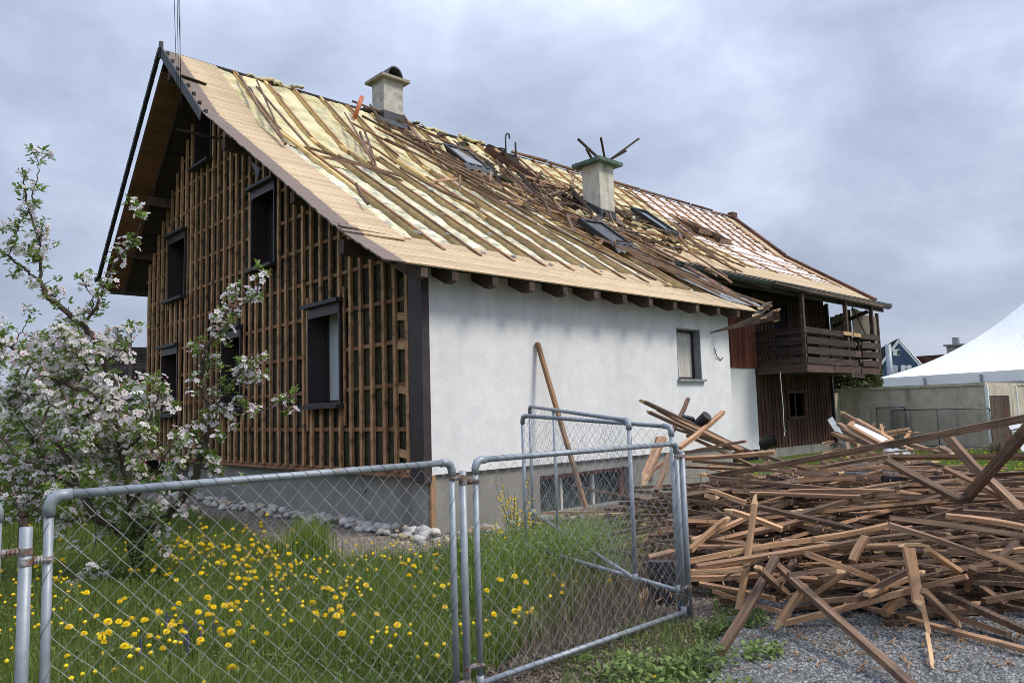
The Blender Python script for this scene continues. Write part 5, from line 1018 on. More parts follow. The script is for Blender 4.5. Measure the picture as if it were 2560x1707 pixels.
o = b.build('rubble_heap', 'old_wood', origin=(11, 1, 0)); prop(o, 'small broken wood rubble heaped in front of the barn wall', 'rubble', kind='stuff')
p = at(2238, 1122, 12.3); from mathutils import noise as mn
b = MB(); n = 8; vs = [(p.x + (i - 4) * .06, p.y + (j - 4) * .06, p.z - .12 + .16 * mn.noise(V((i * .5, j * .5, 3))) + .1 * (1 - ((i - 4) ** 2 + (j - 4) ** 2) / 32)) for j in range(n + 1) for i in range(n + 1)]
b.v = vs; b.f = [(j * 9 + i, j * 9 + i + 1, j * 9 + i + 10, j * 9 + i + 9) for j in range(n) for i in range(n)]; b.m = [0] * len(b.f); prop(b.build('plastic_sheet', 'plastic', smooth=True), 'crumpled clear plastic sheet on the heap by the barn', 'plastic sheet')
b = MB(); P = [at(*Z7(x, y), d) for x, y, d in ((300, 850, 10.2), (720, 805, 10.6), (1170, 965, 8.6), (300, 905, 9.4))]; b.prism(P, (0, 0, -.05)); prop(b.build('solar_sheet', 'lead'), 'dark flat panel lying at the back of the pile', 'panel')
# long batten leaning on the white wall, short post at the house corner
o = stick('batten', V((2.2, -.035, 2.70)), hit(1465, 1270, 2, .18), .075, .05, ('pile_wood', 'fresh_wood'), bend=.03); prop(o, 'long batten leaning against the white house wall behind the fence', 'batten')
o = stick('batten', (.13, .02, -.02), (.13, .02, .80), .075, .05, WM); prop(o, 'short fresh batten standing upright at the house corner below the white wall', 'batten')
b = MB(); b.tube([hit(1786, 870, 1, -.01), hit(1792, 890, 1, -.03), hit(1802, 900, 1, -.01), hit(1808, 893, 1, -.03)], .009, 5); prop(b.build('cable_stub', 'black'), 'short black cable end sticking out of the white wall', 'cable')
b = MB(); a = hit(1950, 930, 1, 1.7); b.tube([a, a + V((.05, 0, -.9)), a + V((.03, 0, -1.5)), a + V((.08, 0, -1.6)), a + V((0, 0, -1.75))], .008, 4); prop(b.build('string', 'white_paint'), 'thin white string hanging from the balcony', 'string')
# ------------------------------------------------------------------ cobbles along the foundation
def rock(r, seed, sq=(1, 1, .65)):
    import bmesh
    bm = bmesh.new(); bmesh.ops.create_icosphere(bm, subdivisions=2, radius=1)
    for v in bm.verts:
        n = mn.noise(v.co * 1.3 + V((seed * 7.1, 0, 0))); v.co *= 1 + .42 * n + .12 * mn.noise(v.co * 3 + V((seed, 3, 1))); v.co = V((v.co.x * sq[0], v.co.y * sq[1], v.co.z * sq[2])) * r
    me = bpy.data.meshes.new('cobble'); bm.to_mesh(me); bm.free(); me.polygons.foreach_set('use_smooth', [True] * len(me.polygons)); return me
RK = []
for i in range(9):
    me = rock(1, i, (U(.8, 1.25), U(.7, 1.0), U(.55, .8))); me.materials.append(M[['stone', 'stone', 'tan_stone', 'stone', 'stone', 'tan_stone', 'stone', 'stone', 'brick_red'][i]]); RK.append(me)
def put_rock(x, y, z, r, me=None, label='rounded grey cobble in the stone strip along the house foundation', group='cobbles along the foundation'):
    o = bpy.data.objects.new('cobble', me or random.choice(RK[:8])); o.matrix_basis = Matrix.Translation((x, y, z + r * .3)) @ Matrix.Rotation(U(0, 6.3), 4, 'Z') @ Matrix.Rotation(U(-.5, .5), 4, 'X') @ Matrix.Diagonal((r, r, r, 1)); COL.objects.link(o); WO[o.name] = V((x, y, z)); 
    if label.startswith('rounded grey'):
        tone = {'M': 0}; mn_ = o.data.materials[0].name; q = px_((x, y, z))[0]; label = ('large ' if r > .08 else 'small ' if r < .055 else 'middle sized ') + ('tan' if mn_ == 'tan_stone' else 'grey') + ' cobble in the stone strip by the foundation, ' + ('near the tree end' if q < 700 else 'halfway along the gable' if q < 900 else 'near the house corner' if q < 1080 else 'behind the middle fence panel')
    return prop(o, label, 'stone', group)
for i in range(215):
    t = R(); y = -.35 + 9.2 * t ** 1.15; x = -.05 - abs(random.gauss(0, .16)) - .05; put_rock(x, y, .02 + max(0, .10 + x * .35), U(.03, .085))
for i in range(70):
    x = U(-.6, 2.6); y = -.08 - abs(random.gauss(0, .22)) - (.15 if x < .2 else 0); put_rock(x, y, .0, U(.03, .085))
for (px, py, r, k, lab) in ((1070, 1345, .17, 4, 'largest pale angular stone at the house corner'), (930, 1310, .16, 0, 'large rounded grey boulder near the middle of the stone strip'), (780, 1272, .15, 1, 'grey boulder beside the clump of weeds on the stone strip'), (682, 1250, .13, 5, 'tan rounded cobble at the far end of the stone strip'), (984, 1328, .07, 8, 'reddish broken brick among the cobbles'), (960, 1330, .09, 2, 'cream coloured cobble left of the red brick piece')):
    p = hit(px, py, 2, 0); put_rock(min(p.x, -.12), p.y, 0, r, RK[k], lab)
# gravel: real chips on the near yard
def chips(name, n, area, rr, mats, label, z=.004):
    base = np.array([(1, 0, -.5), (-.5, .87, -.4), (-.5, -.87, -.5), (0.1, 0, .8), (-.6, 0.2, .5)], np.float32); fc = np.array([(0, 1, 3), (1, 4, 3), (1, 2, 4), (2, 3, 4), (2, 0, 3)], np.int32)
    P = []; 
    while len(P) < n:
        q = rng.uniform(0, 1, (n * 3, 2)); pts = area(q); P += list(pts)
    P = np.array(P[:n], np.float32); s = rng.uniform(*rr, n)[:, None, None]; a = rng.uniform(0, 6.28, n); ca, sa = np.cos(a), np.sin(a)
    v = base[None] * (1 + rng.uniform(-.35, .35, (n, 5, 3))); x = v[..., 0] * ca[:, None] - v[..., 1] * sa[:, None]; y = v[..., 0] * sa[:, None] + v[..., 1] * ca[:, None]
    v = np.stack([x, y, v[..., 2] * .6], -1) * s; v[..., 0] += P[:, 0, None]; v[..., 1] += P[:, 1, None]; v[..., 2] += z + s[..., 0] * .25
    f = fc[None] + (np.arange(n) * 5)[:, None, None]; me = npmesh(name, v.reshape(-1, 3), f.reshape(-1, 3), mats); o = bpy.data.objects.new(name, me); COL.objects.link(o); return prop(o, label, name.replace('_', ' '), kind='stuff')
M['chip'] = mat('chip', [(.3, (.12, .122, .12)), (.7, (.28, .28, .275))], ns=30, rough=.9, bump=0, rand=0, island=.55)
M['chip_brown'] = mat('chip_brown', [(.3, (.16, .13, .105)), (.7, (.33, .28, .23))], ns=30, rough=.9, bump=0, rand=0, island=.6)
def inpoly(P, poly):
    x, y = P[:, 0], P[:, 1]; r = np.zeros(len(P), bool); n = len(poly)
    for i in range(n):
        x0, y0 = poly[i]; x1, y1 = poly[(i + 1) % n]; c = ((y0 > y) != (y1 > y)) & (x < (x1 - x0) * (y - y0) / (y1 - y0 + 1e-9) + x0); r ^= c
    return r
cxy = np.array([CAM.x, CAM.y]); rt2 = np.array([.7291, -.6844]); fw2 = np.array([.6865, .7271])
def fan(a0, a1, b0, b1, poly, pw=1.0):     # scattered in the wedge that the view covers
    def f(q):
        b_ = b0 + (b1 - b0) * q[:, 0] ** pw; a = (a0 + (a1 - a0) * q[:, 1]) * b_; P = cxy + a[:, None] * rt2 + b_[:, None] * fw2
        return P[inpoly(P, poly)]
    return f
GPOLY = [(-2.75, -6.2), (-1.9, -5.45), (-.8, -5.15), (.5, -4.3), (3.2, -2.2), (7.0, -1.9), (8.0, -3.6), (12, -7.5), (12, -30), (-12, -30), (-9, -12), (-3.6, -7.6)]
chips('gravel_chips', 40000, fan(.05, .75, 3.2, 8.5, GPOLY, .9), (.004, .015), ['chip'], 'grey crushed gravel of the yard in front of the pile')
MPOLY = [(-.05, -.05), (-.05, 11), (-1.0, 11), (-1.15, 6), (-1.35, 3.2), (-1.75, .3), (-1.85, -.9), (-1.0, -1.2), (2.5, -1.0), (2.5, -.05)]
chips('mulch_chips', 14000, lambda q: (lambda P: P[inpoly(P, MPOLY)])(np.stack([-2 + 4.5 * q[:, 0], -1.3 + 12 * q[:, 1] ** 1.6], -1)), (.006, .02), ['chip_brown'], 'grey brown wood chips on the path beside the foundation', 0)
DPOLY = [(-8, -6.0), (-2.2, -6.0), (-.2, -4.7), (2.4, -2.2), (0.5, -2.9), (-1.5, -4.35), (-8, -4.5)]
chips('soil_crumbs', 9000, fan(-.3, .5, 3.0, 8, DPOLY), (.004, .014), ['chip_brown'], 'dry soil crumbs and litter along the foot of the fence', -.004)
# ------------------------------------------------------------------ grass blades
def blades(name, n, area, hr, wr, mats, label, lean=.35, z=-.01, mclass='grass', curl=.5):
    P = []
    while len(P) < n: P += list(area(rng.uniform(0, 1, (n * 2, 2))))
    P = np.array(P[:n]); a = rng.uniform(0, 6.28, n); h = rng.uniform(*hr, n) * (.75 + .5 * np.sin(P[:, 0] * 2.3 + np.sin(P[:, 1] * 1.7)) ** 2); w = rng.uniform(*wr, n); l = np.abs(rng.normal(0, lean, n)) * h
    d = np.stack([np.cos(a), np.sin(a)], -1); s = np.stack([-np.sin(a), np.cos(a)], -1)
    def pt(t, k): c = P + d * (l * t ** 2)[:, None]; return np.concatenate([c + s * (w * k)[:, None], (z + h * (t - curl * .25 * t * t * (l / h)))[:, None]], 1)
    one = np.ones(n); v = np.stack([pt(one * 0, .5), pt(one * 0, -.5), pt(one * .5, .42), pt(one * .5, -.42), pt(one, 0)], 1)
    k = (np.arange(n) * 5)[:, None]; f = np.concatenate([np.stack([k + 0, k + 1, k + 3], -1), np.stack([k + 0, k + 3, k + 2], -1), np.stack([k + 2, k + 3, k + 4], -1)], 1).reshape(-1, 3)
    me = npmesh(name, v.reshape(-1, 3), f, mats); o = bpy.data.objects.new(name, me); COL.objects.link(o); return prop(o, label, mclass, kind='stuff')
def leaves(name, n, area, hr, size, mats, label, mclass='weeds', zf=None):   # broad small leaves at all heights
    P = []
    while len(P) < n: P += list(area(rng.uniform(0, 1, (n * 2, 2))))
    P = np.array(P[:n]); h = rng.uniform(*hr, n); s = rng.uniform(*size, n); a = rng.uniform(0, 6.28, n); ti = rng.uniform(-.7, .9, n)
    d = np.stack([np.cos(a) * np.cos(ti), np.sin(a) * np.cos(ti), np.sin(ti)], -1); q = np.stack([-np.sin(a), np.cos(a), rng.uniform(-.4, .4, n)], -1); c = np.concatenate([P, h[:, None]], 1)
    v = np.stack([c, c + d * (s * .5)[:, None] + q * (s * .28)[:, None], c + d * s[:, None], c + d * (s * .5)[:, None] - q * (s * .28)[:, None]], 1)
    k = (np.arange(n) * 4)[:, None]; f = np.concatenate([k, k + 1, k + 2, k + 3], 1)
    me = npmesh(name, v.reshape(-1, 3), f, mats); o = bpy.data.objects.new(name, me); COL.objects.link(o); return prop(o, label, mclass, kind='stuff')
LAWN = [(-12, -4.75), (-3.2, -4.78), (-2.5, -4.5), (-1.8, -4.3), (-.6, -3.4), (1.2, -1.9), (2.6, -1.3), (.4, -1.0), (-.9, -1.1), (-1.75, -.95), (-1.8, .3), (-1.35, 3.2), (-1.15, 6), (-1.0, 12), (-12, 14)]
blades('garden_grass', 150000, fan(-1.05, .28, 2.6, 20, LAWN, 1.5), (.09, .26), (.004, .009), ['grass'], 'tall green grass of the garden behind the chain link fence')
leaves('garden_weeds', 44000, fan(-1.05, .28, 2.6, 14, LAWN, 1.4), (.02, .16), (.02, .05), ['weed'], 'broad leaved weeds growing low between the grass')
TW = [(-1.35, -.9), (-1.1, -1.3), (-1.7, -1.9), (-2.1, -1.0), (-1.75, -.5)]
blades('tall_grass_clump', 1100, lambda q: (-1.95, -.35) + rng.normal(0, .13, q.shape), (.22, .5), (.006, .01), ['grass'], 'tall dark green grass clump at the edge of the wood chip path', .2)
FAR = [(6, -1.8), (20.8, -1.4), (20.8, 3.2), (15, 3.2), (9, -.3)]; blades('yard_grass', 42000, lambda q: (lambda P: P[inpoly(P, [(7.5, -5), (24, -9), (24, -1.4), (20.8, -1.3), (20.8, 3.2), (14, 2), (9, -.5)])])(np.stack([6 + 18 * q[:, 0], -9 + 12.5 * q[:, 1]], -1)), (.06, .16), (.006, .012), ['grass'], 'green grass in front of the garage')
# dry tangle and weeds at the fence foot, both sides
WP = [(-7, -5.6), (-3.3, -5.5), (-1.5, -5.3), (-.9, -4.6), (.3, -3.6), (1.2, -2.6), (-.8, -3.6), (-1.7, -4.3), (-7, -4.6)]
leaves('dry_litter', 16000, fan(-.2, .4, 3.0, 7, WP), (0, .03), (.01, .04), ['dry'], 'dead stalks and dry leaf litter under the fence', 'litter')
blades('dry_stalks', 1500, fan(.0, .32, 3.3, 7.5, [(-3.2, -4.86), (-1.5, -4.86), (-.6, -4.1), (.9, -2.4), (-.2, -2.6), (-1.6, -3.7), (-2.2, -4.4), (-3.2, -4.6)]), (.15, .55), (.0025, .005), ['dry'], 'brown dead stalks climbing through the chain link fence', .5, mclass='dead stalks')
for (x, y, s, n, hh) in ((-2.45, -5.45, .30, 520, .11), (-2.05, -5.6, .28, 420, .1), (-2.8, -5.8, .4, 700, .1), (-1.35, -5.25, .2, 260, .08), (-1.0, -5.35, .16, 200, .08), (-1.6, -5.75, .18, 220, .07), (-2.5, -5.95, .3, 400, .08)):
    leaves('weed_patch', n, lambda q: np.stack([x + s * np.sqrt(q[:, 0]) * np.cos(6.28 * q[:, 1]), y + s * .6 * np.sqrt(q[:, 0]) * np.sin(6.28 * q[:, 1])], -1), (0, hh), (.02, .06), ['weed'], 'low patch of green weeds outside the fence at the gravel edge')
blades('edge_grass', 5000, fan(.05, .3, 3.2, 5.8, [(-3.4, -6.3), (-1.2, -5.2), (-.6, -4.8), (-1.5, -4.7), (-3.4, -5.0)]), (.03, .11), (.003, .007), ['weed'], 'sparse grass along the gravel edge')
blades('gate_weeds', 2600, lambda q: (.0, -2.75) + rng.normal(0, 1, q.shape) * (.75, .45), (.15, .5), (.004, .009), ['grass'], 'taller grass and weeds around the open gate leaves', .3, mclass='weeds')
leaves('gate_leaves', 3200, lambda q: (.1, -2.7) + rng.normal(0, 1, q.shape) * (.8, .45), (.02, .38), (.02, .05), ['weed'], 'leafy weeds around the open gate leaves')
wc = at(1400, 1390, 7.0); blades('gate_thicket', 1800, lambda q: (wc.x, wc.y) + rng.normal(0, 1, q.shape) * (.38, .3), (.25, .6), (.004, .008), ['grass'], 'thicket of tall grass at the foot of the open gate leaves', .3, mclass='weeds')
leaves('gate_thicket_leaves', 2600, lambda q: (wc.x, wc.y) + rng.normal(0, 1, q.shape) * (.38, .3), (.05, .5), (.02, .05), ['weed'], 'leafy weeds at the foot of the open gate leaves')
# dandelion leaves with toothed outline, outside the fence
def wplant(px, py, z=0): return hit(px, py, 2, z)
for i, (px, py, n, s) in enumerate(((1440, 1660, 14, .16), (1545, 1655, 12, .15), (1650, 1690, 14, .15), (1500, 1690, 12, .14), (1600, 1600, 10, .11), (1790, 1590, 12, .12), (1880, 1615, 10, .1), (1860, 1520, 9, .1), (1920, 1460, 9, .09), (1700, 1640, 11, .12))):
    p = wplant(px, py); b = MB()
    for k in range(n):
        a = U(0, 6.3); l = s * U(.7, 1.2); el = U(.25, 1.1); d = V((math.cos(a) * math.cos(el), math.sin(a) * math.cos(el), math.sin(el))); q = V((-math.sin(a), math.cos(a), 0)); w = l * .11; pts = []
        for j in range(7): t = j / 6; c = p + d * l * t + V((0, 0, -.35 * l * t * t)); wd = w * (.3 + 1.2 * t) * (1 - t ** 4) * (1 if j % 2 else .55); pts.append((c - q * wd, c + q * wd))
        kk = len(b.v)
        for u, v_ in pts: b.v += [tuple(u), tuple(v_)]
        b.f += [(kk + 2 * j, kk + 2 * j + 1, kk + 2 * j + 3, kk + 2 * j + 2) for j in range(6)]; b.m += [0] * 6
    o = b.build('leafy_weed', 'leaf', origin=p); prop(o, 'rosette of toothed green leaves growing outside the fence by the gravel', 'weed', 'leafy weeds outside the fence')
# yellow flowering tall weed by the gate
t = empty('tall_weed', (-.2, -1.4, 0), 'tall wispy weed with tiny yellow flowers behind the middle fence panel', 'weed')
st = MB(); fl_ = MB(); lf = MB(); w0 = hit(1290, 1400, 2, 0)
for k in range(26):
    a = U(0, 6.3); top = w0 + V((math.cos(a) * U(.05, .35), math.sin(a) * U(.05, .35), U(.35, .95))); st.tube([w0 + V((U(-.1, .1), U(-.1, .1), 0)), w0.lerp(top, .5) + V((0, 0, .05)), top], .003, 3)
    for j in range(5): c = w0.lerp(top, U(.6, 1)) + V((U(-.04, .04), U(-.04, .04), 0)); fl_.bar(c, c + V((.008, .004, .008)), .014, .014)
    for j in range(9): c = w0.lerp(top, U(.1, .8)); d = V((U(-1, 1), U(-1, 1), U(-.2, .6))).normalized() * U(.03, .09); n_ = d.cross(V((0, 0, 1))) * .2; lf.add([c, c + d * .5 + n_, c + d, c + d * .5 - n_], [(0, 1, 2, 3)])
st.build('stalk', 'stem', t); fl_.build('flower', 'dandelion', t); lf.build('leaf', 'leaf', t)
# ------------------------------------------------------------------ dandelions
def dmesh(h, seed):
    random.seed(seed); s = MB(); r = U(.018, .026); top = V((U(-.03, .03), U(-.03, .03), h)); s.tube([V((0, 0, 0)), top * .5 + V((U(-.01, .01), 0, 0)), top], .0028, 4, 0, cap=False)
    hd = MB(); tilt = V((U(-.6, .6), U(-.6, .6), 1)).normalized(); ax = tilt.orthogonal().normalized(); ay = tilt.cross(ax)
    for ring, (rad, up_, n) in enumerate(((1, -.25, 15), (.92, .35, 14), (.68, .9, 11), (.35, 1.2, 8))):
        for i in range(n):
            a = 6.283 * i / n + ring * .3; c, s_ = math.cos(a), math.sin(a); q = (ax * -s_ + ay * c) * .0042; o = ax * c + ay * s_; e_ = top + o * r * rad * U(.88, 1.1) + tilt * r * up_ * .6; b0 = top + tilt * .002
            hd.add([b0 + q * .4, b0 - q * .4, e_ - q, e_ + q], [(0, 1, 2, 3)], 0)
    return s.mesh('stem', 'stem'), hd.mesh('flower_head', 'dandelion')
DM_ = [dmesh(h, 100 + i) for i, h in enumerate((.24, .28, .31, .22, .3, .26, .33, .15))]
random.seed(11)
def dandelion(x, y, k=None, lab='yellow dandelion flower in the tall garden grass', gr='dandelions in the garden grass', sc=1.0):
    q = px_((x, y, .25))
    if lab.startswith('yellow dandelion flower'): lab = 'yellow dandelion in the grass, ' + ('by the thick left post' if q[0] < 130 else 'left of the apple tree trunk' if q[0] < 340 else 'right of the apple tree trunk' if q[0] < 620 else 'below the tall grass clump' if q[0] < 860 else 'near the middle fence post') + (', close to the fence' if q[1] > 1540 else ', halfway to the house' if q[1] > 1420 else ', far back by the path')
    k = random.randrange(8) if k is None else k; e_ = bpy.data.objects.new('dandelion', None); COL.objects.link(e_); e_.empty_display_size = .05
    e_.matrix_basis = Matrix.Translation((x, y, 0)) @ Matrix.Rotation(U(0, 6.3), 4, 'Z') @ Matrix.Diagonal((sc, sc, sc, 1)); prop(e_, lab, 'dandelion', gr)
    for nm, me in zip(('stem', 'flower_head'), DM_[k]): o = bpy.data.objects.new(nm, me); COL.objects.link(o); o.parent = e_
DPX = [(64, 5), (45, 30), (30, 60)]
cnt = 0; clusters = [(430, 1360, 90, 40, 40), (560, 1400, 110, 50, 62), (660, 1330, 70, 30, 20), (700, 1420, 60, 40, 24), (250, 1580, 110, 60, 18), (400, 1560, 100, 30, 14), (520, 1590, 90, 40, 16), (60, 1390, 60, 60, 26), (850, 1480, 60, 60, 14), (1080, 1430, 60, 50, 10), (620, 1500, 130, 60, 24), (920, 1560, 120, 60, 10), (120, 1350, 90, 40, 16), (760, 1620, 150, 50, 8), (320, 1660, 200, 30, 10)]
for cx, cy, sx_, sy_, n in clusters:
    n += cnt
    for i in range(4000):
        if cnt >= min(n, 275): break
        px, py = random.gauss(cx, sx_ * .8), random.gauss(cy, sy_ * .8); z = .27
        if not (0 < px < 1150 and 1290 < py < 1700): continue
        p = hit(px, py, 2, z)
        if p.x > -1.45 or p.y < -4.7 and False: continue
        dandelion(p.x, p.y, sc=U(.85, 1.15)); cnt += 1
for px, py, lab in ((1220, 1360, None), (1245, 1355, None), (1235, 1485, None), (1260, 1478, None), (1295, 1465, None), (1310, 1468, None), (1378, 1430, None), (1385, 1437, None), (1400, 1490, None), (1520, 1452, None), (1205, 1515, None), (1215, 1560, None), (1225, 1562, None), (1290, 1540, None), (1307, 1545, None), (1327, 1548, None), (1285, 1608, None), (1240, 1612, None), (1160, 1420, None), (1150, 1400, None), (1400, 1515, None)):
    p = hit(px, py, 2, .22)
    if p.y > -4.8: dandelion(p.x, p.y, lab='yellow dandelion between weeds behind the middle fence panel', gr='dandelions behind the middle panel')
dandelion(*hit(1640, 1618, 2, .1).xy, k=7, lab='single yellow dandelion outside the fence, farthest from the photo bottom', gr=None, sc=.6)
for px in (1616, 1629): dandelion(*hit(px, 1690, 2, .08).xy, k=7, lab='pair of yellow dandelions outside the fence at the bottom edge', gr='pair of dandelions outside the fence', sc=.55)
b = MB()      # the smaller dandelions past the first three hundred
for i in range(330):
    for _ in range(50):
        b_ = U(3.4, 9); a = U(-.7, .22) * b_; c_ = CAM.xy + V((.7291, -.6844)) * a + V((.6865, .7271)) * b_
        if inpoly(np.array([tuple(c_)]), LAWN)[0] and mn.noise(V((c_.x * .9, c_.y * .9, 5))) > -.1: break
    h = U(.2, .29); r = U(.010, .018); t_ = V((c_.x, c_.y, h)); b.tube([t_ - V((0, 0, .012)), t_ + V((U(-.004, .004), U(-.004, .004), 0)), t_ + V((0, 0, .009))], [r * .5, r, r * .45], 8)
o = b.build('small_dandelions', 'dandelion', origin=(-4, -2, 0)); prop(o, 'smaller dandelion heads and buds scattered through the garden grass', 'dandelions', kind='stuff')
b = MB()
for i in range(420):
    x, y = U(9, 20), U(-8, 1.5); b.bar((x, y, .12), (x + .01, y, .14), .035, .02)
o = b.build('distant_dandelions', 'dandelion', origin=(14, -3, 0)); prop(o, 'yellow dandelion dots in the grass in front of the garage', 'dandelions', kind='stuff')
for i in range(9):
    p = hit(random.gauss(460, 55), random.gauss(1570, 22), 2, .18); b = MB()
    for k in range(9): c = p + V((0, 0, -.07 + k * .013)); b.tube([c, c + V((0, 0, .008))], [.012 - k * .0008, .008], 6)
    b.tube([(p.x, p.y, 0), (p.x, p.y, p.z - .06)], .003, 3); o = b.build('bugle_flower', 'violet', origin=(p.x, p.y, 0)); prop(o, 'small violet flower spike in the grass near the apple tree', 'flower', 'violet flower spikes')
# ------------------------------------------------------------------ apple tree
TB = hit(348, 1462, 2, 0)
TR = empty('apple_tree', TB, 'apple tree in white and pink blossom in the garden behind the left fence panel', 'tree')
def P3(l): return [at(*p) for p in l]
def limb(pts, r0, r1, name='limb', sub=6, parent=None, wob_=.012):
    pts = P3(pts) if len(pts[0]) == 3 and not isinstance(pts[0], Vector) else pts; o = []
    for i in range(len(pts) - 1):
        p0 = pts[max(i - 1, 0)]; p1 = pts[i]; p2 = pts[i + 1]; p3 = pts[min(i + 2, len(pts) - 1)]
        for k in range(sub): t = k / sub; o.append(.5 * ((2 * p1) + (-p0 + p2) * t + (2 * p0 - 5 * p1 + 4 * p2 - p3) * t * t + (-p0 + 3 * p1 - 3 * p2 + p3) * t ** 3) + V((U(-1, 1), U(-1, 1), U(-1, 1))) * wob_)
    o.append(pts[-1]); n = len(o); b = MB(); b.tube(o, [(r0 + (r1 - r0) * (i / (n - 1)) ** .8) * U(.92, 1.1) for i in range(n)], 8); b.build(name, 'bark', parent or TR, smooth=True); return o
d0 = 7.8; trunk = limb([(350, 1468, d0), (346, 1400, d0), (338, 1340, d0)], .095, .075, 'trunk')
SK = []
Ls = [([(338, 1345, 7.8), (403, 1306, 7.75), (456, 1243, 7.7), (491, 1183, 7.6), (516, 1095, 7.6), (528, 1030, 7.6)], .055, .03),
 ([(528, 1030, 7.6), (505, 970, 7.6), (508, 890, 7.5), (510, 875, 7.5)], .027, .018), ([(510, 878, 7.5), (535, 840, 7.5), (552, 800, 7.5), (556, 775, 7.5)], .018, .008), ([(556, 790, 7.5), (600, 765, 7.5), (640, 735, 7.5), (655, 665, 7.5)], .012, .004), ([(556, 790, 7.5), (585, 745, 7.5), (590, 712, 7.5)], .008, .004),
 ([(528, 1030, 7.6), (560, 985, 7.5), (590, 945, 7.4), (630, 885, 7.4)], .016, .006), ([(528, 1030, 7.6), (575, 1010, 7.5), (630, 1028, 7.4), (690, 1010, 7.4), (745, 985, 7.4)], .014, .004), ([(516, 1095, 7.6), (560, 1090, 7.5), (580, 1070, 7.4)], .01, .004), ([(500, 1170, 7.6), (545, 1180, 7.5), (580, 1210, 7.4)], .009, .004),
 ([(338, 1345, 7.8), (330, 1250, 7.6), (308, 1130, 7.6), (293, 1030, 7.6), (284, 960, 7.6), (262, 905, 7.6), (240, 858, 7.6), (210, 815, 7.6), (160, 775, 7.5), (118, 738, 7.5), (102, 705, 7.5)], .06, .02),
 ([(102, 705, 7.5), (100, 640, 7.5), (96, 590, 7.5), (80, 550, 7.5), (62, 480, 7.5), (60, 440, 7.5)], .017, .006), ([(80, 500, 7.5), (95, 440, 7.5), (100, 400, 7.5)], .007, .003), ([(102, 705, 7.5), (70, 680, 7.5), (30, 650, 7.5), (-20, 615, 7.5)], .014, .01), ([(20, 640, 7.5), (38, 600, 7.5), (48, 560, 7.5)], .007, .003),
 ([(205, 812, 7.6), (240, 770, 7.5), (262, 710, 7.5), (290, 655, 7.5), (300, 640, 7.5)], .018, .007), ([(290, 655, 7.5), (325, 615, 7.5), (345, 580, 7.5), (356, 530, 7.5)], .007, .003), ([(228, 790, 7.5), (232, 745, 7.5), (215, 720, 7.5)], .009, .004),
 ([(338, 1345, 7.8), (290, 1325, 7.6), (235, 1285, 7.4), (195, 1220, 7.3), (170, 1150, 7.3), (140, 1100, 7.3)], .05, .015), ([(195, 1220, 7.3), (120, 1180, 7.2), (60, 1150, 7.1), (0, 1090, 7.1), (-40, 1060, 7.1)], .02, .008), ([(235, 1285, 7.4), (150, 1300, 7.2), (60, 1260, 7.1)], .014, .005),
 ([(293, 1030, 7.6), (215, 980, 7.4), (140, 950, 7.4), (90, 925, 7.3), (30, 870, 7.3), (-20, 850, 7.3)], .028, .01), ([(293, 1040, 7.6), (240, 1010, 7.8), (200, 960, 8.0), (170, 890, 8.2)], .016, .006), ([(308, 1130, 7.6), (240, 1110, 7.3), (180, 1040, 7.2), (120, 1010, 7.2)], .016, .006), ([(308, 1130, 7.6), (360, 1080, 7.4), (390, 1010, 7.4), (400, 960, 7.4)], .02, .006), ([(330, 1250, 7.6), (380, 1200, 7.4), (410, 1140, 7.3), (440, 1090, 7.3)], .018, .006), ([(308, 1120, 7.6), (350, 1130, 7.3), (420, 1110, 7.2), (480, 1125, 7.2)], .013, .005),
 ([(262, 905, 7.6), (300, 880, 7.5), (325, 860, 7.5), (330, 810, 7.5)], .009, .003), ([(403, 1306, 7.75), (350, 1290, 7.3), (300, 1300, 7.2)], .01, .004), ([(235, 1285, 7.4), (240, 1360, 7.3), (210, 1400, 7.2), (180, 1450, 7.2)], .01, .003), ([(284, 960, 7.6), (230, 930, 7.5), (190, 870, 7.4), (150, 840, 7.4)], .014, .005), ([(170, 1150, 7.3), (110, 1140, 7.5), (60, 1060, 7.6), (20, 1000, 7.6)], .014, .005), ([(30, 870, 7.3), (60, 820, 7.3), (80, 780, 7.3)], .007, .003)]
for pts, r0, r1 in Ls:
    o = limb(pts, r0, r1); SK += o
SKA = np.array([tuple(p) for p in SK])
cl = []     # cluster positions (point, kind weight)
region = [(215, 1080, 190, 120, .72), (120, 1000, 140, 140, .55), (150, 860, 110, 60, .6), (330, 1100, 120, 110, .6), (90, 1190, 120, 70, .5), (250, 1210, 170, 50, .6), (60, 920, 70, 80, .5), (230, 940, 90, 60, .5)]
def free(px, py): return at(px, py, 7.5 + random.gauss(0, .32))
tw = []
for cx, cy, sx_, sy_, wt in region:
    for i in range(int(sx_ * sy_ / 330)):
        px, py = random.gauss(cx, sx_ * .62), random.gauss(cy, sy_ * .62)
        if px > 470 or py > 1300 or px < -60 or py < 800: continue
        if px > 365 and py < 960: continue
        tw.append(free(px, py))
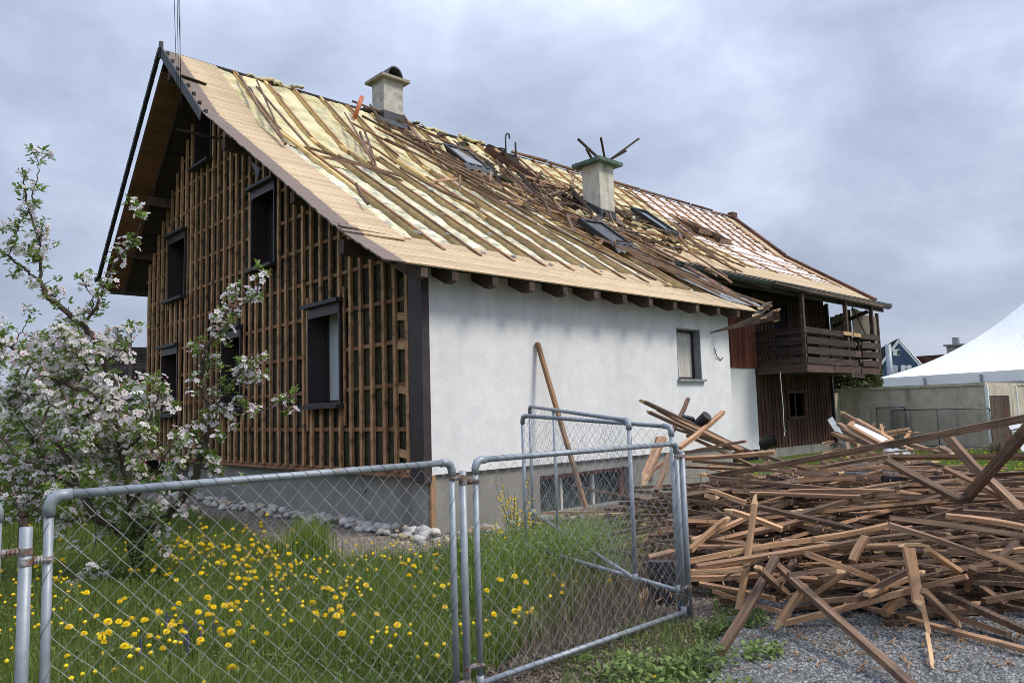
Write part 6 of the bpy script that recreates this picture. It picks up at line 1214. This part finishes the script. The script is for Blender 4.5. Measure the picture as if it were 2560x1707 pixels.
for px, py in ((60, 430), (100, 400), (50, 455), (70, 475), (95, 470), (45, 500), (80, 515), (100, 510), (50, 530), (75, 540), (110, 590), (125, 610), (50, 580), (40, 625), (20, 640), (70, 620), (85, 650), (45, 680), (5, 565), (130, 700), (120, 745), (150, 760), (225, 690), (205, 690), (255, 730), (240, 760), (250, 700), (295, 625), (300, 650), (280, 660), (330, 620), (345, 600), (355, 530), (360, 545), (275, 690), (285, 705), (215, 715), (180, 800), (90, 650), (150, 800), (290, 850), (325, 820), (330, 850), (500, 885), (490, 870), (540, 895), (550, 915), (555, 835), (575, 800), (560, 780), (590, 780), (535, 850), (565, 850), (580, 730), (590, 715), (625, 750), (650, 690), (655, 668), (640, 740), (620, 930), (595, 930), (560, 960), (575, 965), (490, 955), (595, 1000), (610, 960), (640, 955), (660, 945), (580, 1030), (620, 1030), (640, 1025), (570, 1040), (545, 1020), (700, 1010), (730, 985), (725, 1025), (720, 1000), (480, 1070), (500, 1060), (470, 1100), (440, 1090), (520, 1140), (530, 1150), (500, 1130), (545, 1180), (420, 990), (400, 985), (390, 1000), (440, 1130), (460, 1150), (380, 1040), (405, 1260), (340, 1275), (370, 1270), (310, 1300), (450, 1290), (470, 1270), (360, 1290), (400, 1380), (410, 1370), (260, 1425), (265, 1450), (290, 1480), (210, 1520), (170, 1550), (190, 1370), (215, 1255), (110, 1285), (150, 1330)): tw.append(at(px, py, 7.5))
bt = MB(); spots = []
for p in tw:
    d2 = ((SKA - np.array(tuple(p))) ** 2).sum(1); j = int(d2.argmin()); q = V(SKA[j]); L_ = (p - q).length
    if L_ > .9: continue
    mid = q.lerp(p, .5) + V((U(-1, 1), U(-1, 1), U(-.3, 1))) * L_ * .15; bt.tube([q, mid, p], [.006, .004, .0025], 4, cap=False); spots.append(p)
    if L_ > .15: spots.append(mid + V((0, 0, .02)))
    if L_ > .35: spots.append(q.lerp(mid, .5) + V((U(-.03, .03), U(-.03, .03), .03)))
for i in range(170):
    q = V(SKA[random.randrange(len(SKA))])
    if q.z < 1.3 and (q.xy - TB.xy).length < .5: continue
    p = q + V((U(-1, 1), U(-1, 1), U(-.4, 1))).normalized() * U(.05, .14); bt.tube([q, p], [.005, .003], 4, cap=False); spots.append(p)
bt.build('twigs', 'bark', TR)['kind'] = 'stuff'
def leafcl(seed, n, s):
    random.seed(seed); b = MB()
    for k in range(n):
        a = U(0, 6.3); el = U(-.3, 1.2); d = V((math.cos(a) * math.cos(el), math.sin(a) * math.cos(el), math.sin(el))); q = d.cross(V((0, 0, 1))).normalized(); up = q.cross(d); l = s * U(.6, 1.1); w = l * .27; o = d * .008 + V((U(-.02, .02), U(-.02, .02), U(-.02, .03)))
        b.add([o, o + d * l * .35 + q * w + up * .004, o + d * l * .75 + q * w * .75, o + d * l + up * -.008, o + d * l * .75 - q * w * .75, o + d * l * .35 - q * w + up * .004, o + d * l * .5 - up * .006], [(0, 6, 2, 1), (6, 3, 2), (0, 5, 4, 6), (6, 4, 3)])
    return b.mesh('leaf_cluster', 'leaf')
def blos(seed, n):
    random.seed(seed); b = MB()
    for k in range(n):
        c = V((U(-1, 1), U(-1, 1), U(-.6, 1))).normalized() * U(.025, .065); nrm = (c.normalized() + V((-.5, -.6, .3)) * 1.1 + V((0, 0, .5))).normalized(); ax = nrm.orthogonal().normalized(); ay = nrm.cross(ax)
        if R() < .22:
            b.tube([c, c + nrm * .008, c + nrm * .016], [.004, .008, .003], 5, 1); continue
        r = U(.021, .029)
        for i in range(5):
            a = 6.283 * i / 5 + U(-.1, .1); o = ax * math.cos(a) + ay * math.sin(a); s_ = ax * -math.sin(a) + ay * math.cos(a)
            b.add([c, c + o * r * .55 + s_ * r * .42 + nrm * r * .18, c + o * r * 1.02 + s_ * r * .22 + nrm * r * .25, c + o * r * 1.02 - s_ * r * .22 + nrm * r * .25, c + o * r * .55 - s_ * r * .42 + nrm * r * .18], [(0, 1, 2, 3, 4)], 0)
        b.bar(c, c + nrm * .006, .006, .006, 2)
    return b.mesh('blossom_cluster', ('petal', 'bud', 'stem'))
LC = [leafcl(200 + i, 8 + i % 4, .06) for i in range(7)]; BC = [blos(300 + i, 7 + i % 4) for i in range(8)]
random.seed(21)
def place(name, me, p, s, par): o = bpy.data.objects.new(name, me); o.matrix_basis = Matrix.Translation(p - wo(par)) @ Matrix.Rotation(U(0, 6.3), 4, 'Z') @ Matrix.Rotation(U(-.4, .4), 4, 'X') @ Matrix.Diagonal((s, s, s, 1)); COL.objects.link(o); o.parent = par; return o
def merged(items, name, mats, par):   # many alike clusters joined into one part
    vs = []; fs = []; mi = []; k = 0
    for me, p, s in items:
        n = len(me.vertices); co = np.empty(n * 3, np.float32); me.vertices.foreach_get('co', co); co = co.reshape(-1, 3); a = U(0, 6.3); c, s_ = math.cos(a), math.sin(a); co = co @ np.array([[c, s_, 0], [-s_, c, 0], [0, 0, 1]]) * s + np.array(tuple(p)); vs.append(co)
        for pl in me.polygons: fs.append([i + k for i in pl.vertices]); mi.append(pl.material_index)
        k += n
    if not vs: return
    me = bpy.data.meshes.new(name); me.from_pydata(np.concatenate(vs).tolist(), [], fs); me.update()
    for x in mats: me.materials.append(M[x])
    me.polygons.foreach_set('material_index', mi); o = bpy.data.objects.new(name, me); o.location = -wo(par); COL.objects.link(o); o.parent = par; o['kind'] = 'stuff'; return o
random.shuffle(spots); extraL = []; extraB = []; nb_ = nl_ = 0
for i, p in enumerate(spots):
    if R() < (.92 if p.z < 2.6 and px_(p)[0] < 330 else .72):
        s = U(.9, 1.35)
        if nb_ < 290: place('blossom_cluster', random.choice(BC), p, s, TR); nb_ += 1
        else: extraB.append((random.choice(BC), p, s))
    for k in range(1 if R() < .45 else 2):
        q = p + V((U(-.05, .05), U(-.05, .05), U(-.06, .04))); s = U(.75, 1.15)
        if nl_ < 290: place('leaf_cluster', random.choice(LC), q, s, TR); nl_ += 1
        else: extraL.append((random.choice(LC), q, s))
merged(extraL, 'foliage', ['leaf'], TR); merged(extraB, 'blossom_mass', ['petal', 'bud', 'stem'], TR)
print('spots', len(spots), nb_, nl_, len(extraL), len(extraB))
# suckers at the trunk foot
leaves('trunk_suckers', 2600, lambda q: np.stack([TB.x + .32 * np.sqrt(q[:, 0]) * np.cos(6.28 * q[:, 1]), TB.y + .32 * np.sqrt(q[:, 0]) * np.sin(6.28 * q[:, 1])], -1), (.02, .75), (.025, .05), ['weed'], 'leafy shoots around the foot of the apple tree')
# second tree behind at the left edge
t2 = empty('apple_tree', at(52, 1330, 9.5) * V((1, 1, 0)) if False else V((at(52, 1330, 9.5).x, at(52, 1330, 9.5).y, 0)), 'second apple tree half hidden behind the first at the left edge', 'tree')
limb([(56, 1380, 9.5), (55, 1290, 9.5), (30, 1200, 9.5), (0, 1130, 9.5)], .07, .03, 'trunk', parent=t2); sk2 = limb([(55, 1290, 9.5), (80, 1200, 9.5), (90, 1100, 9.5), (130, 1000, 9.6), (140, 900, 9.6)], .04, .01, parent=t2) + limb([(30, 1200, 9.5), (20, 1080, 9.6), (60, 950, 9.6), (110, 850, 9.8)], .03, .01, parent=t2)
ex = []; exb = []
for i in range(260):
    p = at(random.gauss(90, 85), random.gauss(1010, 100), U(9.0, 10.4)); q = random.choice(sk2)
    (ex if R() < .6 else exb).append((random.choice(LC if len(ex) < 1e9 and True else LC), p, U(.9, 1.3)) if True else None)
ex2 = [(random.choice(LC), p, s) for _, p, s in ex]; exb2 = [(random.choice(BC), p, s) for _, p, s in exb]
merged(ex2, 'foliage', ['leaf'], t2); merged(exb2, 'blossom_mass', ['petal', 'bud', 'stem'], t2)
# ------------------------------------------------------------------ left background: house, flue, carport, hedge
def frame(px, py, d, ang):    # local frame at a far place
    o = at(px, py, d); o.z = 0; x = V((math.cos(ang), math.sin(ang), 0)); y = V((-math.sin(ang), math.cos(ang), 0)); return o, x, y
nh = empty('neighbour_house', V((at(230, 950, 32).x, at(230, 950, 32).y, 0)), 'house with dark brown tiled roof seen behind the apple tree at the left', 'house')
A = [at(118, 868, 33), at(372, 872, 31)]; Bq = [at(90, 950, 27), at(372, 958, 26)]
b = MB(); b.prism([A[0], A[1] + RT * 5, Bq[1] + RT * 5, Bq[0]], (0, 0, -.15)); b.build('roof', 'tile_dark', nh)
for j in range(22):
    t = (j + .5) / 22
    p, q = A[0].lerp(Bq[0], t), (A[1] + RT * 5).lerp(Bq[1] + RT * 5, t); n_ = 60
    b = MB()
    for k in range(n_): u, v_ = p.lerp(q, k / n_), p.lerp(q, (k + .85) / n_); b.bar(u + V((0, 0, .03)), v_ + V((0, 0, .03)), .30, .04, 0)
    b.build('tile_row', 'tile_dark', nh)
b = MB(); w0_ = Bq[0].copy(); w1_ = Bq[1] + RT * 5; b.prism([V((w0_.x, w0_.y, 0)), V((w1_.x, w1_.y, 0)), V((w1_.x, w1_.y, w1_.z - .1)), V((w0_.x, w0_.y, w0_.z - .1))], FW * 4); b.build('wall', 'curtain', nh)
b = MB(); p = at(303, 868, 32.5); b.box((p.x - .3, p.y - .3, p.z - .3), (p.x + .3, p.y + .3, p.z + .12)); b.box((p.x - .38, p.y - .38, p.z + .2), (p.x + .38, p.y + .38, p.z + .26)); b.build('chimney', 'lead', nh)
cp = empty('carport', V((at(340, 990, 22).x, at(340, 990, 22).y, 0)), 'low flat roofed carport with white fascia left of the house', 'carport')
b = MB(); b.prism([at(296, 984, 23), at(372, 984, 22.5), at(372, 995, 22.5), at(296, 995, 23)], FW * 5); b.build('fascia', 'white_paint', cp); b = MB(); b.prism([at(300, 996, 23.5), at(372, 996, 23), at(372, 1035, 23), at(300, 1035, 23.5)], FW * 4); b.build('wall', 'lead', cp)
t = empty('flue_pipe', at(318, 985, 22.6), 'tall black round metal flue pipe left of the house', 'flue'); p = at(320, 984, 23.4); zt = at(323, 838, 23.4).z; b = MB(); b.tube([p, V((p.x, p.y, zt))], .085, 12); b.build('pipe', 'corner_metal', t, smooth=True); b = MB(); b.tube([V((p.x, p.y, zt)), V((p.x, p.y, zt + .14)), V((p.x, p.y, zt + .15)), V((p.x, p.y, zt + .18))], [.045, .045, .09, .05], 10); b.build('cowl', 'corner_metal', t)
def leafmass(name, pts, n, r, size, m, label, cat, kind=None, sx=1, trunk=None):
    c = np.array([tuple(p) for p in pts]); idx = rng.integers(0, len(c), n); d = rng.normal(0, 1, (n, 3)); d /= np.linalg.norm(d, axis=1)[:, None]; rr = r * rng.uniform(.35, 1, n) ** .5; P = c[idx] + d * rr[:, None] * np.array([1, 1, .85]); P[:, 2] = np.maximum(P[:, 2], .02)
    s = rng.uniform(*size, n); a = rng.normal(0, 1, (n, 3)); a /= np.linalg.norm(a, axis=1)[:, None]; b_ = np.cross(a, rng.normal(0, 1, (n, 3))); b_ /= np.linalg.norm(b_, axis=1)[:, None]
    v = np.stack([P - a * s[:, None], P + b_ * s[:, None] * .5, P + a * s[:, None], P - b_ * s[:, None] * .5], 1); k = (np.arange(n) * 4)[:, None]; f = np.concatenate([k, k + 1, k + 2, k + 3], 1)
    e_ = empty(name, V((c[:, 0].mean(), c[:, 1].mean(), 0)), label, cat); me = npmesh('crown', v.reshape(-1, 3) - np.array(tuple(wo(e_))), f, [m]); o = bpy.data.objects.new('crown', me); COL.objects.link(o); o.parent = e_
    if trunk:
        for x in trunk: b = MB(); b.tube([(x[0], x[1], 0), (x[0] + .05, x[1], x[2] * .5), (x[0], x[1], x[2])], [.14, .1, .03], 7); b.build('trunk', 'bark', e_, smooth=True)
    return e_
def row(p, q, n): return [p.lerp(q, i / (n - 1)) for i in range(n)]
g = lambda px, d, z: V((at(px, 1000, d).x, at(px, 1000, d).y, z))
leafmass('hedge', row(g(-200, 19, .6), g(375, 19, .6), 26) + row(g(-200, 19, 1.0), g(375, 19, 1.15), 26), 16000, .55, (.03, .07), 'hedge', 'clipped dark green hedge behind the garden at the left', 'hedge')
q0 = g(-60, 60, 3); leafmass('budding_tree', [q0 + V((U(-3.5, 3.5), U(-3.5, 3.5), U(0, 5.2))) for _ in range(26)], 9000, 1.5, (.05, .12), 'dry', 'pale budding tree far behind at the left edge', 'tree', trunk=[(q0.x, q0.y, 5)])
leafmass('garden_shrub', [g(90 + U(-160, 160), 12.5 + U(-1, 1), U(.3, 1.5)) for _ in range(22)], 7000, .55, (.03, .06), 'leaf', 'green shrub behind the apple tree at the left', 'shrub', trunk=[(g(90, 12.5, 0).x, g(90, 12.5, 0).y, 1.2)])
sh = empty('shed', g(30, 17, 0), 'small dark wooden shed behind the shrubs at the left edge', 'shed'); p, q = g(-250, 17.5, 0), g(110, 17.5, 0)
b = MB(); b.prism([p, q, q + V((0, 0, 1.25)), p + V((0, 0, 1.25))], FW2.to_3d() * 2); b.build('wall', 'dark_timber', sh); b = MB(); b.prism([p + V((0, 0, 1.4)) - FW2.to_3d() * .3, q + V((0, 0, 1.4)) - FW2.to_3d() * .3, q + V((0, 0, 1.9)) + FW2.to_3d() * 1.5, p + V((0, 0, 1.9)) + FW2.to_3d() * 1.5], (0, 0, -.08)); b.build('roof', 'tile_dark', sh)
# ------------------------------------------------------------------ right background: hedge, blue house, long roof, lamp, tent
leafmass('hedge', row(g(2070, 30, 1.0), g(2165, 29, 1.0), 12) + row(g(2070, 30, 1.9), g(2165, 29, 1.9), 12) + [g(U(2080, 2170), 30, U(2.0, 3.0)) for _ in range(30)], 14000, .7, (.05, .11), 'hedge', 'bushy green hedge between barn and tent', 'hedge')
def house(label, L0, R0, D1, D2, apex_px, zb, wall, roofm, depthv, name='blue_house'):
    pass
bh = empty('blue_house', g(2250, 62, 0), 'blue wooden gabled house with white trim and grey tiled roof', 'house')
l, r, ap = at(2207, 902, 62), at(2293, 907, 58), at(2247, 851, 60); gl, gr = V((l.x, l.y, 0)), V((r.x, r.y, 0)); back = (at(2170, 862, 80) - at(2247, 851, 60)); back.z = 0; back = back.normalized() * 11
apz = V((ap.x, ap.y, ap.z - .2)); b = MB(); b.prism([gl, gr, V((r.x, r.y, r.z - .1)), apz, V((l.x, l.y, l.z - .1))], back); b.build('wall', 'blue_wall', bh)
dv = (r - l).normalized(); fr_ = -back.normalized() * .12
for e0, e1 in ((l - dv * .8 - V((0, 0, .75)), ap), (ap, r + dv * .5 - V((0, 0, .3)))):
    b = MB(); b.prism([e0 + fr_, e1 + fr_, e1 + fr_ + back * 1.1, e0 + fr_ + back * 1.1], (0, 0, .12)); rf = b.build('roof', 'tile_dark', bh)
    b = MB(); b.bar(e0 + fr_ * 1.05, e1 + fr_ * 1.05, .06, .28); b.build('verge_board', 'white_paint', rf)
    for k in range(16): t = (k + .5) / 16; q = e0.lerp(e1, t) + fr_ + V((0, 0, .16)); b = MB(); b.bar(q, q + back * 1.1, (e1 - e0).length / 17, .05); b.build('tile_row', 'tile_dark', rf)
def bwin(px0, py0, px1, py1, d, m='glass', fm='white_paint', par=bh):
    P = [at(px0, py1, d), at(px1, py1, d), at(px1, py0, d), at(px0, py0, d)]; b = MB(); b.prism(P, FW * .6); w = b.build('window', fm, par); c = sum(P, V()) / 4; b = MB(); b.prism([c + (p - c) * .72 - FW * .05 for p in P], FW * .04); b.build('pane', m, w)
bwin(2242, 873, 2250, 889, 58.9); bwin(2264, 916, 2272, 938, 58.3)
for x0, x1, d in ((2257, 2264, 58.3), (2272, 2279, 57.9), (2232, 2245, 59.5)): P = [at(x0, 936, d), at(x1, 936, d), at(x1, 913, d), at(x0, 913, d)]; b = MB(); b.prism(P, FW * .3); b.build('shutter', 'white_paint', bh)
b = MB(); p = at(2226, 940, 58); zt = at(2221, 860, 58).z; b.tube([V((p.x, p.y, 0)), V((p.x, p.y, zt))], .22, 10); b.build('flue', 'galv', bh, smooth=True)
lh = empty('long_house', g(2360, 70, 0), 'long low house with red brown tiled roof and grey panels, partly behind the tent', 'house')
P = [at(2285, 893, 74), at(2420, 884, 70), at(2420, 940, 64), at(2285, 950, 67)]; b = MB(); b.prism(P, (0, 0, -.2)); b.build('roof', 'tile_brown', lh)
for j in range(9):
    t = (j + .5) / 20; p, q = P[0].lerp(P[3], t), P[1].lerp(P[2], t)
    for k in range(14): b = MB(); b.bar(p.lerp(q, k / 14) + V((0, 0, .08)), p.lerp(q, (k + .94) / 14) + V((0, 0, .08)), .55, .08); b.build('tile', 'tile_brown', lh)
for k in range(5): p, q = P[0].lerp(P[1], k * .13), P[0].lerp(P[1], k * .13 + .125); a1, a2 = P[3].lerp(P[2], k * .13), P[3].lerp(P[2], k * .13 + .125); b = MB(); b.prism([p.lerp(a1, .47), q.lerp(a2, .47), q.lerp(a2, .95), p.lerp(a1, .95)], (0, 0, .2)); b.build('roof_panel', 'grey_slate', lh)
b = MB(); b.prism([V((p.x, p.y, 0)) for p in P], (0, 0, P[3].z - .4)); b.build('wall', 'curtain', lh)
p = at(2393, 892, 70); b = MB(); b.box((p.x - .8, p.y - .6, p.z - 1), (p.x + .8, p.y + .6, p.z + 1.0)); ch = b.build('chimney', 'concrete', lh); b = MB(); b.box((p.x - 1, p.y - .8, p.z + 1.0), (p.x + 1, p.y + .8, p.z + 1.15)); b.build('chimney_cap', 'concrete', ch); b = MB(); b.tube([p + V((0, 0, 1.1)), p + V((0, 0, 1.8))], .3, 10); b.build('flue', 'galv', ch)
lm = empty('street_lamp', g(2446, 55, 0), 'dark street lamp with angled head rising behind the white tent', 'street lamp'); p = at(2446, 845, 55); b = MB(); b.tube([V((p.x, p.y, 0)), p], .09, 8); b.build('pole', 'black', lm); b = MB(); b.bar(p + V((0, 0, 0)), at(2466, 843, 55), .2, .12); b.build('lamp_head', 'black', lm)
# marquee
tn = empty('marquee', g(2560, 33, 0), 'large white pole tent with scalloped valance behind the garage', 'tent')
cA = at(2191, 946, 36); cB = at(2810, 936, 27); zE = cA.z; cB.z = zE; dirn = (cB - cA); dirn.z = 0; Ln = dirn.length; dx_ = dirn.normalized(); dy_ = V((-dx_.y, dx_.x, 0)); dy_ = dy_ if dy_.dot(FW) > 0 else -dy_
W_ = Ln; ctr = cA + dx_ * Ln * .5 + dy_ * W_ * .5; apx = V((ctr.x, ctr.y, zE + 3.9)); cs = [cA, cA + dx_ * Ln, cA + dx_ * Ln + dy_ * W_, cA + dy_ * W_]
for s in range(4):
    a, c = cs[s], cs[(s + 1) % 4]; nu, nv_ = 110, 26; b = MB()
    for j in range(nv_ + 1):
        v_ = j / nv_
        for i in range(nu + 1):
            u = i / nu; e_ = a.lerp(c, u); p = e_.lerp(V((apx.x, apx.y, zE)), v_); z = zE + 3.9 * (.38 * v_ + .62 * v_ ** 2.2) + .06 * (math.sin(u * nu * 1.1) + .5 * math.sin(u * nu * 2.3 + 1)) * (1 - v_) ** 2 * v_ ** .5 - .12 * math.sin(math.pi * v_) * (1 - abs(2 * u - 1)); b.v.append((p.x, p.y, z))
    b.f = [(j * (nu + 1) + i, j * (nu + 1) + i + 1, (j + 1) * (nu + 1) + i + 1, (j + 1) * (nu + 1) + i) for j in range(nv_) for i in range(nu)]; b.m = [0] * len(b.f); b.build('roof_panel', 'tent', tn, smooth=True)
    b = MB(); n = 90; o_ = (a + c) / 2 - ctr; o_.z = 0; o_ = o_.normalized() * .06
    for i in range(n): p, q = a.lerp(c, i / n) + o_, a.lerp(c, (i + 1) / n) + o_; b.add([(p.x, p.y, zE), (q.x, q.y, zE), (q.x, q.y, zE - .42), ((p.x + q.x) / 2, (p.y + q.y) / 2, zE - .50), (p.x, p.y, zE - .42)], [(0, 1, 2, 3, 4)])
    b.build('valance', 'tent', tn)
    b = MB(); b.add([(a.x, a.y, 0), (c.x, c.y, 0), (c.x, c.y, zE - .05), (a.x, a.y, zE - .05)], [(0, 1, 2, 3)]); b.build('side_wall', 'tent_side', tn)
    for k in range(4): p = a.lerp(c, k / 4) + o_ * 1.5; b = MB(); b.tube([(p.x, p.y, 0), (p.x, p.y, zE - .1)], .06, 8); b.build('pole', 'galv', tn)
# buckets and dry clump at the garage door
b = MB(); 
for px in (2483, 2496): p = hit(px, 1128, 2, 0); b = MB(); b.tube([p, p + V((0, 0, .22))], .10, 10); prop(b.build('stone_trough', 'lead'), 'dark stump beside the garage door, ' + ('left one' if px == 2483 else 'right one'), 'stump')
p = hit(2510, 1140, 2, 0); blades('dry_clump', 500, lambda q: np.stack([p.x + (q[:, 0] - .5) * .6, p.y + (q[:, 1] - .5) * .6], -1), (.25, .5), (.01, .016), ['dry'], 'dry straw coloured grass clump at the garage door', .7)
